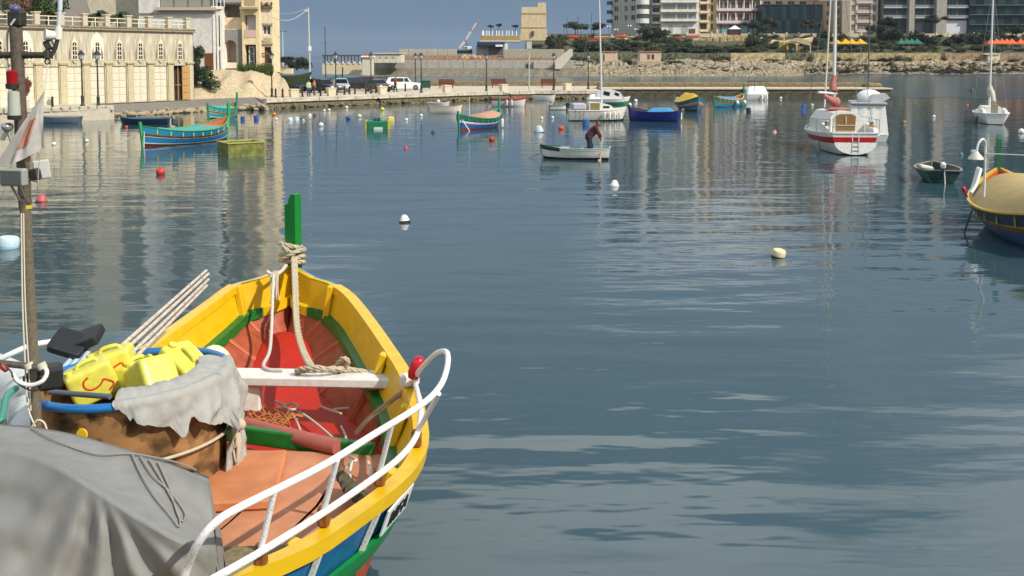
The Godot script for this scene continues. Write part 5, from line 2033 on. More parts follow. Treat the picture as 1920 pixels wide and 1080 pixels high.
# ---------------------------------------------------------------- far buildings
# x0, x1 in pixels give the place; openings: [x, width] across, for each storey; lower storeys get framed windows
func flats(called: String, label: String, x0: float, x1: float, d: float, h: float, wall: Material, cols: Array, storey := 3.45, first := 4.0, win := Vector2(0.9, 1.9), glass: Material = null, frame: Material = null, turn := 0.0, wide := 0.0, group := "") -> Node3D:
	var a := at(x0, 66.5, d)
	var e := at(x1, 66.5, d)
	var w := e.x - a.x if wide == 0.0 else wide
	var t := thing(called, label, "building", a, turn)
	var n := int((h - first) / storey)
	var holes := []
	for r in n:
		for c in cols: holes.append(Rect2(c[0] * w, first + r * storey + win.x, c[1] * w, win.y))
	var b := mb()
	wall_holes(b, w, h, holes, 0.4)
	wall_rest(b, w, h, 14.0)
	obj("wall", b, wall, t)
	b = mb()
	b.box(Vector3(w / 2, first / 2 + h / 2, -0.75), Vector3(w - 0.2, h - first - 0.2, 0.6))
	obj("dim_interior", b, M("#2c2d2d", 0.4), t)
	if glass == null: glass = M("#3b4447", 0.15)
	if frame == null: frame = M("#d8d8d4", 0.6)
	for i in holes.size():
		if holes[i].position.y > first + storey * 4.2: continue
		var r: Rect2 = holes[i]
		window(t, r.position.x, r.position.y, r.size.x, r.size.y, frame, glass, maxi(2, int(r.size.x / 1.1)), 1, -0.3)
	t.set_meta("w", w)
	t.set_meta("n", n)
	return t


func balconies(t: Node3D, x0: float, x1: float, first: float, storey: float, n: int, slab: Material, rail: Material, depth := 1.2, rail_h := 1.0) -> void:
	var w: float = t.get_meta("w")
	var sl := mb()
	sl.box(Vector3((x0 + x1) / 2 * w, 0, depth / 2), Vector3((x1 - x0) * w, 0.28, depth), Basis.IDENTITY, 0.03)
	var rl := mb()
	rl.box(Vector3((x0 + x1) / 2 * w, 0.14 + rail_h / 2, depth - 0.06), Vector3((x1 - x0) * w - 0.1, rail_h, 0.08))
	rl.box(Vector3(x0 * w + 0.08, 0.14 + rail_h / 2, depth / 2), Vector3(0.08, rail_h, depth - 0.2)).box(Vector3(x1 * w - 0.08, 0.14 + rail_h / 2, depth / 2), Vector3(0.08, rail_h, depth - 0.2))
	var sm := sl.mesh()
	var rm := rl.mesh()
	for r in n:
		var o := put("balcony", sm, slab, t, Vector3(0, first + r * storey + 0.3, 0))
		put("balcony_rail", rm, rail, o)


func build_far_buildings() -> void:
	var white := M("#e0e0da", 0.8, "plaster", 0.08)
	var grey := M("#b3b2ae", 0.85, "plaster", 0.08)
	var clear := M("#8d979a", 0.2)
	var teal := M("#7fa0a3", 0.25)
	# curved white flats: shaded wing, bay tower, recess, balconied front
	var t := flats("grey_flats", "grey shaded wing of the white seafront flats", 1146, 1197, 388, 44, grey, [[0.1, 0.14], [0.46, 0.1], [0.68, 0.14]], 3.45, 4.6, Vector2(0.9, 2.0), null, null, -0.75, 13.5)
	balconies(t, -0.1, 0.05, 4.6, 3.45, 11, M("#3f4a4d", 0.7), M("#3f4a4d", 0.7))
	t = thing("bay_tower", "rounded white bay column of the seafront flats", "building", at(1205, 66.5, 379))
	var b := mb()
	b.lathe([Vector2(2.2, 4.6), Vector2(2.2, 44)], Vector3(0, 0, -0.6), 14)
	obj("wall", b, M("#4c5355", 0.3), t)
	for r in 12:
		b = mb()
		b.lathe([Vector2(2.2, 0), Vector2(2.45, 0), Vector2(2.45, 1.75), Vector2(2.2, 1.75)], Vector3(0, 4.5 + r * 3.45, -0.6), 14)
		obj("spandrel", b, white, t)
	t = flats("recessed_flats", "middle recessed strip of the seafront flats with small balconies", 1216, 1241, 382, 44, grey, [[0.3, 0.5]], 3.45, 4.2)
	balconies(t, 0.2, 0.9, 4.2, 3.45, 11, white, white, 1.4, 0.5)
	t = flats("white_flats", "white seafront flats with wide glazed balconies over an arcade", 1240, 1310, 378, 46, white, [[0.03, 0.34], [0.42, 0.26], [0.72, 0.2]], 3.45, 5.0, Vector2(0.95, 2.1), clear, white)
	balconies(t, -0.04, 0.96, 5.0, 3.45, 11, white, white, 1.5, 0.75)
	b = mb()
	for q in [[0.25, 1.6], [0.62, 2.6]]: b.prism(arch_poly(q[1], 3.6, false), 0.004, 0.06, Vector3(t.get_meta("w") * q[0], 0.3, 0))
	obj("arcade_opening", b, M("#9aa69d", 0.5), t)
	b = mb()
	b.box(Vector3(t.get_meta("w") * 0.82, 1.3, 0.05), Vector3(2.4, 2.4, 0.1))
	obj("shop_door", b, M("#5c4a3c", 0.6), t)
	# narrow cream block
	t = flats("cream_flats", "narrow cream flats with dark loggias between white and red blocks", 1311, 1343, 381, 42, M("#d8c49c", 0.85, "plaster", 0.1), [[0.04, 0.4], [0.68, 0.12]], 3.45, 1.2, Vector2(0.9, 2.3), M("#3c2f2d", 0.4), M("#7d5a50", 0.6))
	balconies(t, 0.0, 0.52, 1.2, 3.45, 11, M("#dcc9a5", 0.85), M("#dcc9a5", 0.85), 1.1, 0.6)
	# red and white block
	t = flats("red_white_flats", "white flats with dark red floor bands and pale columns", 1343, 1428, 380, 40, M("#d9cbb5", 0.85, "plaster", 0.1), [[0.03, 0.1], [0.17, 0.12], [0.33, 0.09], [0.47, 0.1], [0.6, 0.12], [0.76, 0.08], [0.87, 0.08]], 4.6, 4.2, Vector2(0.5, 3.2), M("#5b4f52", 0.3), white)
	var w: float = t.get_meta("w")
	for r in 7:
		b = mb()
		b.box(Vector3(w / 2, 4.2 + r * 4.6, 0.5), Vector3(w, 0.5, 1.3))
		obj("floor_band", b, M("#6c2f36", 0.7), t)
		if r < 5:
			for c in 6:
				b = mb()
				b.lathe([Vector2(0.2, 0), Vector2(0.2, 4.1)], Vector3(w * (0.05 + 0.18 * c), 4.45 + r * 4.6, 0.85), 8)
				obj("column", b, M("#e2dad2", 0.7), t)
			b = mb()
			b.box(Vector3(w / 2, 5.0 + r * 4.6, 1.05), Vector3(w, 1.0, 0.06))
			obj("balcony_rail", b, M("#c9c2c2", 0.6), t)
	b = mb()
	b.box(Vector3(w * 0.5, 2.0, 0.06), Vector3(w * 0.9, 3.0, 0.1))
	obj("shop_front", b, teal, t)
	for c in 5:
		b = mb()
		b.box(Vector3(w * (0.1 + 0.2 * c), 2.0, 0.15), Vector3(0.5, 4.0, 0.2))
		obj("shop_pier", b, M("#4a4f55", 0.6), t)
	# dark glass block with the cream block behind
	flats("tan_flats", "pale tan flats rising behind the dark glass block", 1424, 1548, 398, 48, M("#d8c6ab", 0.85, "plaster", 0.1), [[0.06, 0.1], [0.24, 0.1], [0.42, 0.1], [0.6, 0.1], [0.8, 0.1]], 3.45, 10.5)
	t = thing("glass_block", "long dark blue-green glass block of upright panes", "building", at(1428, 64, 372))
	w = at(1542, 64, 372).x - at(1428, 64, 372).x
	b = mb()
	b.box(Vector3(w / 2, 5.3, -6), Vector3(w, 10.6, 11.6))
	obj("wall", b, M("#20292b", 0.4), t)
	var pane := mb()
	pane.box(Vector3.ZERO, Vector3(w / 15 - 0.1, 4.9, 0.1))
	var pm := pane.mesh()
	for r in 2:
		for c in 15: put("pane", pm, M(["#1c292c", "#22343a", "#1a2428", "#263a3d"][(c * 7 + r * 3 + c / 4) % 4], 0.25), t, Vector3((c + 0.5) * w / 15, 2.7 + r * 5.1, -0.12))
	b = mb()
	b.box(Vector3(w / 2, 10.75, -6), Vector3(w + 0.4, 0.3, 12.4))
	obj("roof", b, M("#39423f", 0.8), t)
	# narrow towers
	t = flats("orange_flats", "narrow tan and orange flats behind the yacht's masts", 1545, 1579, 384, 52, M("#cfae87", 0.85, "plaster", 0.1), [[0.12, 0.16], [0.66, 0.26]], 3.45, 3.0)
	balconies(t, 0.6, 1.0, 3.0, 3.45, 12, M("#c9bda8", 0.8), M("#b3aba0", 0.8), 1.2, 0.8)
	flats("plain_tower", "plain windowless grey-brown slab behind the yacht's masts", 1578, 1593, 380, 50, M("#a59a8a", 0.9, "plaster", 0.1), [])
	t = flats("beige_flats", "beige flats with recessed middle balconies right of the masts", 1593, 1645, 382, 48, M("#cdc3b3", 0.85, "plaster", 0.1), [[0.05, 0.15], [0.28, 0.46], [0.82, 0.12]], 3.6, 1.0, Vector2(0.8, 2.3), M("#6f655f", 0.4), M("#bfb5a8", 0.7))
	balconies(t, 0.22, 0.8, 1.0, 3.6, 11, M("#d2c9ba", 0.85), M("#b9aa9d", 0.8), 0.6, 0.9)
	flats("brown_strip", "dark brown narrow wall strip beside the grey balconied flats", 1645, 1654, 384, 46, M("#6a544b", 0.85), [])
	# grey balconied flats
	for q in [[1654, 1708, "left bay of the grey balconied flats"], [1712, 1756, "middle bay of the grey balconied flats"], [1772, 1815, "right bay of the grey balconied flats"]]:
		t = flats("balconied_flats", q[2], q[0], q[1], 380, 50, M("#77736e", 0.85), [[0.03, 0.42], [0.52, 0.45]], 3.75, 6.2, Vector2(0.5, 3.0), M("#4a5157", 0.2), M("#6d7174", 0.5))
		balconies(t, 0.0, 1.0, 6.2, 3.75, 11, M("#c5c1b8", 0.8), M("#7f8a92", 0.15), 1.5, 0.9)
		w = t.get_meta("w")
		b = mb()
		b.box(Vector3(w * 0.5, 3.0, 0.1), Vector3(w * 0.94, 5.0, 0.2))
		if q[0] == 1772: obj("white_hoarding", b, M("#c9cbd6", 0.6), t)
		else: obj("shop_front", b, M("#3a4145", 0.3), t)
	for q in [[1704, 1714, "left pale grey pier of the balconied flats"], [1755, 1774, "right broad grey pier of the balconied flats"]]:
		flats("grey_pier", q[2], q[0], q[1], 377, 51, M("#a5a09a", 0.85, "plaster", 0.1), [])
	# dark glass tower
	t = thing("glass_tower", "dark green glass tower at the right edge of the far shore", "building", at(1816, 66, 378))
	w = at(2030, 66, 378).x - at(1816, 66, 378).x
	b = mb()
	b.box(Vector3(w / 2, 26, -8), Vector3(w, 52, 15.6))
	obj("wall", b, M("#252c2d", 0.5), t)
	pane = mb()
	pane.box(Vector3.ZERO, Vector3(w / 16 - 0.14, 3.2, 0.1))
	pm = pane.mesh()
	for r in 14:
		for c in 16:
			if r > 4 and c % 2 == 1: continue
			put("pane", pm, M(["#1a2c2b", "#20393a", "#172022", "#27423f"][(c * 5 + r * 3 + (c / 3) * 2) % 4], 0.2), t, Vector3((c + 0.5) * w / 16, 2.2 + r * 3.55, -0.12))
	for r in 3:
		b = mb()
		b.box(Vector3(w * 0.25, 4.0 + r * 3.55, 0.5), Vector3(w * 0.5, 0.16, 1.1))
		obj("balcony", b, M("#6d7372", 0.5), t)


# ---------------------------------------------------------------- boats
class Hull:
	var l: float
	var b: float
	var hm: float
	var hb: float
	var hs: float
	var dr := 0.35
	var tr := 0.0     # width of the transom; 0 is a pointed stern
	var rake := 0.1
	var fine := 2.2

	func _init(l_: float, b_: float, hm_: float, hb_: float, hs_: float, tr_ := 0.0, dr_ := 0.35, rake_ := 0.1, fine_ := 2.2) -> void:
		l = l_; b = b_; hm = hm_; hb = hb_; hs = hs_; tr = tr_; dr = dr_; rake = rake_; fine = fine_

	func half(s: float) -> float:
		if s < 0.0 and tr > 0.0: return b / 2 * (1.0 - (1.0 - tr) * pow(-s, 2.2))
		return b / 2 * pow(maxf(1.0 - pow(absf(s), fine), 0.0), 0.92)

	func sheer(s: float) -> float:
		return hm + (hb - hm) * pow(maxf(s, 0.0), 2.4) + (hs - hm) * pow(maxf(-s, 0.0), 2.4)

	func p(s: float, v: float, side: float, out := 0.0) -> Vector3:
		var y := lerpf(-dr, sheer(s), v)
		var w := half(s) * pow(maxf(v, 0.0), 0.42)
		var x := s * l / 2 * (1.0 - rake * (1.0 - v) * pow(absf(s), 5.0) * (0.4 if s < 0.0 and tr > 0.0 else 1.0))
		return Vector3(x, y, side * (w + out))

	func band(m: Mb, v0: float, v1: float, out := 0.0, n := 28, s0 := -1.0, s1 := 1.0) -> void:
		for side in [-1.0, 1.0]:
			var rows := []
			var steps := maxi(2, int((v1 - v0) * 14.0) + 1)
			for k in steps:
				var v := lerpf(v0, v1, float(k) / (steps - 1))
				var row := PackedVector3Array()
				for i in n + 1: row.append(p(lerpf(s0, s1, float(i) / n), v, side, out))
				rows.append(row)
			m.grid(rows, false, side < 0.0)
		if tr > 0.0 and s0 <= -1.0:
			var k2 := maxi(2, int((v1 - v0) * 14.0) + 1)
			for k in k2 - 1:
				var a := lerpf(v0, v1, float(k) / (k2 - 1))
				var c := lerpf(v0, v1, float(k + 1) / (k2 - 1))
				m.quad(p(-1, a, -1, out), p(-1, a, 1, out), p(-1, c, 1, out), p(-1, c, -1, out))

	# flat-topped strip that follows the edge
	func rail(m: Mb, v: float, w: float, h: float, n := 32, s0 := -1.0, s1 := 1.0) -> void:
		for side in [-1.0, 1.0]:
			var rows := []
			for q in [[-w, 0.0], [w * 0.4, 0.0], [w * 0.4, h], [-w, h], [-w, 0.0]]:
				var row := PackedVector3Array()
				for i in n + 1:
					var c := p(lerpf(s0, s1, float(i) / n), v, side, q[0])
					if c.z * side < 0.0: c.z = 0.0
					row.append(c + Vector3(0, q[1], 0))
				rows.append(row)
			for k in 4:
				m.grid([rows[k], rows[k + 1]], false, side < 0.0)
		if tr > 0.0 and s0 <= -1.0:
			var a := p(-1, v, -1)
			var c := p(-1, v, 1)
			m.box((a + c) / 2 + Vector3(0, h / 2, 0), Vector3(w * 1.4, h, c.z - a.z))

	# sheet between the two sides, raised along the middle
	func cover(m: Mb, s0: float, s1: float, v: float, peak: float, sharp := 2.0, n := 18, wob := 0.0) -> void:
		var rows := []
		for i in n + 1:
			var s := lerpf(s0, s1, float(i) / n)
			var a := p(s, v, -1.0)
			var c := p(s, v, 1.0)
			var row := PackedVector3Array()
			for k in 13:
				var t := k / 6.0 - 1.0
				var q := a.lerp(c, (t + 1.0) / 2.0)
				q.y += peak * (1.0 - pow(absf(t), sharp)) * (1.0 if peak < 0.0 else 1.0 - pow(absf(2.0 * i / n - 1.0), 6.0)) + wob * sin(i * 2.1 + t * 3.0) * (1.0 - t * t)
				row.append(q)
			rows.append(row)
		m.grid(rows)

	func post(m: Mb, bow: bool, ext: float, th := 0.1, v0 := 0.1) -> void:
		var sg := 1.0 if bow else -1.0
		var inner := PackedVector2Array()
		var outer := PackedVector2Array()
		for i in 7:
			var v := lerpf(v0, 1.0, i / 6.0)
			var q := p(sg, v, 1.0)
			outer.append(Vector2(q.x + sg * 0.07, q.y))
			inner.append(Vector2(q.x - sg * 0.07, q.y))
		var top := p(sg, 1.0, 1.0)
		outer.append(Vector2(top.x + sg * 0.08, top.y + ext))
		inner.append(Vector2(top.x - sg * 0.02, top.y + ext * 1.02))
		inner.append(Vector2(top.x - sg * 0.07, top.y + ext * 0.86))
		# keep the inner edge in order: bottom to notch to top
		var poly := outer.duplicate()
		poly.append(Vector2(top.x - sg * 0.0, top.y + ext * 1.02))
		poly.append(Vector2(top.x - sg * 0.07, top.y + ext * 0.86))
		for i in 7: poly.append(inner[6 - i])
		m.prism(poly, -th / 2, th / 2)


func plain(hex: String) -> StandardMaterial3D:
	return M(hex, 0.45, "paint", 0.8)


func part(called: String, hex: String, t: Node3D, f: Callable) -> MeshInstance3D:
	var b := mb()
	f.call(b)
	return obj(called, b, plain(hex), t)


# a painted double-ended fishing boat
func luzzu(label: String, where: Vector3, turn: float, l: float, w: float, c: Dictionary) -> Node3D:
	var t := thing("luzzu_boat", label, "boat", where, turn)
	var h := Hull.new(l, w, 0.62 + 0.03 * l, 1.05 + 0.07 * l, 0.9 + 0.05 * l, 0.0, 0.35, 0.06, 2.3)
	part("hull_bottom", c.get("bottom", "#4a2420"), t, func(b): h.band(b, 0.0, 0.34))
	part("waterline_stripe", c.get("line", "#e5e2d8"), t, func(b): h.band(b, 0.34, 0.375, 0.004))
	part("hull_side", c.main, t, func(b): h.band(b, 0.375, 0.6))
	part("lower_stripe", c.get("s1", "#dcc55a"), t, func(b): h.band(b, 0.6, 0.63, 0.006))
	part("rubbing_strake", c.get("s2", "#5a2b20"), t, func(b): h.band(b, 0.63, 0.7, 0.012))
	part("upper_stripe", c.get("s3", "#d9c04c"), t, func(b): h.band(b, 0.7, 0.73, 0.006))
	part("bulwark", c.bul, t, func(b): h.band(b, 0.73, 0.96); h.band(b, 0.73, 0.96, -0.05))
	part("bulwark_inside", c.get("inside", c.bul), t, func(b): h.band(b, 0.6, 0.97, -0.056))
	part("gunwale", c.cap, t, func(b): h.rail(b, 0.965, 0.09, 0.05))
	for side in [-1.0, 1.0]:
		for k in 9:
			var s := -0.8 + k * 0.2
			part("bulwark_post", c.get("rib", c.cap), t, func(b):
				var a := h.p(s, 0.73, side, 0.012)
				var e := h.p(s, 0.96, side, 0.012)
				b.box((a + e) / 2, Vector3(0.07, (e - a).length(), 0.03), Basis(Vector3.RIGHT, side * 0.1)))
	part("stem_post", c.get("stem", c.cap), t, func(b): h.post(b, true, c.get("tall", 0.75), 0.12))
	part("stern_post", c.get("stem", c.cap), t, func(b): h.post(b, false, 0.18, 0.12))
	part("foredeck", c.get("deck", "#c8774a"), t, func(b): h.cover(b, 0.45, 0.97, 0.74, 0.04))
	if c.has("cover"):
		var cv := mb()
		h.cover(cv, c.get("c0", -0.85), c.get("c1", 0.5), 0.97, c.get("peak", 0.25), c.get("sharp", 2.0), 18, 0.02)
		obj("canvas_cover", cv, M(c.cover, 0.8, "cloth", 0.8), t)
	else:
		part("inner_floor", c.get("deck", "#c8774a"), t, func(b): h.cover(b, -0.9, 0.5, 0.6, 0.0))
		for s in [-0.4, 0.1]:
			part("thwart", c.get("seat", "#d8d6cc"), t, func(b):
				var a := h.p(s, 0.8, -1.0)
				b.box(Vector3(a.x, a.y, 0), Vector3(0.25, 0.05, -a.z * 1.9), Basis.IDENTITY, 0.01))
	return t


# open boat with a flat stern
func skiff(called: String, label: String, where: Vector3, turn: float, l: float, w: float, hgt: float, c: Dictionary) -> Node3D:
	var t := thing(called, label, "boat", where, turn)
	var h := Hull.new(l, w, hgt, hgt * 1.25, hgt * 1.05, c.get("tr", 0.7), 0.2, 0.12)
	part("hull", c.main, t, func(b): h.band(b, 0.0, 0.86))
	part("top_strake", c.get("strake", c.main), t, func(b): h.band(b, 0.86, 1.0, 0.012))
	part("inside", c.get("inside", "#b9c6c8"), t, func(b): h.band(b, 0.2, 0.99, -0.04); h.cover(b, -0.97, 0.9, 0.28, 0.0))
	part("gunwale", c.get("cap", c.main), t, func(b): h.rail(b, 0.985, 0.06, 0.035))
	if c.has("foot"): part("boot_stripe", c.foot, t, func(b): h.band(b, 0.3, 0.4, 0.006))
	for s in c.get("seats", [-0.55, 0.1]):
		part("thwart", c.get("seat", "#c9c6ba"), t, func(b):
			var a := h.p(s, 0.75, -1.0)
			b.box(Vector3(a.x, a.y, 0), Vector3(0.24, 0.04, -a.z * 1.9), Basis.IDENTITY, 0.008))
	part("stem", c.get("cap", c.main), t, func(b): h.post(b, true, 0.05, 0.05))
	if c.has("cover"):
		var cv := mb()
		h.cover(cv, c.get("c0", -0.8), c.get("c1", 0.6), 1.0, c.get("peak", 0.2), 2.0, 16, 0.02)
		obj("canvas_cover", cv, M(c.cover, 0.8, "cloth", 0.8), t)
	return t


func outboard(t: Node3D, x: float, y: float, hex: String, s := 1.0) -> void:
	var o := mb()
	o.box(Vector3(x - 0.1 * s, y + 0.32 * s, 0), Vector3(0.34, 0.3, 0.24) * s, Basis(Vector3.BACK, 0.3), 0.06 * s)
	var m := obj("outboard_motor", o, plain(hex), t)
	var b := mb()
	b.box(Vector3(x - 0.16 * s, y - 0.1 * s, 0), Vector3(0.1, 0.6, 0.09) * s, Basis.IDENTITY, 0.02)
	b.box(Vector3(x - 0.05 * s, y + 0.1 * s, 0), Vector3(0.2, 0.12, 0.12) * s, Basis.IDENTITY, 0.02)
	obj("motor_leg", b, plain("#2c2f31"), m)


func fender(t: Node3D, a: Vector3, hex := "#e8e6e0", r := 0.1) -> void:
	var b := mb()
	b.lathe([Vector2(0.01, -0.32), Vector2(r * 0.8, -0.28), Vector2(r, -0.18), Vector2(r, 0.18), Vector2(r * 0.8, 0.28), Vector2(0.02, 0.34)], a, 8, Basis(Vector3.RIGHT, rng.randf_range(-0.2, 0.2)))
	obj("fender", b, plain(hex), t)


func line_to(called: String, t: Node3D, a: Vector3, c: Vector3, hex: String, r := 0.02, sag := 0.1) -> void:
	var b := mb()
	b.tube(spline([a, (a + c) / 2 - Vector3(0, sag, 0), c], 5), r, 5)
	obj(called, b, M(hex, 0.8), t)


func build_moored_boats() -> void:
	var t: Node3D
	var b: Mb
	# big blue and green luzzu near the raft
	var th := 0.98
	var hd := Vector3(cos(th), 0, -sin(th))
	t = luzzu("blue and green luzzu with turquoise cover, orange stripe and tall green prow near the raft", gnd(264, 275) + hd * 3.15, th, 6.3, 3.1, {"main": "#2482c4", "bul": "#2a93c8", "cap": "#3fa35c", "rib": "#c9bd4a", "bottom": "#5a241e", "s1": "#d9c9a0", "s2": "#7a3524", "s3": "#3c9a58", "cover": "#4fa39a", "peak": 0.12, "c1": 0.55, "inside": "#c96a36", "deck": "#c96a36", "tall": 0.85, "stem": "#3fa35c"})
	b = mb()
	b.box(Vector3(-0.6, 1.25, -0.3), Vector3(0.35, 0.4, 0.3), Basis.IDENTITY, 0.08).tube(pts([Vector3(-0.6, 1.2, -0.3), Vector3(-0.9, 1.6, -0.2)]), 0.05, 6)
	obj("engine", b, M("#3b4346", 0.6), t)
	line_to("mooring_rope", t, Vector3(-2.9, 1.0, 0), Vector3(-4.6, 0.0, -1.2), "#b9b19c", 0.03, 0.15)
	line_to("mooring_rope", t, Vector3(-2.9, 1.0, 0), Vector3(-3.6, 0.0, 0.9), "#b9b19c", 0.03, 0.1)
	luzzu("small green prowed luzzu seen behind the big blue and green luzzu", gnd(418, 220) , 1.25, 4.2, 1.6, {"main": "#3c8fb0", "bul": "#3f9fa8", "cap": "#2f8f62", "cover": "#4fa39a", "inside": "#a3552f", "tall": 0.7})
	skiff("blue_rowing_boat", "dark navy open boat lying behind the big luzzu's left end", gnd(272, 233), 0.15 + PI, 3.5, 1.4, 0.45, {"main": "#22304f", "strake": "#2e4a70", "cap": "#3f6f8d", "inside": "#3f6b86", "tr": 0.75})
	skiff("grey_rowing_boat", "blue-grey open boat moored close under the left quay", gnd(112, 231), 3.2, 3.2, 1.3, 0.5, {"main": "#74808f", "strake": "#8b94a0", "cap": "#a8afb8", "inside": "#6e7884"})
	# raft
	t = thing("float_box", "olive green open-topped box raft floating beside the big luzzu", "raft", gnd(452, 291), 0.62)
	b = mb()
	b.box(Vector3(0, 0.32, 0.74), Vector3(1.9, 0.72, 0.06)).box(Vector3(0, 0.32, -0.74), Vector3(1.9, 0.72, 0.06)).box(Vector3(0.92, 0.32, 0), Vector3(0.06, 0.72, 1.42)).box(Vector3(-0.92, 0.32, 0), Vector3(0.06, 0.72, 1.42)).box(Vector3(0, 0.42, 0), Vector3(1.78, 0.06, 1.42))
	obj("box_side", b, M("#848a3c", 0.6, "grime", 0.5), t)
	b = mb()
	b.box(Vector3(0, 0.7, 0.75), Vector3(2.0, 0.06, 0.14)).box(Vector3(0, 0.7, -0.75), Vector3(2.0, 0.06, 0.14)).box(Vector3(0.94, 0.703, 0), Vector3(0.14, 0.06, 1.36)).box(Vector3(-0.94, 0.703, 0), Vector3(0.14, 0.06, 1.36))
	obj("rim", b, M("#a5a85a", 0.6, "paint", 1.0), t)
	# green tank and yellow box
	t = thing("green_tank", "green floating tank with yellow end strips and white mark", "float", gnd(708, 242), 0.0)
	b = mb()
	b.box(Vector3(0, 0.26, 0), Vector3(1.5, 0.66, 0.7), Basis.IDENTITY, 0.08)
	obj("tank", b, plain("#1f7a55"), t)
	for s in [-1.0, 1.0]:
		b = mb()
		b.box(Vector3(s * 0.78, 0.28, 0), Vector3(0.1, 0.72, 0.74), Basis.IDENTITY, 0.02)
		obj("end_strip", b, plain("#c2b23a"), t)
	b = mb()
	b.ball(Vector3(-0.1, 0.66, 0), Vector3(0.22, 0.14, 0.18)).ball(Vector3(0.12, 0.7, 0.05), Vector3(0.12, 0.14, 0.12))
	obj("net_bundle", b, M("#145244", 0.9), t)
	b = mb()
	b.box(Vector3(0.1, 0.06, 0.353), Vector3(0.62, 0.2, 0.012))
	obj("white_mark", b, plain("#cfe0dc"), t)
	t = thing("yellow_box", "pale yellow floating box right of the green tank", "float", gnd(733, 227), 0.2)
	b = mb()
	b.box(Vector3(0, 0.14, 0), Vector3(0.52, 0.42, 0.4), Basis.IDENTITY, 0.06)
	obj("box_body", b, plain("#d8d27a"), t)
	b = mb()
	b.box(Vector3(0, 0.36, 0), Vector3(0.3, 0.06, 0.1), Basis.IDENTITY, 0.02)
	obj("handle", b, plain("#b9b35f"), t)
	# blue and white luzzu with pink cover
	th = 1.0
	hd = Vector3(cos(th), 0, -sin(th))
	t = luzzu("white and blue luzzu with dusty pink cover and green bulwark", gnd(860, 244.5) + hd * 2.5, th, 5.1, 2.4, {"main": "#3a5fa8", "bottom": "#7a3a34", "line": "#8a4a44", "bul": "#2e6f5e", "cap": "#3a9a7c", "s1": "#dfe0de", "s2": "#dfe0de", "s3": "#3a2a24", "cover": "#c28f72", "c0": -0.2, "c1": 0.75, "peak": 0.3, "inside": "#63b79a", "tall": 0.8, "stem": "#2f8f73"})
	fender(t, Vector3(1.2, 0.35, 1.15), "#e8e6e0", 0.12)
	line_to("mooring_rope", t, Vector3(-2.3, 0.9, 0), Vector3(-2.5, -0.1, 1.0), "#d6d2c6", 0.035, 0.0)
	b = mb()
	b.tube(pts([Vector3(-0.5, 0.8, -0.5), Vector3(-0.5, 2.2, -0.5)]), 0.025, 5)
	obj("staff", b, M("#cfcfc6", 0.6), t)
	# white boats along the pier wall
	skiff("white_skiff", "low white skiff with bags against the pier wall", gnd(822, 200), 0.05, 2.2, 1.1, 0.4, {"main": "#c9ced2", "inside": "#a7b0b4"})
	skiff("white_open_boat", "white open boat with brown rim left of the pink-covered luzzu", gnd(836, 212), 0.12, 3.0, 1.3, 0.6, {"main": "#dedbd0", "cap": "#b98d4e", "strake": "#e2dfd5", "inside": "#b8a37c"})
	t = skiff("red_topped_boat", "white boat with red top edge and dark windscreen by the pier", gnd(954, 199.5), 0.12, 3.6, 1.6, 0.75, {"main": "#d8d6d2", "strake": "#a3323c", "cap": "#b03540", "inside": "#8d3a40", "cover": "#9d3c46", "c0": 0.1, "c1": 0.9, "peak": 0.1})
	b = mb()
	b.box(Vector3(0.15, 1.1, 0), Vector3(0.08, 0.4, 0.9), Basis(Vector3.BACK, 0.3), 0.02).box(Vector3(-0.2, 1.3, 0), Vector3(0.6, 0.06, 1.0))
	obj("windscreen", b, M("#2b3440", 0.2), t)
	for k in 2: fender(t, Vector3(-0.3 + k * 0.5, 0.4, 0.85), "#dcd8cc")
	outboard(t, -1.8, 0.6, "#4a4d50")
	skiff("pale_dinghy", "long pale dinghy against the white kerb right of the red-topped boat", gnd(1020, 188), 0.05, 2.6, 1.1, 0.5, {"main": "#cfd0cc", "inside": "#b9bab4"})
	t = skiff("small_green_dinghy", "tiny white dinghy with green inside and red foot", gnd(1046, 206), 0.25, 1.7, 0.9, 0.42, {"main": "#cfd8d6", "cap": "#5f9f86", "strake": "#6fa58f", "inside": "#4f8f73", "foot": "#8d3a40", "seats": []})
	b = mb()
	b.box(Vector3(-0.35, 0.6, 0), Vector3(0.16, 0.3, 0.2), Basis.IDENTITY, 0.05).ball(Vector3(-0.7, 0.75, 0), Vector3(0.14, 0.1, 0.12))
	obj("bundle", b, plain("#b2565a"), t)
	# white cruiser with green bottom behind
	t = thing("white_cruiser", "white cabin cruiser with green bottom behind the motor sailer", "boat", gnd(1142, 196), 0.08)
	var h := Hull.new(4.6, 1.9, 0.62, 0.85, 0.6, 0.85, 0.3, 0.2)
	part("hull_bottom", "#2f8a68", t, func(q): h.band(q, 0.0, 0.62))
	part("hull_side", "#e6e6e2", t, func(q): h.band(q, 0.62, 1.0, 0.01))
	part("gunwale", "#f0efeb", t, func(q): h.rail(q, 0.98, 0.08, 0.06))
	part("deck", "#e2e2de", t, func(q): h.cover(q, -0.98, 0.96, 0.97, 0.06))
	b = mb()
	var cab := PackedVector2Array([Vector2(-1.5, 0.62), Vector2(1.5, 0.7), Vector2(1.05, 1.35), Vector2(0.3, 1.6), Vector2(-0.9, 1.55), Vector2(-1.4, 1.2)])
	b.prism(cab, -0.72, 0.72)
	obj("cabin", b, plain("#d9dbdb"), t)
	b = mb()
	for s in [-0.728, 0.728]:
		b.box(Vector3(-0.4, 1.2, s), Vector3(0.7, 0.42, 0.02), Basis(Vector3.BACK, -0.25)).box(Vector3(0.7, 1.12, s), Vector3(0.5, 0.3, 0.02), Basis(Vector3.BACK, -0.4))
	obj("cabin_window", b, glass_dark(), t)
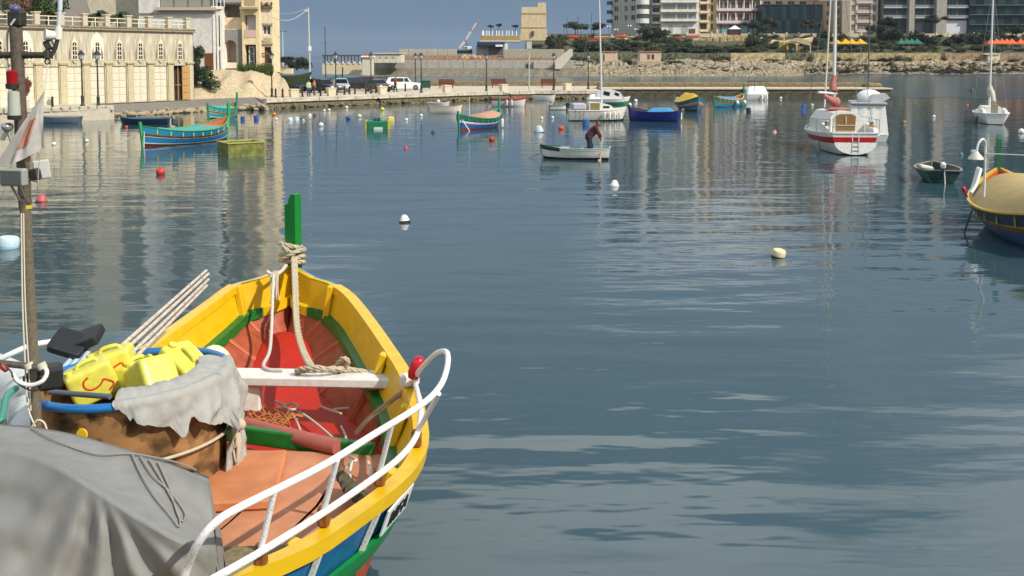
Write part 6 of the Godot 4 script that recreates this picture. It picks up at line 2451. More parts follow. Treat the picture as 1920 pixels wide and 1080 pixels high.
	part("cockpit_cover", "#eceae4", t, func(q): h.cover(q, -1.0, -0.35, 1.0, 0.5))
	# white motor sailer
	t = thing("motor_sailer", "white motor sailer with tall thin mast, fenders and brown cabin door", "boat", gnd(1120, 226), 0.1)
	h = Hull.new(4.7, 1.9, 0.85, 1.1, 0.85, 0.8, 0.35, 0.14)
	part("hull_bottom", "#24382f", t, func(q): h.band(q, 0.0, 0.36))
	part("hull_side", "#e8e5db", t, func(q): h.band(q, 0.36, 1.0))
	part("rub_rail", "#f1efe8", t, func(q): h.rail(q, 0.97, 0.08, 0.06))
	part("deck", "#dedbd2", t, func(q): h.cover(q, -0.98, 0.96, 0.96, 0.05))
	b = mb()
	b.prism(PackedVector2Array([Vector2(-0.75, 0.85), Vector2(1.35, 0.9), Vector2(0.95, 1.25), Vector2(0.2, 1.45), Vector2(-0.75, 1.5)]), -0.6, 0.6)
	obj("cabin", b, plain("#e4e2da"), t)
	b = mb()
	b.box(Vector3(-0.3, 1.15, 0.61), Vector3(0.75, 0.55, 0.03), Basis.IDENTITY, 0.01)
	obj("cabin_door", b, plain("#8a7b4c"), t)
	b = mb()
	b.box(Vector3(0.6, 1.1, 0.612), Vector3(0.5, 0.16, 0.02))
	obj("cabin_window", b, glass_dark(), t)
	b = mb()
	b.tube(pts([Vector3(0.35, 1.2, 0), Vector3(0.05, 11.5, 0)]), 0.075, 8, true, 0.05)
	obj("mast", b, M("#cfd0cc", 0.4), t)
	for k in 4: fender(t, Vector3(0.4 + k * 0.42, 0.42, 0.98 - k * k * 0.03))
	for k in 3: line_to("rope", t, Vector3(-1.9 + k * 0.35, 0.9, 0.85), Vector3(-1.95 + k * 0.33, 0.2, 0.95), "#4b4f4a", 0.02, 0.0)
	outboard(t, -2.3, 0.95, "#23282a")
	b = mb()
	b.box(Vector3(-1.55, 1.15, 0), Vector3(1.1, 0.5, 1.2), Basis.IDENTITY, 0.1)
	obj("cockpit_screen", b, plain("#b9b6c4"), t)
	line_to("stay", t, Vector3(0.1, 10.0, 0), Vector3(2.3, 1.1, 0), "#7d8488", 0.012, 0.0)
	line_to("stay", t, Vector3(0.1, 10.0, 0), Vector3(-2.3, 0.9, 0), "#7d8488", 0.012, 0.0)
	# plain blue boat
	t = thing("blue_boat", "plain deep blue boat with light blue cover beside the motor sailer", "boat", gnd(1226, 227), PI - 0.45)
	h = Hull.new(4.2, 1.9, 0.75, 1.15, 0.85, 0.55, 0.3, 0.1)
	part("hull_bottom", "#4a2a44", t, func(q): h.band(q, 0.0, 0.33))
	part("hull_side", "#20338a", t, func(q): h.band(q, 0.33, 1.0))
	part("inside", "#3a3f5e", t, func(q): h.band(q, 0.5, 0.99, -0.05); h.cover(q, -0.95, 0.9, 0.5, 0.0))
	part("gunwale", "#3d2c36", t, func(q): h.rail(q, 0.97, 0.08, 0.06))
	part("stem", "#1a2550", t, func(q): h.post(q, true, 0.1, 0.1))
	b = mb()
	h.cover(b, -0.75, 0.2, 1.0, 0.32, 2.0, 16, 0.02)
	obj("canvas_cover", b, M("#3d8fc4", 0.8, "cloth", 0.8), t)
	fender(t, Vector3(-2.0, 0.4, 0.6), "#e8e6e0", 0.12)
	# yellow covered luzzu, bow towards us
	t = luzzu("luzzu with bright yellow tent cover, bow pointing at the camera", gnd(1292, 209) + Vector3(0.5, 0, -2.6), -1.45, 5.6, 2.7, {"main": "#41618e", "bottom": "#26303c", "line": "#7c8ca0", "bul": "#2f6a70", "cap": "#3f8560", "s1": "#d2a83a", "s2": "#b9682c", "s3": "#cfd4d0", "cover": "#d9b21e", "peak": 0.85, "sharp": 1.0, "c0": -0.8, "c1": 0.75, "tall": 0.06, "stem": "#4f7286", "rib": "#5f8fae"})
	# blue, red and yellow luzzu with two white fenders
	th = 0.62
	hd = Vector3(cos(th), 0, -sin(th))
	t = luzzu("blue luzzu with red stripe, patchwork cover and two white ball fenders", gnd(1340, 201) + hd * 2.1, th, 4.4, 1.9, {"main": "#2f8fc0", "bottom": "#1f4a5c", "line": "#4f9fb0", "bul": "#2e7a68", "cap": "#c2b45a", "s1": "#cfae5e", "s2": "#9c3f26", "s3": "#b98a3c", "cover": "#5f86a8", "peak": 0.3, "inside": "#c0653a", "tall": 0.85, "stem": "#2f7a52"})
	for k in 2:
		b = mb()
		b.ball(Vector3(0.1 + k * 1.3, 0.45, 1.02 - k * 0.2), Vector3(0.19, 0.22, 0.19))
		obj("ball_fender", b, plain("#e9e9e6"), t)
	# white covered boat by the jetty
	t = thing("covered_boat", "white canvas-covered motor boat with black outboard by the jetty", "boat", gnd(1418, 187), 0.35)
	h = Hull.new(3.4, 1.7, 0.7, 0.9, 0.7, 0.85, 0.3, 0.15)
	part("hull", "#dfe0de", t, func(q): h.band(q, 0.0, 1.0))
	b = mb()
	h.cover(b, -0.98, 0.85, 0.95, 1.0, 2.4, 18, 0.04)
	obj("canvas_cover", b, M("#e6e7e6", 0.75, "cloth", 0.8), t)
	b = mb()
	b.box(Vector3(0.1, 2.2, 0), Vector3(1.7, 0.06, 1.4), Basis.IDENTITY, 0.02)
	for s in [-0.65, 0.65]:
		for x in [-0.7, 0.9]: b.tube(pts([Vector3(x, 0.9, s), Vector3(x, 2.2, s)]), 0.025, 5)
	obj("sun_top", b, M("#23262b", 0.7), t)
	outboard(t, -1.7, 0.7, "#1b1d1f", 1.4)
	fender(t, Vector3(1.0, 0.3, 0.75)); fender(t, Vector3(0.2, 0.3, 0.9))
	build_sail_boats()
	# teal dinghy with white outboard
	t = skiff("teal_dinghy", "teal dinghy with white outboard and pale gunwale, stern towards us", gnd(1775, 344) + Vector3(0.15, 0, -1.3), 1.32, 2.9, 1.75, 0.5, {"main": "#2f5a57", "strake": "#376864", "cap": "#8f887b", "inside": "#2c3b38", "tr": 0.78})
	outboard(t, -1.42, 0.5, "#dfe0dc", 0.75)
	line_to("mooring_rope", t, Vector3(-1.45, 0.55, 0.05), Vector3(-1.6, -0.1, 0.08), "#d6cfc2", 0.022, 0.0)
	b = mb()
	b.box(Vector3(-1.0, 0.6, -0.55), Vector3(0.7, 0.12, 0.5), Basis(Vector3.RIGHT, 0.2), 0.03)
	obj("white_bundle", b, plain("#dcdccf"), t)
	# big luzzu at the right edge
	th = 1.36
	hd = Vector3(cos(th), 0, -sin(th))
	t = luzzu("big luzzu at the picture's right edge with tan canvas and yellow gunwale", Vector3(14.55, 0, -28.1), th, 7.6, 3.1, {"main": "#2a4d78", "bottom": "#1f3f66", "line": "#2a4d78", "bul": "#2b3f50", "cap": "#c9a62c", "rib": "#8f8a3a", "s1": "#8a2e2a", "s2": "#6b5632", "s3": "#b39a3a", "cover": "#b8a06a", "peak": 0.75, "c0": -0.9, "c1": 0.72, "inside": "#c2502c", "deck": "#c2502c", "tall": 1.0, "stem": "#1f6b46"})
	b = mb()
	b.lathe([Vector2(0.03, 0), Vector2(0.04, 0.16), Vector2(0.06, 0.2), Vector2(0.06, 0.3), Vector2(0.03, 0.34)], Vector3(0.6, 0.98, -1.58), 10, Basis(Vector3.RIGHT, -0.4))
	obj("red_knob", b, plain("#a3242c"), t)
	b = mb()
	for k in 4: b.tube(spline([Vector3(1.0, 1.05, -1.4), Vector3(1.5 + k * 0.1, 1.25, -1.15), Vector3(2.1 + k * 0.12, 1.65, -0.9)], 4), 0.05, 6)
	obj("white_cloth", b, M("#dcdad4", 0.85, "cloth", 2.0), t)
	# its deck lamp on a bent pole, with a thin line across
	b = mb()
	var lp := [Vector3(0.1, 0.9, -1.25), Vector3(0.1, 2.35, -1.25), Vector3(0.02, 2.62, -1.28), Vector3(-0.1, 2.72, -1.38), Vector3(-0.2, 2.62, -1.5), Vector3(-0.25, 2.4, -1.56)]
	b.tube(spline(lp, 6), 0.035, 8)
	var pole := obj("lamp_pole", b, plain("#d9dbd9"), t)
	b = mb()
	b.lathe([Vector2(0.05, 0.18), Vector2(0.09, 0.12), Vector2(0.2, 0.0), Vector2(0.21, -0.05)], Vector3(-0.27, 2.22, -1.58), 12)
	obj("lamp_shade", b, plain("#d6d6cc"), pole)
	line_to("guy_line", t, Vector3(0.1, 2.3, -1.25), Vector3(-2.6, 2.45, 1.8), "#cfd2d2", 0.018, 0.0)
	line_to("mooring_rope", t, Vector3(0.4, 0.6, -1.5), Vector3(0.2, -0.1, -1.75), "#2f3638", 0.025, 0.0)
	# luzzu and dark hull laid up ashore
	t = luzzu("blue and orange striped luzzu hauled out beyond the pier, red prow", at(603, 150, 138) * Vector3(1, 0, 1) + Vector3(0, 1.3, 0), -0.35, 6.5, 2.4, {"main": "#35708c", "bul": "#3f7f9a", "cap": "#3b5f70", "s1": "#c98a3a", "s2": "#b85a2a", "s3": "#c9b05a", "bottom": "#3a4f58", "inside": "#a03030", "tall": 0.9, "stem": "#2a3f48"})
	b = mb()
	for x in [-1.6, 1.6]: b.box(Vector3(x, -0.4, 0), Vector3(0.3, 0.5, 2.0))
	obj("cradle", b, M("#5b4a38", 0.9), t)
	t = thing("dark_hull", "large dark green hull laid up on the bank with a blue foot stripe", "boat", at(540, 150, 119) * Vector3(1, 0, 1) + Vector3(0, 2.1, 0), 0.2)
	h = Hull.new(5.6, 2.6, 0.8, 1.3, 0.9, 0.0, 1.1, 0.3)
	part("hull_bottom", "#3a2620", t, func(q): h.band(q, 0.0, 0.4))
	part("hull_side", "#33402c", t, func(q): h.band(q, 0.4, 0.85))
	part("bulwark", "#2c4038", t, func(q): h.band(q, 0.85, 1.0, 0.02))
	part("deck", "#39443a", t, func(q): h.cover(q, -0.97, 0.97, 0.95, 0.3))
	part("blue_stripe", "#2f6a8c", t, func(q): h.band(q, 0.3, 0.42, 0.02, 28, 0.3, 1.0))
	b = mb()
	for x in [-1.8, 1.4]: b.box(Vector3(x, -1.0, 0), Vector3(0.3, 1.2, 2.4))
	obj("cradle", b, M("#5b4a38", 0.9), t)


func build_sail_boats() -> void:
	# yacht with red stripe, stern towards us
	var th := 1.50
	var hd := Vector3(cos(th), 0, -sin(th))
	var t := thing("red_striped_yacht", "white sailing yacht with red stripe and wooden hatch, stern towards us", "sailing boat", gnd(1602, 291) + hd * 3.6, th)
	var h := Hull.new(7.4, 3.3, 1.05, 1.4, 1.15, 0.72, 0.45, 0.2)
	part("hull_bottom", "#20242a", t, func(q): h.band(q, 0.0, 0.32))
	part("hull_side", "#e6e6e2", t, func(q): h.band(q, 0.32, 0.66))
	part("red_stripe", "#b81f1a", t, func(q): h.band(q, 0.66, 0.86, 0.004))
	part("top_side", "#e9e9e5", t, func(q): h.band(q, 0.86, 1.0))
	part("deck", "#dcdcd6", t, func(q): h.cover(q, -0.98, 0.97, 0.97, 0.04))
	part("toe_rail", "#e9e9e5", t, func(q): h.rail(q, 0.98, 0.06, 0.06))
	# counter of the stern: rounded white panel
	var b := mb()
	var ar := PackedVector2Array()
	for i in 17:
		var a := PI + PI * i / 16.0
		ar.append(Vector2(cos(a) * 1.06, sin(a) * 0.62))
	b.prism(ar, 0.0, 0.06, Vector3(-3.72, 0.66, 0), Basis(Vector3(0, 0, 1), Vector3.UP, Vector3(-1, 0, 0)))
	obj("transom_panel", b, plain("#ecece8"), t)
	b = mb()
	b.prism(PackedVector2Array([Vector2(-1.0, 0.95), Vector2(1.0, 0.95), Vector2(0.98, 1.5), Vector2(0.62, 1.98), Vector2(0.0, 2.06), Vector2(-0.62, 1.98), Vector2(-0.98, 1.5)]), -2.2, 1.9, Vector3(0.2, 0.08, 0), Basis(Vector3(0, 0, 1), Vector3.UP, Vector3(-1, 0, 0)))
	obj("cabin", b, plain("#dfdfd9"), t)
	b = mb()
	b.prism(PackedVector2Array([Vector2(-0.48, 1.05), Vector2(0.48, 1.05), Vector2(0.52, 1.82), Vector2(0.3, 1.93), Vector2(-0.3, 1.93), Vector2(-0.52, 1.82)]), 1.9, 1.95, Vector3(0.2, 0.08, 0), Basis(Vector3(0, 0, 1), Vector3.UP, Vector3(-1, 0, 0)))
	var door := obj("hatch_board", b, M("#8a6a3a", 0.5, "stone", 1.5), t)
	b = mb()
	b.box(Vector3(-1.77, 1.42, 0), Vector3(0.03, 0.03, 1.0)).box(Vector3(-1.78, 1.7, 0.0), Vector3(0.04, 0.4, 0.04))
	obj("handle", b, plain("#d8d4c4"), door)
	for s in [-1.0, 1.0]:
		b = mb()
		b.prism(PackedVector2Array([Vector2(-3.5, 1.0), Vector2(-1.7, 1.0), Vector2(-1.7, 1.55), Vector2(-3.2, 1.3)]), -0.12, 0.12, Vector3(0, 0, s * 1.15))
		obj("coaming", b, plain("#dfdfda"), t)
		b = mb()
		b.lathe([Vector2(0, 0), Vector2(0.12, 0), Vector2(0.09, 0.1), Vector2(0.12, 0.2), Vector2(0, 0.2)], Vector3(-2.4, 1.45, s * 1.15), 10)
		obj("winch", b, M("#8f9496", 0.3, "", 1.0, "", 0.0, 0.8), t)
		for k in 5:
			b = mb()
			var q := h.p(-0.95 + k * 0.45, 1.0, s)
			b.tube(pts([q, q + Vector3(0, 0.7, 0)]), 0.016, 5)
			obj("stanchion", b, M("#787d80", 0.4), t)
		line_to("life_line", t, h.p(-0.95, 1.0, s) + Vector3(0, 0.68, 0), h.p(-0.05, 1.0, s) + Vector3(0, 0.68, 0), "#5c6265", 0.012, 0.02)
		line_to("life_line", t, h.p(-0.05, 1.0, s) + Vector3(0, 0.68, 0), h.p(0.85, 1.0, s) + Vector3(0, 0.68, 0), "#5c6265", 0.012, 0.02)
		line_to("back_stay", t, Vector3(-3.6, 1.1, s * 0.95), Vector3(1.0, 13.6, 0), "#6a7074", 0.014, 0.0)
		line_to("shroud", t, h.p(0.3, 1.0, s), Vector3(1.0, 12.0, 0), "#6a7074", 0.014, 0.0)
		b = mb()
		b.box(Vector3(-3.79, 0.78, s * 0.16), Vector3(0.03, 0.62, 0.04)).box(Vector3(-3.79, 0.3, s * 0.16), Vector3(0.03, 0.3, 0.04))
		obj("ladder_rail", b, M("#c9cdd0", 0.3), t)
	for k in 3:
		b = mb()
		b.box(Vector3(-3.8, 0.25 + k * 0.22, 0), Vector3(0.03, 0.03, 0.34))
		obj("ladder_rung", b, M("#8a8f92", 0.3), t)
	b = mb()
	b.tube(pts([Vector3(1.0, 1.9, 0), Vector3(1.05, 14.0, 0)]), 0.1, 10, true, 0.08)
	obj("mast", b, M("#d3d3cc", 0.35), t)
	b = mb()
	b.tube(pts([Vector3(2.6, 2.0, -0.12), Vector3(1.15, 13.2, -0.08)]), 0.045, 8)
	obj("furled_jib", b, M("#dcdad2", 0.7), t)
	b = mb()
	b.box(Vector3(1.0, 8.2, 0), Vector3(0.07, 0.07, 1.8))
	obj("spreader", b, M("#c8c8c2", 0.4), t)
	b = mb()
	b.tube(pts([Vector3(0.85, 3.0, 0.1), Vector3(-1.2, 3.15, -1.35)]), 0.07, 8)
	obj("boom", b, M("#cfcfc8", 0.4), t)
	b = mb()
	b.tube(spline([Vector3(0.8, 4.0, 0), Vector3(0.7, 3.55, -0.12), Vector3(0.55, 3.15, -0.1)], 5), 0.12, 8, true, 0.26)
	b.tube(spline([Vector3(0.6, 2.55, 0.0), Vector3(0.0, 2.7, -0.4), Vector3(-0.7, 2.98, -0.95)], 6), 0.3, 9, true, 0.08)
	obj("sail_cover", b, M("#b3706a", 0.85, "cloth", 1.5), t)
	b = mb()
	b.box(Vector3(0.3, 2.2, 0), Vector3(1.2, 0.08, 1.1), Basis.IDENTITY, 0.03)
	obj("sprayhood", b, M("#b36a5e", 0.8), t)
	b = mb()
	b.ball(Vector3(-2.6, 1.4, 1.2), Vector3(0.13, 0.13, 0.13))
	obj("orange_float", b, plain("#d9822a"), t)
	fender(t, Vector3(-2.6, 0.35, -1.62), "#8e9496", 0.13)
	for q in [[-3.3, -1.25], [-3.5, -1.1]]:
		b = mb()
		b.tube(pts([Vector3(q[0], 1.1, q[1]), Vector3(q[0] - 0.1, 1.9, q[1])]), 0.02, 5)
		obj("rod", b, M("#4d5357", 0.5), t)
	# white canvas-covered cruiser behind the yacht
	t = thing("canvas_cruiser", "white cruiser under full canvas with a dinghy on top, behind the red striped yacht", "boat", gnd(1622, 258) - Vector3(0, 0.62, 0), 1.3)
	h = Hull.new(6.0, 2.5, 1.0, 1.3, 1.0, 0.9, 0.4, 0.15)
	part("hull", "#e4e5e3", t, func(q): h.band(q, 0.0, 1.0))
	part("deck", "#dfe0dd", t, func(q): h.cover(q, -0.98, 0.95, 0.97, 0.04))
	b = mb()
	var lo := [Vector3(-2.7, 1.0, 1.15), Vector3(-2.7, 1.0, -1.15), Vector3(1.0, 1.0, -1.1), Vector3(1.0, 1.0, 1.1)]
	var hi := [Vector3(-2.4, 2.75, 0.95), Vector3(-2.4, 2.75, -0.95), Vector3(0.6, 2.7, -0.9), Vector3(0.6, 2.7, 0.9)]
	for k in 4:
		var rows := []
		for r in 7:
			var row := PackedVector3Array()
			for i in 13:
				var q: Vector3 = (lo[k] as Vector3).lerp(lo[(k + 1) % 4], i / 12.0).lerp((hi[k] as Vector3).lerp(hi[(k + 1) % 4], i / 12.0), r / 6.0)
				var nrm: Vector3 = ((lo[(k + 1) % 4] as Vector3) - lo[k]).cross(Vector3.UP).normalized()
				row.append(q + nrm * (0.05 * sin(i * 1.9 + r * 0.6) * sin(PI * i / 12.0)))
			rows.append(row)
		b.grid(rows)
	b.quad(hi[0], hi[3], hi[2], hi[1])
	obj("canvas_cover", b, M("#e9e8e3", 0.75, "cloth", 0.8), t)
	b = mb()
	b.box(Vector3(-0.9, 2.86, 0), Vector3(3.3, 0.16, 2.1), Basis.IDENTITY, 0.05)
	obj("hard_top", b, M("#9da1a4", 0.6), t)
	b = mb()
	b.ball(Vector3(-1.2, 3.2, 0.1), Vector3(0.9, 0.45, 0.75), Basis(Vector3.BACK, 0.2), 10, 14)
	obj("upturned_dinghy", b, plain("#e2e4e4"), t)
	b = mb()
	b.prism(PackedVector2Array([Vector2(-0.4, 0), Vector2(0.3, 0.05), Vector2(0.75, 0.3), Vector2(0.5, 0.55), Vector2(-0.3, 0.5)]), -0.5, 0.5, Vector3(-1.6, 2.9, 0.5), Basis(Vector3(0, 0, 1), Vector3.UP, Vector3(-1, 0, 0)))
	obj("folded_canvas", b, plain("#c9cdd0"), t)
	b = mb()
	b.tube(pts([Vector3(-0.2, 2.9, 0.1), Vector3(-0.2, 8.6, 0.1)]), 0.035, 6)
	b.box(Vector3(-0.2, 4.6, 0.1), Vector3(0.1, 0.5, 0.1))
	obj("aerial", b, M("#565c62", 0.5), t)
	# slim white yacht on the right
	th = 1.25
	hd = Vector3(cos(th), 0, -sin(th))
	t = thing("slim_white_yacht", "slim white sailing yacht with bare mast at the right, stern towards us", "sailing boat", gnd(1866, 234) + hd * 2.9, th)
	h = Hull.new(6.2, 2.5, 0.8, 1.05, 0.85, 0.6, 0.35, 0.2)
	part("hull_bottom", "#23282a", t, func(q): h.band(q, 0.0, 0.34))
	part("hull_side", "#e9eae8", t, func(q): h.band(q, 0.34, 1.0))
	part("deck", "#e3e4e1", t, func(q): h.cover(q, -0.98, 0.96, 0.97, 0.05))
	part("toe_rail", "#efefec", t, func(q): h.rail(q, 0.98, 0.06, 0.05))
	b = mb()
	b.prism(PackedVector2Array([Vector2(-0.8, 0.8), Vector2(0.8, 0.8), Vector2(0.6, 1.25), Vector2(-0.6, 1.25)]), -1.6, 1.2, Vector3(0.2, 0, 0), Basis(Vector3(0, 0, 1), Vector3.UP, Vector3(-1, 0, 0)))
	obj("cabin", b, plain("#e6e7e4"), t)
	for s in [-1.0, 1.0]:
		b = mb()
		b.prism(PackedVector2Array([Vector2(-2.9, 0.8), Vector2(-1.2, 0.8), Vector2(-1.2, 1.2), Vector2(-2.6, 1.05)]), -0.1, 0.1, Vector3(0, 0, s * 0.75))
		obj("coaming", b, plain("#e2e3e0"), t)
		line_to("shroud", t, h.p(0.15, 1.0, s), Vector3(0.7, 10.5, 0), "#8a9094", 0.012, 0.0)
		line_to("rope_coil", t, Vector3(-2.2, 1.1, s * 0.7), Vector3(-2.6, 0.75, s * 0.75), "#5d6060", 0.03, 0.0)
	line_to("back_stay", t, Vector3(-3.0, 0.9, 0), Vector3(0.7, 11.5, 0), "#8a9094", 0.012, 0.0)
	b = mb()
	b.tube(pts([Vector3(0.7, 1.2, 0), Vector3(0.7, 11.8, 0)]), 0.085, 8, true, 0.06)
	obj("mast", b, M("#d0d1cc", 0.35), t)
	b = mb()
	b.tube(spline([Vector3(0.6, 2.5, 0), Vector3(-0.4, 2.35, 0.02), Vector3(-1.6, 1.6, 0.05)], 6), 0.2, 9, true, 0.16)
	b.ball(Vector3(0.55, 2.4, 0), Vector3(0.22, 0.5, 0.22))
	obj("sail_bundle", b, M("#c6bfae", 0.85, "cloth", 1.5), t)
	b = mb()
	b.box(Vector3(-1.95, 1.15, 0.03), Vector3(0.1, 0.7, 0.5), Basis.IDENTITY, 0.03)
	obj("hatch_board", b, plain("#8f8a70"), t)
	fender(t, Vector3(-1.9, 0.25, -1.2), "#4a4f50", 0.13)


# ---------------------------------------------------------------- buoys and floats
func build_buoys() -> void:
	# kind, x, y of the waterline, width in pixels, colour, second colour, label
	var list := [
		["ball", 301, 327, 17, "#c2391f", "", "large red round buoy in open water left of the green stem post"], ["cone", 78, 378, 21, "#c4545a", "#33282a", "pink and black flat-topped buoy below the mast's spotlight"],
		["cone", 759, 416, 21, "#e8e8e4", "#2b2b2b", "white cone buoy with dark foot in open water right of the green stem post"], ["cone", 1152, 349, 18, "#e6e8ea", "#c9ced2", "white knob-topped buoy below the rowing boat"],
		["can", 1459, 482, 26, "#d9d3ad", "#28261f", "cream drum buoy with dark foot, alone in the right foreground water"], ["ball", 101, 272, 8, "#e4e4e0", "", "small white ball buoy left of the flag's tip"],
		["cone", 163, 266, 9, "#d8d8d2", "#3a3a38", "small white and dark float left of the big luzzu's ropes"], ["ball", 237, 240, 6, "#cf4a2c", "", "tiny red ball under the navy boat"],
		["drum", 455, 225, 8, "#2b4fa0", "", "left one of two blue drums right of the luzzus"], ["drum", 481, 224, 9, "#2f52a8", "", "right one of two blue drums right of the luzzus"],
		["ball", 514, 216, 7, "#d98a2e", "", "orange ball buoy below the ornate house's lamp"], ["ball", 518, 225, 6, "#dedede", "", "tiny white ball below the orange one"],
		["can", 544, 226, 10, "#dfe6e8", "#c7d2d8", "white can float left of a pale blue one"], ["can", 556, 225, 10, "#a9c9da", "#c7d2d8", "pale blue can float right of a white one"], ["ball", 569, 227, 5, "#d5dde0", "", "tiny pale float right of the two cans"],
		["ball", 602, 237, 10, "#d7d8d0", "", "white ball buoy in open water left of the green tank"], ["cone", 581, 217, 7, "#e2e2dd", "#d0d0ca", "white peaked float near the pier below the blue-jeaned person"], ["cone", 590, 217, 7, "#3b3f3f", "#2b2f2f", "dark low float beside the white peaked one"],
		["ball", 608, 209, 6, "#d8d8d2", "", "left white ball of a pair by the pier wall"], ["ball", 617, 208, 6, "#d8d8d2", "", "right white ball of a pair by the pier wall"], ["ball", 653, 224, 9, "#2747a0", "", "blue ball buoy left of the green tank"],
		["ball", 674, 220, 8, "#d6d8b8", "", "cream ball buoy above the green tank's left end"], ["ball", 717, 207, 8, "#c5cf4a", "", "lime yellow ball buoy near the pier wall"], ["ball", 762, 226, 6, "#e2e2da", "", "tiny white ball right of the yellow box"],
		["ball", 790, 218, 6, "#e4e4de", "", "tiny white ball left of the white open boat"], ["cone", 812, 249, 8, "#2c2f33", "#22262a", "small black float left of the pink-covered luzzu"], ["cone", 761, 279, 9, "#b0444e", "#7d2c38", "small crimson float in open water below the green tank"],
		["ball", 922, 264, 11, "#b23a24", "", "red ball buoy right below the pink-covered luzzu"], ["ball", 936, 211, 6, "#e2e2de", "", "tiny white float right of the pink-covered luzzu"], ["drum", 938, 219, 7, "#2a2e33", "", "small black drum right of the pink-covered luzzu"],
		["ball", 641, 198, 10, "#d4532c", "", "orange float against the pier wall by the fourth lamp"], ["ball", 650, 203, 6, "#dedcd0", "", "white float beside the orange one at the pier wall"], ["cone", 1011, 248, 20, "#b9cbd8", "#3f5a78", "big white and blue mooring buoy left of the rowing boat"],
		["ball", 1052, 243, 10, "#dd4a24", "", "bright orange-red ball left of the motor sailer"], ["ball", 1016, 223, 6, "#dfe3e6", "", "left tiny white ball above the big mooring buoy"], ["ball", 1036, 222, 6, "#dfe3e6", "", "right tiny white ball above the big mooring buoy"],
		["drum", 1098, 235, 14, "#3f6ca8", "", "pale blue barrel floating just behind the standing rower"], ["ball", 1181, 198, 7, "#e4e6e6", "", "lower white ball between motor sailer and blue boat"], ["ball", 1192, 191, 7, "#e4e6e6", "", "upper white ball between motor sailer and blue boat"],
		["ball", 1270, 188, 8, "#a9bcd8", "", "pale blue ball left of the yellow covered luzzu"], ["drum", 1404, 210, 9, "#22262a", "", "black drum below the canvas-covered motor boat"], ["cone", 1452, 248, 8, "#b9606a", "#d9d5d5", "small red and white float left of the red striped yacht"],
		["ball", 1281, 208, 6, "#d8cf9a", "", "small cream ball under the yellow luzzu's bow"], ["drum", 1506, 205, 10, "#2b59a8", "", "tilted blue barrel left of the yacht's boom"], ["ball", 1523, 198, 5, "#dfe1e2", "", "tiny white float right of the tilted blue barrel"],
		["ball", 1464, 185, 5, "#e2e4e4", "", "tiny white float under the jetty's edge"], ["ball", 1653, 234, 10, "#c8402e", "", "red ball buoy right of the red striped yacht"], ["cone", 1695, 231, 9, "#8a6a2e", "#4a3a22", "small brown float between the two yachts"],
		["ball", 1751, 220, 6, "#e6e8ea", "", "small white ball between the two yachts"], ["ball", 1814, 198, 4, "#c97a86", "", "tiny pink float left of the slim yacht"], ["ball", 1915, 250, 12, "#e4e8ea", "", "white ball buoy at the right edge below the slim yacht"],
		["can", 1826, 288, 12, "#d5deec", "#8a9ab8", "white and blue buoy beside the right luzzu's lamp pole"], ["cone", 1802, 291, 9, "#3f6a70", "#2f4a50", "small teal float left of the white and blue buoy"], ["cone", 1822, 171, 9, "#3a434c", "#2a3038", "small dark float in the channel beyond the jetty"],
		["ball", 822, 192, 7, "#dfe3e8", "", "white bag in the skiff against the pier wall"], ["can", 16, 465, 38, "#c3dbe6", "#9cbccb", "pale blue float cut by the left picture edge"]]
	for q in list:
		var p := gnd(q[1], q[2])
		var r: float = q[3] * 0.5 * -p.z / F
		var t := thing({"ball": "round_buoy", "cone": "cone_buoy", "can": "can_buoy", "drum": "drum_float"}[q[0]], q[6], "buoy", p, rng.randf() * 3.0)
		var m := M(q[4], 0.5, "paint", 1.5)
		var tilt := Basis(Vector3(rng.randf() - 0.5, 0, rng.randf() - 0.5).normalized(), rng.randf_range(0.05, 0.22))
		var b := mb()
		match q[0]:
			"ball":
				b.ball(Vector3(0, r * 0.55, 0), Vector3(r, r * 0.95, r), tilt, 10, 14)
				obj("float", b, m, t)
				b = mb()
				b.lathe([Vector2(r * 0.18, r * 1.4), Vector2(r * 0.2, r * 1.62), Vector2(0, r * 1.66)], Vector3.ZERO, 8)
				obj("eye", b, m, t)
			"cone":
				b.lathe([Vector2(r * 0.95, 0.02), Vector2(r * 0.9, r * 0.3), Vector2(r * 0.55, r * 1.05), Vector2(r * 0.35, r * 1.25), Vector2(0, r * 1.32)], Vector3.ZERO, 14, tilt)
				obj("float", b, m, t)
				b = mb()
				b.lathe([Vector2(r * 0.9, -r * 0.5), Vector2(r * 1.06, -0.03), Vector2(r * 1.04, r * 0.16), Vector2(r * 0.9, r * 0.24)], Vector3.ZERO, 14, tilt)
				obj("foot", b, M(q[5], 0.6), t)
			"can":
				b.lathe([Vector2(r * 0.97, r * 0.2), Vector2(r, r * 0.9), Vector2(r * 0.85, r * 1.12), Vector2(r * 0.3, r * 1.2), Vector2(0, r * 1.2)], Vector3.ZERO, 14, tilt)
				obj("float", b, m, t)
				b = mb()
				b.lathe([Vector2(r * 0.9, -r * 0.6), Vector2(r * 0.99, r * 0.28)], Vector3.ZERO, 14, tilt)
				obj("foot", b, M(q[5], 0.6), t)
			"drum":
				var up := Basis(Vector3.BACK, -0.45) if "tilted" in q[6] else tilt
				b.lathe([Vector2(0, -r * 0.8), Vector2(r * 0.95, -r * 0.8), Vector2(r, r * 1.6), Vector2(r * 0.85, r * 1.75), Vector2(0, r * 1.75)], Vector3.ZERO, 14, up)
				obj("float", b, m, t)
				b = mb()
				for y in [0.2, 1.0]: b.lathe([Vector2(r * 1.0, y * r), Vector2(r * 1.05, y * r + r * 0.05), Vector2(r * 1.0, y * r + r * 0.1)], Vector3.ZERO, 14, up)
				obj("hoop", b, m, t)


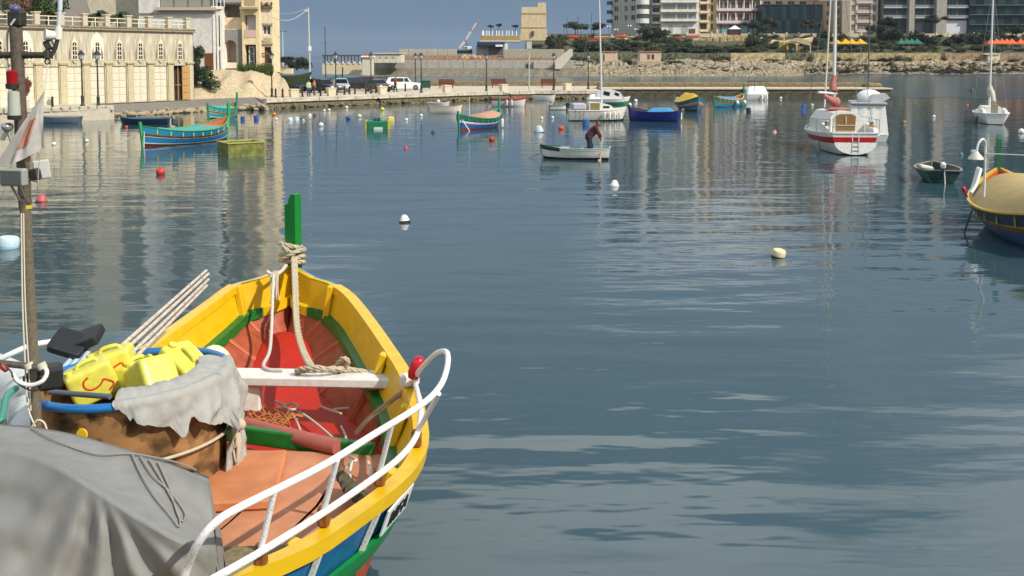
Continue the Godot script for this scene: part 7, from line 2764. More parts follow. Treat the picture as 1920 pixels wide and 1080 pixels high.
# ---------------------------------------------------------------- man in the rowing boat
func build_rowing_man() -> void:
	var c := gnd(1078, 298)
	var t := skiff("rowing_boat", "white rowing boat with dark green bow carrying the standing rower", c, PI - 0.12, 3.45, 1.35, 0.55, {"main": "#ece9df", "strake": "#e0e2de", "cap": "#9cb4b4", "inside": "#a9c0c4", "tr": 0.62, "foot": "#20302a"})
	var h := Hull.new(3.45, 1.35, 0.55, 0.55 * 1.25, 0.55 * 1.05, 0.62, 0.2, 0.12)
	part("bow_paint", "#2f4a3c", t, func(q): h.band(q, 0.8, 1.0, 0.02, 12, 0.42, 1.0); h.rail(q, 0.99, 0.07, 0.045, 12, 0.42, 1.0))
	part("dark_foot", "#1d2622", t, func(q): h.band(q, 0.1, 0.33, 0.008))
	line_to("mooring_rope", t, Vector3(1.7, 0.3, 0), Vector3(2.4, -0.05, 0.2), "#5c625e", 0.015, 0.0)
	var foot := Vector3(at(1105, 280, -c.z).x, 0.14, c.z)
	var j := {"head": Vector3(0.42, 1.62, 0.02), "face": Vector3(0.9, -0.43, 0.05).normalized(), "neck": Vector3(0.3, 1.46, 0), "chest": Vector3(0.2, 1.26, 0), "hip": Vector3(-0.03, 0.98, 0),
		"sh_l": Vector3(0.3, 1.42, -0.2), "sh_r": Vector3(0.3, 1.42, 0.2), "el_l": Vector3(0.45, 1.18, -0.16), "el_r": Vector3(0.42, 1.16, 0.22),
		"wr_l": Vector3(0.6, 0.98, -0.02), "wr_r": Vector3(0.54, 0.87, 0.08), "hp_l": Vector3(-0.03, 0.92, -0.1), "hp_r": Vector3(-0.03, 0.92, 0.1),
		"kn_l": Vector3(0.1, 0.5, -0.13), "kn_r": Vector3(0.0, 0.5, 0.13), "an_l": Vector3(0.08, 0.09, -0.15), "an_r": Vector3(-0.08, 0.09, 0.15)}
	person("person in dark red shirt and navy trousers standing bent over an oar", foot, 0.0, j, "#8f5a40", "#5e1f24", "#1c2433", "#5c2b22", 0.02, 1.22)
	var b := mb()
	b.tube(pts([foot + Vector3(0.66, 1.02, 0.06), foot + Vector3(0.5, 0.1, 0.72), foot + Vector3(0.44, -0.35, 0.95)]), 0.028, 8)
	var o := thing("oar", "wooden oar held by the standing rower, blade in the water", "oar", foot)
	objw("shaft", b, M("#b39a7c", 0.7), o)
	b = mb()
	b.box(foot + Vector3(0.44, -0.3, 0.93), Vector3(0.16, 0.5, 0.03), Basis(Vector3.RIGHT, -0.5), 0.01)
	objw("blade", b, M("#b39a7c", 0.7), o)


# ---------------------------------------------------------------- the fishing boat in front
var gr: PackedVector3Array
var gl: PackedVector3Array
const STN := 48


func even(a: PackedVector3Array, n: int) -> PackedVector3Array:
	var c := Curve3D.new()
	c.bake_interval = 0.05
	for q in a: c.add_point(q)
	var out := PackedVector3Array()
	for i in n: out.append(c.sample_baked(c.get_baked_length() * i / (n - 1)))
	return out


# a point on or in the boat: station 0 bow .. 1 stern, side, drop below the gunwale, share of the half beam
func bp(s: float, side: float, drop: float, f: float, inset := 0.0) -> Vector3:
	var x := clampf(s, 0.0, 1.0) * (STN - 1)
	var i := mini(int(x), STN - 2)
	var r := gr[i].lerp(gr[i + 1], x - i)
	var l := gl[i].lerp(gl[i + 1], x - i)
	var c := (r + l) / 2
	var e := r if side > 0.0 else l
	var w := (e - c).length()
	var q := c + (e - c) * maxf(0.0, f - (inset / maxf(w, 0.01)))
	return q - Vector3(0, drop, 0)


# strip along one side through a list of [drop, share, inset]
func strip(b: Mb, side: float, sec: Array, s0 := 0.0, s1 := 1.0, n := 44) -> void:
	for k in sec.size() - 1:
		var rows := []
		for q in [sec[k], sec[k + 1]]:
			var row := PackedVector3Array()
			for i in n + 1:
				row.append(bp(lerpf(s0, s1, float(i) / n), side, q[0], q[1], q[2]))
			rows.append(row)
		b.grid(rows, false, side < 0.0)


func curve_strip(b: Mb, side: float, sec: Array, s0 := 0.0, s1 := 1.0, n := 44) -> void:
	var rows := []
	for q in sec:
		var row := PackedVector3Array()
		for i in n + 1: row.append(bp(lerpf(s0, s1, float(i) / n), side, q[0], q[1], q[2]))
		rows.append(row)
	b.grid(rows, false, side < 0.0)


func timber(b: Mb, a: Vector3, c: Vector3, out: Vector3, w: float, th: float) -> void:
	var y := (c - a).normalized()
	var z := (out - y * out.dot(y)).normalized()
	b.box((a + c) / 2, Vector3(w, (c - a).length(), th), Basis(y.cross(z), y, z), minf(w, th) * 0.15)


# how far the inside reaches out: a deep V at the bow, fuller amidships
func inner_share(st: float, drop: float) -> float:
	var v := maxf(0.9 - (drop - 0.48) * 1.85, 0.05)
	return lerpf(v, 0.9 - (drop - 0.48) * 0.2, smoothstep(0.1, 0.4, st))


func build_fishing_boat() -> void:
	var rc := [[552, 494, 2.06], [592, 518, 1.99], [628, 529, 1.93], [662, 552, 1.86], [701, 600, 1.77], [735, 648, 1.69], [767, 697, 1.62], [789, 752, 1.53], [800, 812, 1.47], [795, 845, 1.45], [774, 880, 1.43], [735, 917, 1.42], [677, 958, 1.42], [593, 1016, 1.42]]
	var lc := [[544, 494, 2.06], [527, 501, 2.03], [498, 513, 1.98], [470, 522, 1.94], [434, 531, 1.88], [400, 556, 1.83], [330, 606, 1.73], [262, 655, 1.64], [180, 715, 1.55], [120, 765, 1.5], [66, 826, 1.45]]
	var ra := []
	for q in rc: ra.append(gnd(q[0], q[1], q[2]))
	ra.append_array([Vector3(-1.75, 1.44, -6.9), Vector3(-2.35, 1.5, -6.2), Vector3(-3.05, 1.62, -5.6), Vector3(-3.55, 1.75, -5.3)])
	var la := []
	for q in lc: la.append(gnd(q[0], q[1], q[2]))
	la.append_array([Vector3(-4.46, 1.43, -8.3), Vector3(-4.33, 1.44, -7.2), Vector3(-4.1, 1.5, -6.3), Vector3(-3.8, 1.62, -5.6), Vector3(-3.56, 1.75, -5.3)])
	gr = even(spline(ra, 10), STN)
	gl = even(spline(la, 10), STN)
	var t := thing("fishing_boat", "yellow, green and blue fishing boat with red inside, moored in the near foreground", "boat", Vector3(-2.7, 0, -9.5))
	var yel := M("#e2b808", 0.4, "paint", 0.6)
	yel.clearcoat_enabled = true
	yel.clearcoat = 0.25
	var grn := M("#157a2c", 0.45, "stone", 0.6)
	var blu := M("#1e72ab", 0.45, "stone", 0.6)
	var red := M("#bd240f", 0.6, "paint", 0.6)
	var ora := M("#c2673f", 0.55, "paint", 0.7)
	var wht := M("#e6e3dd", 0.5, "paint", 1.2)
	var b := mb()
	for s in [-1.0, 1.0]: curve_strip(b, s, [[0.78, 0.775, 0.0], [1.05, 0.66, 0.0], [1.42, 0.48, 0.0], [1.9, 0.12, 0.0]])
	objw("hull_bottom", b, M("#b21f18", 0.3), t)
	b = mb()
	for s in [-1.0, 1.0]: strip(b, s, [[0.48, 0.88, 0.0], [0.48, 0.895, -0.03], [0.62, 0.85, -0.035], [0.72, 0.815, -0.03], [0.78, 0.775, 0.0]])
	objw("green_band", b, M("#179043", 0.35, "paint", 0.9), t)
	b = mb()
	for s in [-1.0, 1.0]: curve_strip(b, s, [[0.06, 0.985, 0.02], [0.25, 0.94, 0.02], [0.5, 0.875, 0.02]])
	objw("blue_panel", b, blu, t)
	b = mb()
	for s in [-1.0, 1.0]: strip(b, s, [[0.13, 0.972, 0.0], [0.13, 0.972, -0.012], [0.155, 0.966, -0.012], [0.155, 0.966, 0.0]])
	objw("white_line", b, M("#dfe3e4", 0.5), t)
	for s in [-1.0, 1.0]:
		for k in 11:
			var st := 0.12 + k * 0.075
			b = mb()
			var a := bp(st, s, 0.13, 0.972)
			var e := bp(st, s, 0.5, 0.88)
			timber(b, a, e, (bp(st, s, 0.3, 1.0) - bp(st, s, 0.3, 0.5)), 0.055, 0.05)
			objw("panel_post", b, M("#cfcfc8", 0.5, "chips", 2.0), t)
	b = mb()
	for s in [-1.0, 1.0]: strip(b, s, [[0.0, 1.0, 0.125], [0.0, 1.0, -0.025], [0.13, 0.985, -0.03], [0.13, 0.985, 0.02]], 0.1)
	for s in [-1.0, 1.0]: strip(b, s, [[0.02, 1.0, 0.09], [0.02, 1.0, 0.0], [0.13, 0.985, 0.0]], 0.0, 0.1, 8)
	objw("gunwale", b, yel, t)
	b = mb()
	for s in [-1.0, 1.0]: strip(b, s, [[0.022, 1.0, -0.004], [0.02, 1.0, -0.03], [0.07, 0.99, -0.03]], 0.0, 0.11, 8)
	objw("blue_edge", b, M("#3c8ecb", 0.4), t)
	b = mb()
	for s in [-1.0, 1.0]:
		strip(b, s, [[0.0, 1.0, 0.125], [0.1, 0.985, 0.125], [0.1, 0.985, 0.08]], 0.1)
		curve_strip(b, s, [[0.03, 0.985, 0.08], [0.24, 0.945, 0.09], [0.46, 0.89, 0.1]])
	objw("bulwark_inside", b, yel, t)
	# cleats of the inner bulwark
	for s in [-1.0, 1.0]:
		for st in [0.105, 0.345, 0.47, 0.6, 0.73]:
			if s < 0.0 and st > 0.5: continue
			b = mb()
			timber(b, bp(st, s, 0.0, 0.985, 0.13), bp(st, s, 0.46, 0.89, 0.13), bp(st, s, 0.2, 1.0) - bp(st, s, 0.2, 0.4), 0.12, 0.09)
			objw("bulwark_post", b, yel, t)
	b = mb()
	for s in [-1.0, 1.0]: strip(b, s, [[0.4, 0.9, 0.02], [0.4, 0.9, 0.2], [0.52, 0.89, 0.2], [0.52, 0.89, 0.02]], 0.075)
	objw("inner_strake", b, grn, t)
	b = mb()
	for s in [-1.0, 1.0]: strip(b, s, [[0.4, 0.9, 0.02], [0.4, 0.9, 0.2], [0.52, 0.89, 0.2], [0.52, 0.89, 0.02]], 0.0, 0.075, 6)
	objw("breast_hook", b, yel, t)
	b = mb()
	for s in [-1.0, 1.0]:
		var pr := []
		for d in [0.48, 0.62, 0.8, 1.0, 1.25]:
			var row := PackedVector3Array()
			for i in 45:
				var st := 0.62 * i / 44.0
				row.append(bp(st, s, d, inner_share(st, d), 0.1))
			pr.append(row)
		b.grid(pr, false, s > 0.0)
	objw("inner_planking", b, M("#b5573a", 0.6, "stone", 0.7), t)
	for s in [-1.0, 1.0]:
		for k in 5:
			b = mb()
			var st := 0.1 + k * 0.075
			timber(b, bp(st, s, 0.5, 0.89, 0.13), bp(st, s, 1.05, inner_share(st, 1.05), 0.13), bp(st, s, 0.7, 1.0) - bp(st, s, 0.7, 0.4), 0.08, 0.08)
			objw("rib", b, ora, t)
	# red bottom boards that rise towards the bow
	b = mb()
	var rows := []
	for i in 17:
		var st := 0.11 + i * 0.0235
		var h := lerpf(1.16, 0.82, smoothstep(0.0, 8.0, float(i)))
		var drop := bp(st, 1.0, 0.0, 1.0).y - h
		var f := inner_share(st, drop) + 0.01
		var l := bp(st, -1.0, 0.0, f, 0.09)
		var r := bp(st, 1.0, 0.0, f, 0.09)
		var row := PackedVector3Array()
		for k in 9:
			var u := k / 4.0 - 1.0
			var q := l.lerp(r, (u + 1.0) / 2.0)
			q.y = h + 0.1 * (1.0 - u * u) * clampf(1.0 - i / 6.0, 0.0, 1.0)
			row.append(q)
		rows.append(row)
	b.grid(rows)
	objw("red_floor", b, red, t)
	# step, green beam and orange deck
	var dk := 1.02
	b = mb()
	timber(b, at(395, 806, 10.35) * Vector3(1, 0, 1) + Vector3(0, dk + 0.1, 0), at(700, 870, 9.95) * Vector3(1, 0, 1) + Vector3(0, dk + 0.02, 0), Vector3(0.2, 0, 1), 0.17, 0.1)
	objw("green_beam", b, grn, t)
	for k in 5:
		b = mb()
		var s0 := 0.0
		rows = []
		for i in 12:
			var st := lerpf(0.475, 0.9, i / 11.0)
			var l := bp(st, -1.0, 0.0, 0.84)
			var r := bp(st, 1.0, 0.0, 0.84)
			var row := PackedVector3Array()
			for e in [k * 0.2 + 0.004, k * 0.2 + 0.196]:
				var q := l.lerp(r, e)
				q.y = dk + 0.004 * (k % 2)
				row.append(q)
			rows.append(row)
		b.grid(rows)
		var back := PackedVector3Array([rows[0][0], rows[0][1], rows[0][1] - Vector3(0, 0.3, 0), rows[0][0] - Vector3(0, 0.3, 0)])
		b.quad(back[0], back[1], back[2], back[3])
		objw("deck_plank", b, M("#c58460", 0.75, "plaster", 0.5) if k % 2 == 0 else M("#c98863", 0.75, "plaster", 0.45), t)
	b = mb()
	var hc := gnd(440, 900, dk + 0.06)
	b.box(hc, Vector3(0.85, 0.1, 1.15), yaw(0.12), 0.02)
	objw("hatch_cover", b, M("#c98053", 0.75, "plaster", 0.55), t)
	b = mb()
	b.box(gnd(465, 1045, dk + 0.03), Vector3(0.55, 0.05, 0.3), yaw(0.1), 0.01)
	objw("bare_board", b, M("#8a7c60", 0.9, "stone", 1.2), t)
	# thwart
	b = mb()
	var ta := at(330, 704, 11.5)
	var tc := at(744, 712, 11.15)
	timber(b, ta, tc, Vector3(0, 0, 1), 0.11, 0.34)
	var th := objw("thwart", b, wht, t)
	b = mb()
	b.box(at(469, 740, 11.35), Vector3(0.26, 0.36, 0.16), Basis.IDENTITY, 0.02)
	objw("thwart_leg", b, wht, t)
	# stem post, turned a little
	b = mb()
	var sp := gnd(548, 494, 2.06)
	var tb := yaw(-0.55)
	b.prism(PackedVector2Array([Vector2(-0.09, -2.3), Vector2(0.11, -2.3), Vector2(0.11, 1.0), Vector2(0.03, 1.0), Vector2(-0.01, 0.93), Vector2(-0.025, 0.86), Vector2(-0.09, 0.84)]), -0.065, 0.065, sp + Vector3(0, 0, -0.06), tb)
	objw("stem_post", b, M("#12822f", 0.4, "paint", 0.9), t)
	# registration board with its letters
	var pa := bp(0.575, 1.0, 0.16, 0.965)
	var pe := bp(0.635, 1.0, 0.16, 0.965)
	var pd := bp(0.605, 1.0, 0.47, 0.89)
	var px := (pa - pe).normalized()
	var py := ((pa + pe) / 2 - pd)
	py = (py - px * py.dot(px)).normalized()
	var pz := px.cross(py).normalized()
	if pz.x < 0.0: pz = -pz
	px = py.cross(pz).normalized()
	var pc := (bp(0.605, 1.0, 0.31, 0.925)) + pz * 0.03
	b = mb()
	b.box(pc, Vector3(0.55, 0.25, 0.02), Basis(px, py, pz), 0.004)
	var board := objw("registration_board", b, M("#dcdfe0", 0.5), t)
	var tm := TextMesh.new()
	tm.text = "MFA"
	var sf := SystemFont.new()
	sf.font_names = PackedStringArray(["Droid Sans"])
	sf.font_weight = 700
	tm.font = sf
	tm.font_size = 32
	tm.pixel_size = 0.0062
	tm.depth = 0.01
	put("letters", tm, M("#16181a", 0.5), board, t.transform.affine_inverse() * (pc + pz * 0.016), Basis(px, py, pz))
	# white tube railing on the right side
	var tube_m := M("#e8e6e2", 0.3, "chips", 2.2)
	b = mb()
	b.tube(spline([gnd(338, 1110, 1.5), gnd(352, 1062, 1.68), gnd(372, 1018, 1.88), gnd(404, 980, 2.0), gnd(450, 951, 2.02), gnd(600, 876, 2.02), gnd(700, 815, 2.04), gnd(790, 759, 2.08), gnd(825, 724, 2.12), gnd(838, 690, 2.16), gnd(839, 664, 2.2), gnd(829, 659, 2.18), gnd(812, 668, 2.1), gnd(786, 696, 1.85), gnd(778, 716, 1.62)], 8), 0.028, 10)
	objw("upper_rail", b, tube_m, t)
	b = mb()
	b.tube(spline([gnd(395, 1088, 1.58), gnd(490, 1034, 1.58), gnd(610, 959, 1.58), gnd(700, 897, 1.58), gnd(745, 862, 1.58), gnd(772, 832, 1.6), gnd(786, 802, 1.62), gnd(789, 770, 1.66), gnd(784, 742, 1.66), gnd(779, 720, 1.62)], 8), 0.028, 10)
	objw("lower_rail", b, tube_m, t)
	for q in [[735, 795, 2.05, 712, 884, 1.58], [632, 862, 2.02, 607, 958, 1.58], [515, 920, 2.02, 489, 1030, 1.58], [823, 738, 2.1, 781, 812, 1.6]]:
		b = mb()
		b.tube(pts([gnd(q[0], q[1], q[2]), gnd(q[3], q[4], q[5])]), 0.022, 8)
		objw("stanchion", b, tube_m, t)
	for q in [[489, 1040, 1.5], [607, 968, 1.5], [712, 893, 1.5], [781, 822, 1.53]]:
		b = mb()
		b.box(gnd(q[0], q[1], q[2]), Vector3(0.09, 0.16, 0.09), Basis.IDENTITY, 0.02)
		objw("rail_foot", b, M("#9a5a22", 0.8, "grime", 3.0), t)
	# cleat and red knob
	b = mb()
	b.box(gnd(768, 712, 1.64), Vector3(0.2, 0.14, 0.12), yaw(0.5), 0.03)
	objw("cleat", b, wht, t)
	b = mb()
	var kb := gnd(779, 694, 1.82)
	b.lathe([Vector2(0.0, -0.1), Vector2(0.05, -0.09), Vector2(0.068, -0.04), Vector2(0.07, 0.06), Vector2(0.058, 0.12), Vector2(0.03, 0.15), Vector2(0, 0.155)], kb, 12, Basis(Vector3.BACK, -0.35))
	objw("red_knob", b, M("#b01620", 0.25), t)
	build_gear()


func build_gear() -> void:
	# the round tub
	var tc := gnd(260, 705, 2.0)
	tc.y = 1.04
	var tub := thing("fish_tub", "round brown wooden tub with blue rim standing on the deck, full of yellow cans", "tub", tc)
	tub.rotation.z = 0.05
	var b := mb()
	b.lathe([Vector2(0.0, 0.03), Vector2(0.78, 0.0), Vector2(0.86, 0.94), Vector2(0.83, 0.94), Vector2(0.76, 0.1), Vector2(0.0, 0.1)], Vector3.ZERO, 48)
	obj("tub_wall", b, M("#9c7446", 0.75, "rock", 0.35, "fine", 0.2), tub)
	var c := PackedVector3Array()
	for k in 49: c.append(Vector3(cos(TAU * k / 48) * 0.865, 0.95, sin(TAU * k / 48) * 0.865))
	b = mb()
	b.tube(c, 0.04, 10, false, 0.04, true)
	obj("rim", b, M("#1f74b8", 0.4, "paint", 1.0), tub)
	b = mb()
	b.lathe([Vector2(0, 0), Vector2(0.055, 0), Vector2(0.05, 0.012), Vector2(0, 0.012)], Vector3(sin(-0.18) * 0.848, 0.72, cos(-0.18) * 0.848), 12, Basis(Vector3.UP, -0.18) * Basis(Vector3.RIGHT, PI / 2 - 0.08))
	obj("yellow_sticker", b, M("#d9b41c", 0.5), tub)
	b = mb()
	b.tube(pts([Vector3(-0.5, 1.04, 0.62), Vector3(0.1, 1.03, 0.8)]), 0.026, 8)
	obj("grey_bar", b, M("#565b5f", 0.5), tub)
	# cloth over the rim
	var rows := []
	var nz := FastNoiseLite.new()
	nz.seed = 12
	nz.frequency = 1.0
	var nu := 64
	var nv := 30
	for v in nv + 1:
		var row := PackedVector3Array()
		for u in nu + 1:
			var a := lerpf(0.17, 2.05, float(u) / nu)
			var uu := float(u) / nu
			var ln := 0.0
			var key := [0.0, 0.05, 0.08, 0.2, 0.17, 0.28, 0.27, 0.34, 0.32, 0.46, 0.38, 0.3, 0.5, 0.44, 0.62, 0.5, 0.66, 1.05, 0.86, 1.15, 1.0, 0.9]
			for q in range(0, 20, 2):
				if uu >= key[q] and uu <= key[q + 2]: ln = lerpf(key[q + 1], key[q + 3], (uu - key[q]) / (key[q + 2] - key[q]))
			ln += 0.06 * nz.get_noise_1d(uu * 60.0) * (1.0 - uu)
			var w := float(v) / nv
			var d := -0.3 + w * (0.3 + ln)     # distance over the rim; below zero lies inside
			var r: float
			var y: float
			if d < -0.06:
				r = 0.823 + (d + 0.06) * 0.95
				y = 0.993 + 0.07 * sin((-d - 0.06) * 9.0) * (0.6 + 0.5 * nz.get_noise_1d(a * 3.0))
			elif d < 0.09:
				var an := lerpf(PI * 0.75, 0.0, (d + 0.06) / 0.15)
				r = 0.865 + 0.06 * cos(an)
				y = 0.95 + 0.06 * sin(an)
			else:
				var sw := smoothstep(0.09, 0.35, d)
				var fold := (1.0 - absf(sin(a * 6.0 + 1.6 * nz.get_noise_2d(a * 1.2, d) + d * 1.8))) * 0.09 * sw
				var fan := atan2((1.72 - a) * 0.85, d + 0.06)
				fold += (1.0 - absf(sin(fan * 6.5 + 0.8 * nz.get_noise_2d(a, d * 2.0)))) * 0.06 * smoothstep(0.1, 0.3, d)
				fold += 0.012 * sin(a * 31.0 + d * 6.0) * smoothstep(0.09, 0.2, d) + 0.008 * sin(d * 40.0 + a * 17.0) * sw
				r = 0.925 - 0.07 * (d - 0.09) + fold
				y = 0.95 - (d - 0.09)
			row.append(tc + tub.basis * Vector3(sin(a) * r, y, cos(a) * r))
		rows.append(row)
	b = mb()
	b.grid(rows)
	var cloth_m := M("#a8a7a3", 0.95, "cloth", 1.5, "weave", 0.06)
	solo("rag", b, cloth_m, "ragged grey cloth hanging over the tub's right rim", "cloth", "", tc + Vector3(0.5, 0.6, 0.6))
	# yellow cans
	var ym := M("#ddd85a", 0.35, "paint", 1.2)
	ym.subsurf_scatter_enabled = true
	ym.subsurf_scatter_strength = 0.15
	var cans := [[172, 714, 9.5, Basis(Vector3.UP, 0.5) * Basis(Vector3.BACK, 0.35), "yellow can lying front left in the tub with a red hooked mark", 0], [212, 687, 9.9, Basis(Vector3.UP, 0.2) * Basis(Vector3.BACK, 0.25), "yellow can at the back left of the tub with a red angled mark", 1],
		[284, 710, 9.35, Basis(Vector3.UP, -0.75) * Basis(Vector3.BACK, 0.55), "yellow can lying at the front middle of the tub, blank side up", 2], [342, 690, 9.75, Basis(Vector3.UP, -0.6) * Basis(Vector3.BACK, -0.5), "yellow can at the right of the tub with a raised edge", 3], [255, 708, 9.9, Basis(Vector3.UP, 1.2), "yellow can low in the tub under the others", 4]]
	for q in cans:
		var t := thing("plastic_can", q[4], "jerry can", at(q[0], q[1], q[2]), 0.0, "yellow cans in the tub")
		t.basis = q[3].scaled(Vector3.ONE * 0.84)
		b = mb()
		b.rbox(Vector3.ZERO, Vector3(0.52, 0.4, 0.42), 0.24)
		obj("can_body", b, ym, t)
		b = mb()
		b.tube(spline([Vector3(-0.1, 0.18, 0), Vector3(-0.06, 0.235, 0), Vector3(0.1, 0.235, 0), Vector3(0.14, 0.18, 0)], 4), 0.025, 8)
		obj("handle", b, ym, t)
		b = mb()
		b.lathe([Vector2(0.045, 0), Vector2(0.045, 0.05), Vector2(0.0, 0.055)], Vector3(-0.19, 0.185, 0.08), 10)
		obj("cap", b, ym, t)
		b = mb()
		b.box(Vector3(0, -0.02, 0.2), Vector3(0.012, 0.3, 0.012)).box(Vector3(0, 0.19, 0.0), Vector3(0.012, 0.012, 0.3))
		obj("seam", b, ym, t)
		var strokes := []
		match q[5]:
			0: strokes = [[Vector3(-0.02, 0.12, 0), Vector3(-0.08, 0.09, 0), Vector3(-0.09, 0.02, 0), Vector3(-0.03, -0.03, 0), Vector3(0.06, -0.02, 0), Vector3(0.12, 0.03, 0)], [Vector3(0.12, 0.03, 0), Vector3(0.2, -0.06, 0), Vector3(0.13, -0.12, 0)]]
			1: strokes = [[Vector3(-0.02, 0.0, 0), Vector3(0.16, 0.06, 0), Vector3(0.12, -0.12, 0)], [Vector3(0.04, -0.06, 0), Vector3(0.12, -0.04, 0)]]
			3: strokes = [[Vector3(-0.16, -0.02, 0), Vector3(-0.1, 0.02, 0), Vector3(-0.06, -0.05, 0)], [Vector3(0.02, -0.1, 0), Vector3(0.1, -0.06, 0), Vector3(0.12, -0.12, 0)]]
		for s in strokes:
			b = mb()
			var sp := spline(s, 5)
			for i in sp.size(): sp[i].z = 0.206
			b.tube(sp, 0.013, 6)
			obj("red_mark", b, M("#cf3415", 0.6), t)
	# rope round the tub with a knot and tassels
	b = mb()
	var rp := []
	for k in 14:
		var a := -0.55 + k * 0.17
		rp.append(tc + tub.basis * Vector3(sin(a) * 0.87, 0.42, cos(a) * 0.87))
	b.tube(spline(rp, 3), 0.016, 6)
	for k in 7:
		var p: Vector3 = tc + tub.basis * Vector3(sin(1.55 + k * 0.035) * 0.92, 0.44, cos(1.55 + k * 0.035) * 0.92)
		var l := 0.2 + 0.22 * absf(sin(k * 2.3))
		b.tube(spline([p, p + Vector3(0.03, -l * 0.5, 0.03), p + Vector3(0.01, -l, 0.02), p + Vector3(-0.02, -l * 0.5, 0.03)], 4), 0.013, 5)
	b.ball(tc + tub.basis * Vector3(sin(1.62) * 0.95, 0.43, cos(1.62) * 0.95), Vector3(0.07, 0.06, 0.05), Basis.IDENTITY, 5, 8)
	solo("tub_lashing", b, M("#c6bba6", 0.9, "cloth", 3.0), "thin rope tied round the tub with a knotted tassel at its right", "rope", "", tc)
	# pale rounded float behind the cloth
	b = mb()
	b.ball(at(406, 682, 10.2), Vector3(0.16, 0.2, 0.16), Basis(Vector3.BACK, 0.4), 10, 14)
	solo("pale_float", b, M("#e3d9bd", 0.5, "paint", 1.0), "pale cream float peeping out between cloth and thwart", "float", "", at(406, 682, 10.2))
	# pinkish roll behind the green beam
	b = mb()
	b.tube(pts([gnd(400, 782, 1.14), gnd(632, 838, 1.1)]), 0.078, 14)
	solo("pink_roll", b, M("#ad5f56", 0.7, "cloth", 1.0), "dull pink roll lying along the green beam on the red floor", "roll", "", gnd(520, 808, 1.1))
	# grey fender rope by the right bulwark
	b = mb()
	for k in 7:
		var a := k / 6.0
		b.tube(pts([gnd(640 + a * 36, 893 + a * 34, 1.22), gnd(647 + a * 36, 905 + a * 34, 1.12), gnd(652 + a * 36, 915 + a * 34, 1.22)]), 0.055, 8)
	solo("rope_fender", b, M("#6f6557", 0.95, "grime", 3.0, "fine", 0.4), "thick grey rope fender lying inside the right bulwark", "fender", "", gnd(658, 915, 1.1))
	# net scraps
	b = mb()
	var r := RandomNumberGenerator.new()
	r.seed = 4
	for k in 46:
		var p := gnd(r.randf_range(470, 535), r.randf_range(781, 803), 0.93)
		var q := p + Vector3(r.randf_range(-0.22, 0.22), 0.04 * r.randf(), r.randf_range(-0.22, 0.22))
		b.tube(spline([p, (p + q) / 2 + Vector3(r.randf_range(-0.08, 0.08), 0.06, r.randf_range(-0.08, 0.08)), q], 4), 0.006, 4)
	solo("net_scraps", b, M("#b5793e", 0.9), "tangle of orange-brown net twine on the red floor", "netting", "", gnd(500, 790, 0.9)).set_meta("kind", "stuff")
	build_ropes()
	build_tarp()
	# cane poles in a bundle
	var pole_spec := [[226, 650, 387, 507, "upper left"], [236, 655, 391, 513, "upper middle"], [247, 662, 391, 524, "lower middle"], [256, 668, 388, 535, "lower right"]]
	for q in pole_spec:
		var a := at(q[0], q[1], 10.0)
		var e := at(q[2], q[3], 11.6)
		var t := thing("cane_pole", "whitish jointed cane pole, %s of the bundle leaning out of the tub" % q[4], "pole", a, 0.0, "cane poles in the bundle")
		b = mb()
		b.tube(pts([a, e]), 0.021, 8, true, 0.016)
		objw("cane", b, M("#d6cdc2", 0.7, "stone", 2.0), t)
		for k in 7:
			b = mb()
			var p := a.lerp(e, 0.1 + k * 0.135)
			b.tube(pts([p, p + (e - a).normalized() * 0.015]), 0.022, 8)
			objw("joint", b, M("#a79a8b", 0.8), t)
	# black folded cushion with pale blue bars under it
	var cp := at(145, 640, 10.1)
	var t := thing("black_cushion", "folded black cushion resting on pale blue bars left of the cans", "cushion", cp)
	b = mb()
	b.rbox(at(158, 636, 10.1), Vector3(0.36, 0.1, 0.3), 0.22, Basis(Vector3.BACK, 0.35) * Basis(Vector3.RIGHT, 0.3))
	objw("upper_flap", b, M("#1d2026", 0.6, "cloth", 2.0), t)
	b = mb()
	b.rbox(at(130, 644, 10.0), Vector3(0.34, 0.09, 0.3), 0.22, Basis(Vector3.BACK, -0.3) * Basis(Vector3.RIGHT, 0.5))
	objw("lower_flap", b, M("#1d2026", 0.6, "cloth", 2.0), t)
	for k in 3:
		t = thing("pale_bar", "%s of three pale blue bars under the black cushion" % ["left", "middle", "right"][k], "bar", at(118 + k * 14, 690, 9.8), 0.0, "pale blue bars")
		b = mb()
		b.tube(pts([at(112 + k * 14, 698, 9.7), at(152 + k * 9, 652, 10.1)]), 0.026, 8)
		objw("bar", b, M("#a9bccb", 0.5), t)
	# white rubber boat at the left edge
	t = thing("white_tender", "white inflatable tender with a green edge at the left picture edge", "boat", gnd(-30, 760, 1.0))
	b = mb()
	b.tube(spline([gnd(-160, 640, 1.3), gnd(-40, 690, 1.3), gnd(40, 730, 1.3), gnd(62, 790, 1.3), gnd(40, 860, 1.3)], 8), 0.24, 14)
	objw("tube", b, M("#d3d5d4", 0.6, "cloth", 1.0), t)
	b = mb()
	b.tube(spline([gnd(-60, 745, 1.55), gnd(-4, 790, 1.5), gnd(12, 745, 1.56), gnd(30, 728, 1.56)], 8), 0.035, 8)
	objw("green_edge", b, M("#3a8a72", 0.5), t)
	b = mb()
	b.box(gnd(-60, 800, 1.1), Vector3(1.2, 0.3, 1.4), Basis.IDENTITY, 0.1)
	objw("floor", b, M("#c9cbc9", 0.7, "cloth", 1.0), t)
	b = mb()
	b.tube(spline([at(-30, 690, 10.3), at(20, 664, 10.3), at(62, 647, 10.4), at(105, 640, 10.5)], 8), 0.03, 8)
	solo("white_tube_hoop", b, M("#e2e2de", 0.4), "white bent tube rising from the tender behind the mast", "tube", "", at(40, 655, 10.3))


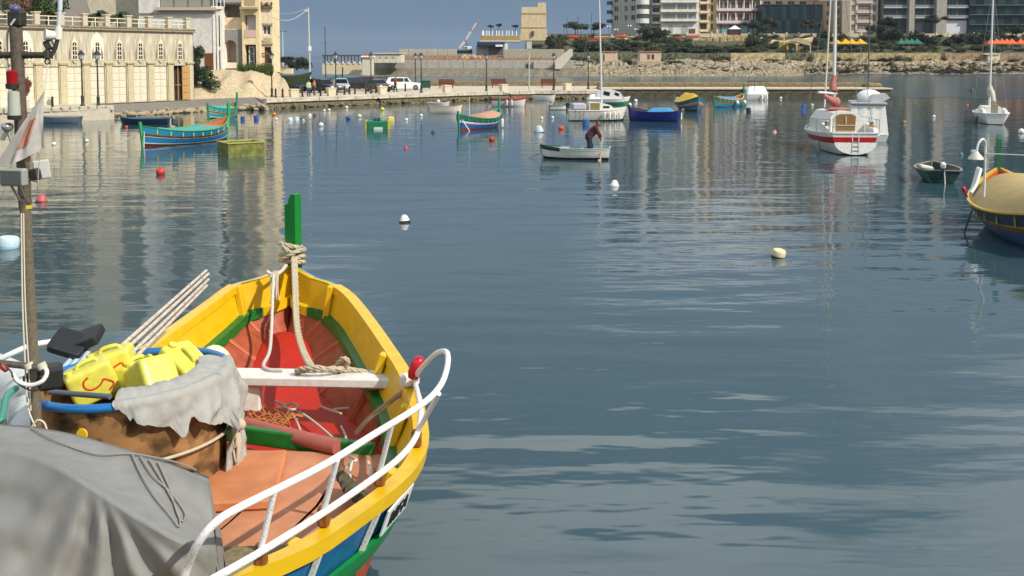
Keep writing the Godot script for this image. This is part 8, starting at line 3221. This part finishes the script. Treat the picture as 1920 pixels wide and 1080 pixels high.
func build_ropes() -> void:
	var rope := M("#c3b79f", 0.9, "cloth", 4.0, "weave", 0.3)
	var b := mb()
	var d := 14.3
	# turns round the stem post
	for k in 4:
		var c := []
		var y: float = [462, 473, 484, 490][k]
		var tilt: float = [9.0, -7.0, -6.0, 3.0][k]
		for i in 11:
			var a := TAU * i / 10.0
			var m := at(548 + cos(a) * 22, y + tilt * cos(a) * 0.6, d + sin(a) * 0.2)
			c.append(m)
		b.rope(spline(c, 3), 0.036)
	b.rope(spline([at(529, 460, 14.1), at(548, 474, 14.05), at(568, 461, 14.1)], 5), 0.03)
	b.rope(spline([at(527, 487, 14.1), at(548, 476, 14.02), at(566, 468, 14.1)], 5), 0.03)
	# two parts hanging down to the thwart and coiled there
	b.rope(spline([at(549, 480, 14.05), at(551, 530, 13.7), at(554, 600, 13.0), at(562, 645, 12.4), at(578, 683, 11.6), at(592, 693, 11.4)], 6), 0.03)
	b.rope(spline([at(554, 482, 14.05), at(556, 540, 13.7), at(559, 610, 13.0), at(570, 655, 12.3), at(588, 690, 11.5)], 6), 0.03)
	var co := []
	for i in 34:
		var a := i * 0.62
		var rr := 1.0 + 0.25 * sin(i * 1.7)
		co.append(at(600 + cos(a) * 38 * rr, 700 + sin(a) * 9 * rr - i * 0.12, 11.25) + Vector3(0, 0.02 + 0.018 * sin(i * 2.3), sin(a) * -0.12))
	b.rope(spline(co, 4), 0.028)
	b.rope(spline([at(628, 690, 11.3), at(642, 672, 11.2), at(654, 678, 11.2), at(650, 690, 11.25), at(690, 697, 11.3)], 6), 0.028)
	solo("bow_line", b, rope, "thick pale rope wound round the green stem post and coiled on the white thwart", "rope", "", at(560, 600, 13))
	b = mb()
	b.tube(spline([at(537, 497, 14.0), at(528, 508, 13.9), at(516, 516, 13.8), at(508, 514, 13.8), at(500, 508, 13.8)], 5), 0.026, 7)
	b.tube(spline([at(513, 516, 13.7), at(511, 560, 13.4), at(509, 620, 12.9), at(505, 660, 12.2), at(494, 684, 11.6), at(503, 693, 11.4), at(530, 694, 11.35)], 6), 0.022, 7)
	for k in 7:
		var x := 508.0 + k * 2.2
		b.tube(spline([at(x, 512, 13.75), at(x + 1.5 * sin(k * 2.0), 535, 13.7), at(x + 2.0 * cos(k * 3.0), 553 + 9 * absf(sin(k * 1.9)), 13.65)], 4), 0.016, 5, true, 0.006)
	solo("frayed_line", b, M("#cbc6bd", 0.9, "cloth", 4.0), "thin frayed white line tied left of the stem and hanging to the thwart", "rope", "", at(512, 600, 13))
	b = mb()
	b.tube(spline([gnd(777, 722, 1.6), gnd(755, 735, 1.5), gnd(725, 758, 1.36), gnd(692, 785, 1.2), gnd(668, 812, 1.02)], 6), 0.028, 8)
	solo("side_line", b, M("#a58a6c", 0.9, "cloth", 4.0), "brown-grey rope leading from the red knob down to the red floor", "rope", "", gnd(720, 765, 1.3))
	b = mb()
	var lines := [[[516, 752, 0.95], [540, 764, 0.93], [556, 790, 0.93], [566, 815, 0.93]], [[520, 764, 0.95], [560, 772, 0.93], [600, 800, 0.93], [640, 836, 0.95]], [[530, 762, 0.97], [548, 768, 1.0], [560, 762, 0.98], [545, 756, 0.96], [532, 764, 0.95]], [[640, 800, 0.95], [648, 818, 0.97], [650, 850, 1.08], [668, 862, 1.15], [655, 868, 1.12], [648, 880, 1.1]], [[660, 865, 1.15], [656, 890, 1.1], [662, 910, 1.1]], [[690, 866, 1.2], [696, 885, 1.15], [690, 905, 1.1]], [[600, 762, 0.95], [640, 776, 0.96], [625, 768, 0.97], [655, 765, 0.98]]]
	for q in lines:
		var c := []
		for p in q: c.append(gnd(p[0], p[1], p[2]))
		b.tube(spline(c, 6), 0.014, 6)
	solo("loose_lines", b, M("#d3ccbf", 0.9, "cloth", 4.0), "thin white lines strewn over the red floor boards", "rope", "", gnd(580, 790, 0.95))


func build_tarp() -> void:
	var nz := FastNoiseLite.new()
	nz.seed = 77
	nz.frequency = 0.9
	nz.fractal_octaves = 3
	# [x, y, h] of the back edge, the ridge and the foot for several places from left to right
	var cols := [
		[[-170, 786, 2.03], [-170, 812, 2.16], [-170, 1150, 1.2]], [[-60, 790, 2.03], [-60, 822, 2.16], [-60, 1150, 1.2]], [[0, 795, 2.02], [0, 838, 2.13], [0, 1150, 1.2]], [[60, 800, 2.0], [62, 853, 2.12], [70, 1150, 1.2]],
		[[130, 812, 1.98], [140, 892, 2.08], [150, 1150, 1.18]], [[190, 828, 1.96], [192, 926, 2.0], [230, 1150, 1.15]], [[240, 843, 1.94], [262, 972, 1.9], [310, 1150, 1.14]], [[310, 864, 1.9], [330, 1010, 1.8], [370, 1160, 1.12]], [[360, 882, 1.88], [385, 1030, 1.62], [400, 1160, 1.1]], [[391, 894, 1.86], [407, 1042, 1.42], [412, 1160, 1.08]]]
	var lanes := [[], [], []]
	for q in cols:
		for k in 3: lanes[k].append(gnd(q[k][0], q[k][1], q[k][2]))
	var e := []
	for k in 3: e.append(even(spline(lanes[k], 8), 71))
	var rows := []
	for v in 50:
		var row := PackedVector3Array()
		for i in 71:
			var p: Vector3
			var w := 0.0
			if v < 6:
				p = (e[0][i] as Vector3) + Vector3(0, -0.16 * (6 - v), -0.05 * (6 - v))
			elif v < 22:
				var s := (v - 6) / 16.0
				p = (e[0][i] as Vector3).lerp(e[1][i], s) + Vector3(0, -0.05 * sin(s * PI), 0)
				w = 0.35 * sin(s * PI)
			else:
				var s := (v - 22) / 27.0
				var q: Vector3 = (e[1][i] as Vector3).lerp(e[2][i], s)
				p = q + Vector3(0, 0, 0.1 * sin(s * PI * 0.7))
				w = smoothstep(0.0, 0.3, s)
				# folds that fan out from below the middle of the ridge
				var an := atan2(i - 40.0, v - 18.0)
				var fan := sin(an * 15.0 + 1.2 * nz.get_noise_2d(i * 0.05, v * 0.05)) * exp(-absf(an) * 0.6)
				p += Vector3(0.02, 0.012, 0.05) * fan * w * smoothstep(12.0, 34.0, float(i))
				p += Vector3(0, 0.008, 0.02) * sin(v * 0.75 + i * 0.05 + 2.0 * nz.get_noise_2d(i * 0.04, 3.0)) * w * smoothstep(40.0, 15.0, float(i))
			p += Vector3(0, 0.012, 0.02) * nz.get_noise_2d(i * 0.05, v * 0.045) * (0.4 + w)
			row.append(p)
		rows.append(row)
	var b := mb()
	b.grid(rows)
	for i in b.v.size(): pass
	# the right end hangs down to the deck
	var side := []
	for k in 8:
		var row := PackedVector3Array()
		for v in 50: row.append((rows[v][70] as Vector3) + Vector3(0.012 * k + 0.01 * sin(v * 0.5 + k), -0.09 * k, -0.01 * k))
		side.append(row)
	b.grid(side)
	var m := M("#898988", 0.8, "cloth", 0.7, "weave", 0.08)
	solo("grey_tarpaulin", b, m, "large grey tarpaulin draped over the boat's stern in the lower left", "tarpaulin", "", gnd(200, 950, 1.5))
	# cords lying over it
	b = mb()
	var ln := [[[62, 806, 2.04], [110, 830, 2.02], [180, 852, 2.03], [250, 856, 1.98], [330, 862, 1.96], [384, 858, 1.98]], [[246, 857, 2.0], [262, 890, 2.0], [290, 935, 1.98], [318, 965, 1.96], [338, 992, 1.95], [336, 975, 1.96], [326, 945, 1.97], [310, 915, 1.98], [280, 870, 1.98]], [[262, 860, 2.0], [285, 895, 2.0], [318, 928, 1.98], [345, 965, 1.93], [348, 978, 1.92], [338, 976, 1.93], [328, 950, 1.95], [322, 915, 1.96], [296, 868, 1.97]]]
	for q in ln:
		var c := []
		for p in q:
			# the nearest point of the cloth along the sight line
			var rd := ray(p[0], p[1]).normalized()
			var best := Vector3.ZERO
			var least := 1e9
			for row in rows:
				for w in row:
					var off: Vector3 = w - Vector3(0, EYE, 0)
					var miss := (off - rd * off.dot(rd)).length_squared()
					if miss < least: least = miss; best = w
			c.append(best + Vector3(0, 0.02, 0.008))
		b.tube(spline(c, 6), 0.007, 5)
	solo("tarpaulin_cord", b, M("#8f8a7e", 0.9), "thin looped cord lying over the grey tarpaulin", "rope", "", gnd(260, 870, 2.0))


# ---------------------------------------------------------------- equipment mast at the left
func build_mast_and_flag() -> void:
	var d := 8.4
	var base := at(70, 830, d)
	base.y = 1.0
	var steel := M("#8d8474", 0.35, "stone", 2.0, "", 0.0, 0.3)
	var darkm := M("#2b2926", 0.5)
	var t := thing("equipment_mast", "leaning metal mast with lamps, beacon and crossbar at the left edge", "mast", base)
	var b := mb()
	b.tube(pts([base, at(68, 790, d), at(56, 560, d), at(47, 380, d)]), 0.046, 14)
	objw("lower_pole", b, steel, t)
	b = mb()
	b.tube(pts([at(47.5, 390, d), at(38, 210, d), at(29, 42, d)]), 0.052, 14)
	objw("upper_pole", b, M("#7a6e62", 0.38, "stone", 2.0, "", 0.0, 0.3), t)
	b = mb()
	b.tube(pts([at(-70, 103, d), at(92, 103.5, d)]), 0.028, 10)
	objw("crossbar", b, M("#5b554c", 0.4, "stone", 2.0, "", 0.0, 0.6), t)
	b = mb()
	b.box(at(32, 35, d), Vector3(0.11, 0.125, 0.12), Basis(Vector3.BACK, -0.04), 0.012)
	var box := objw("top_box", b, M("#3a372f", 0.6, "grime", 3.0), t)
	b = mb()
	b.ball(at(28, 17, d), Vector3(0.045, 0.035, 0.045))
	objw("top_dome", b, M("#46507a", 0.2), t)
	b = mb()
	b.tube(pts([at(20, 47, d - 0.07), at(28, 36, d - 0.07)]), 0.009, 6)
	objw("lever", b, M("#c9c6ba", 0.5), t)
	b = mb()
	b.tube(spline([at(20, 48, d), at(14, 62, d), at(13, 100, d), at(15, 160, d)], 5), 0.009, 6)
	objw("cable", b, M("#c8c4b6", 0.6), t)
	# horn and aerial socket on the bar's end
	b = mb()
	b.tube(pts([at(113, -30, d), at(112.5, 20, d)]), 0.019, 10)
	b.tube(pts([at(112, 20, d), at(110, 52, d)]), 0.017, 10)
	objw("aerial", b, M("#c7cbd4", 0.4), t)
	b = mb()
	b.tube(pts([at(110.5, 50, d), at(109, 72, d)]), 0.027, 10, true, 0.034)
	objw("aerial_socket", b, M("#d6d3c6", 0.5), t)
	b = mb()
	b.tube(pts([at(84, 65, d - 0.05), at(92, 66, d - 0.03), at(104, 66, d)]), 0.046, 12, true, 0.034)
	objw("horn", b, M("#dedbd0", 0.45), t)
	b = mb()
	b.tube(pts([at(108, 74, d), at(103, 92, d), at(96, 104, d)]), 0.018, 8)
	b.box(at(92, 84, d), Vector3(0.07, 0.08, 0.06), Basis(Vector3.BACK, 0.4), 0.01)
	b.box(at(89, 102, d), Vector3(0.045, 0.075, 0.06), Basis.IDENTITY, 0.01)
	objw("bracket", b, M("#54514a", 0.4, "", 1.0, "", 0.0, 0.5), t)
	var ring := PackedVector3Array()
	for k in 17: ring.append(at(89.2 + cos(TAU * k / 16) * 4.8, 115.5 + sin(TAU * k / 16) * 4.8, d))
	b = mb()
	b.tube(ring, 0.006, 6, false, 0.006, true)
	objw("ring", b, darkm, t)
	# red beacon above a pale lamp
	b = mb()
	var bc := at(23, 157, d - 0.12)
	b.lathe([Vector2(0.042, 0), Vector2(0.044, 0.1), Vector2(0.03, 0.112), Vector2(0, 0.114)], bc, 14)
	objw("red_beacon", b, M("#8e1417", 0.2), t)
	b = mb()
	b.lathe([Vector2(0, -0.05), Vector2(0.05, -0.04), Vector2(0.052, 0), Vector2(0, 0)], bc, 14)
	objw("beacon_base", b, darkm, t)
	b = mb()
	var lc := at(27, 216, d - 0.12)
	b.lathe([Vector2(0.05, 0), Vector2(0.045, 0.19), Vector2(0.02, 0.2)], lc, 14)
	objw("pale_lamp", b, M("#aeb1a4", 0.15), t)
	b = mb()
	b.lathe([Vector2(0, -0.04), Vector2(0.053, -0.035), Vector2(0.055, 0), Vector2(0, 0)], lc, 14)
	objw("lamp_foot", b, darkm, t)
	# two floodlights and their struts
	b = mb()
	b.box(at(26, 332, d - 0.25), Vector3(0.235, 0.145, 0.07), Basis(Vector3.UP, -0.25), 0.015)
	var fl := objw("floodlight", b, M("#8f938e", 0.5), t)
	b = mb()
	b.box(at(26, 332, d - 0.25) + Basis(Vector3.UP, -0.25) * Vector3(0, 0, 0.036), Vector3(0.19, 0.105, 0.008), Basis(Vector3.UP, -0.25))
	objw("lens", b, M("#5c625f", 0.15), fl)
	b = mb()
	b.box(at(78, 318, d + 0.1), Vector3(0.13, 0.16, 0.03), Basis(Vector3.UP, 0.5) * Basis(Vector3.BACK, 0.1), 0.01)
	var f2 := objw("floodlight", b, M("#b9bab4", 0.5), t)
	b = mb()
	b.box(at(66, 327, d + 0.02), Vector3(0.08, 0.1, 0.08), Basis(Vector3.BACK, 0.2), 0.015)
	objw("lamp_body", b, darkm, f2)
	b = mb()
	b.tube(pts([at(22, 350, d - 0.2), at(44, 385, d)]), 0.011, 6).tube(pts([at(38, 348, d - 0.15), at(50, 380, d)]), 0.011, 6).tube(pts([at(52, 335, d), at(70, 340, d)]), 0.012, 6)
	objw("strut", b, M("#9a9a92", 0.4, "", 1.0, "", 0.0, 0.6), t)
	b = mb()
	b.tube(pts([at(48.5, 384, d), at(48.8, 391, d)]), 0.05, 12)
	objw("yellow_tape", b, M("#b8a83a", 0.6), t)
	b = mb()
	b.ball(at(14, 238, d - 0.1), Vector3(0.045, 0.04, 0.05)).tube(pts([at(4, 262, d - 0.1), at(20, 232, d - 0.1)]), 0.02, 8).tube(pts([at(16, 250, d - 0.1), at(26, 278, d - 0.1)]), 0.012, 6)
	objw("small_horns", b, M("#a9aaa6", 0.3, "", 1.0, "", 0.0, 0.6), t)
	b = mb()
	b.box(at(45, 272, d), Vector3(0.09, 0.3, 0.08), Basis(Vector3.BACK, -0.05), 0.02)
	objw("rust_sleeve", b, M("#5c3a30", 0.8, "grime", 3.0), t)
	# lower bar with white hose and black box
	b = mb()
	b.tube(pts([at(-60, 674, d - 0.1), at(84, 690, d - 0.1)]), 0.028, 10)
	objw("lower_bar", b, M("#7a756a", 0.4, "stone", 2.0, "", 0.0, 0.6), t)
	b = mb()
	b.box(at(92, 706, d + 0.1), Vector3(0.22, 0.2, 0.2), yaw(0.4), 0.03)
	b.box(at(70, 712, d + 0.05), Vector3(0.2, 0.14, 0.16), Basis.IDENTITY, 0.03)
	objw("black_box", b, M("#1b1c1e", 0.6), t)
	b = mb()
	b.tube(spline([at(24, 702, d - 0.18), at(36, 716, d - 0.2), at(58, 722, d - 0.2), at(80, 714, d - 0.2), at(88, 698, d - 0.15), at(82, 688, d - 0.1)], 6), 0.018, 8)
	objw("white_hose", b, M("#dcdad2", 0.5), t)
	b = mb()
	b.tube(spline([at(6, 684, d - 0.18), at(20, 696, d - 0.2), at(30, 716, d - 0.2), at(58, 732, d - 0.2), at(84, 726, d - 0.2), at(92, 706, d - 0.2)], 6), 0.007, 6)
	objw("thin_cable", b, darkm, t)
	b = mb()
	b.box(at(8, 690, d - 0.18), Vector3(0.07, 0.045, 0.045), Basis(Vector3.BACK, -0.7), 0.01)
	objw("red_plug", b, M("#8f2a2a", 0.5), t)
	b = mb()
	b.tube(spline([at(40, 400, d - 0.05), at(42, 560, d - 0.05), at(47, 680, d - 0.05), at(52, 760, d - 0.05), at(66, 800, d - 0.1)], 6), 0.007, 6)
	b.tube(spline([at(44, 400, d - 0.05), at(47, 560, d - 0.05), at(54, 690, d - 0.05), at(58, 770, d - 0.05)], 6), 0.006, 6)
	b.tube(spline([at(60, 800, d - 0.1), at(70, 788, d - 0.1), at(82, 792, d - 0.1), at(88, 806, d - 0.1)], 6), 0.008, 6)
	objw("halyard", b, M("#cfc7b3", 0.8), t)
	for x in [52, 76]:
		b = mb()
		b.tube(pts([at(x, 681, d - 0.1), at(x + 5, 691, d - 0.1)]), 0.04, 8)
		objw("lashing", b, M("#b9b3a2", 0.8), t)
	# torn flag with its lanyards
	var ft := thing("torn_flag", "torn greyish white flag with a faded red field hanging from the mast's ring", "flag", at(60, 240, d - 0.2))
	var ca := [[83.5, 172], [80, 215], [79, 277]]
	var cb := [[79, 178], [52, 214], [-2, 300]]
	var rows := []
	for i in 25:
		var s := i / 24.0
		var a := at(lerpf(lerpf(83.5, 80, s), 79, s), lerpf(172, 277, s), d - 0.22)
		var c := at(lerpf(82, -8, pow(s, 0.9)), lerpf(173, 314, pow(s, 0.95)), d - 0.28)
		var row := PackedVector3Array()
		for k in 21:
			var u := k / 20.0
			var p := c.lerp(a, u)
			p.z += 0.035 * sin(u * 9.0 + s * 3.0) * s + 0.02 * sin(u * 17.0 - s * 5.0) * s
			p.y -= 0.03 * sin(u * PI) * s
			row.append(p)
		rows.append(row)
	var fm := M("#c9c6c2", 0.9, "cloth", 1.6)
	fm.backlight_enabled = true
	fm.backlight = Color(0.5, 0.5, 0.5)
	b = mb()
	b.grid(rows)
	objw("flag_cloth", b, fm, ft)
	b = mb()
	var red := []
	for i in range(9, 20):
		var row := PackedVector3Array()
		for k in range(6, 15): row.append((rows[i][k] as Vector3) + Vector3(0, 0, 0.006))
		red.append(row)
	b.grid(red)
	var rm := M("#b88272", 0.9, "plaster", 3.0)
	objw("red_field", b, rm, ft)
	b = mb()
	b.tube(pts([at(90, 121, d), at(83.5, 173, d - 0.22)]), 0.005, 5)
	b.tube(spline([at(79, 277, d - 0.22), at(74, 300, d - 0.2), at(71, 345, d - 0.15), at(72, 360, d - 0.1)], 5), 0.004, 5)
	objw("lanyard", b, M("#bdb7aa", 0.8), ft)
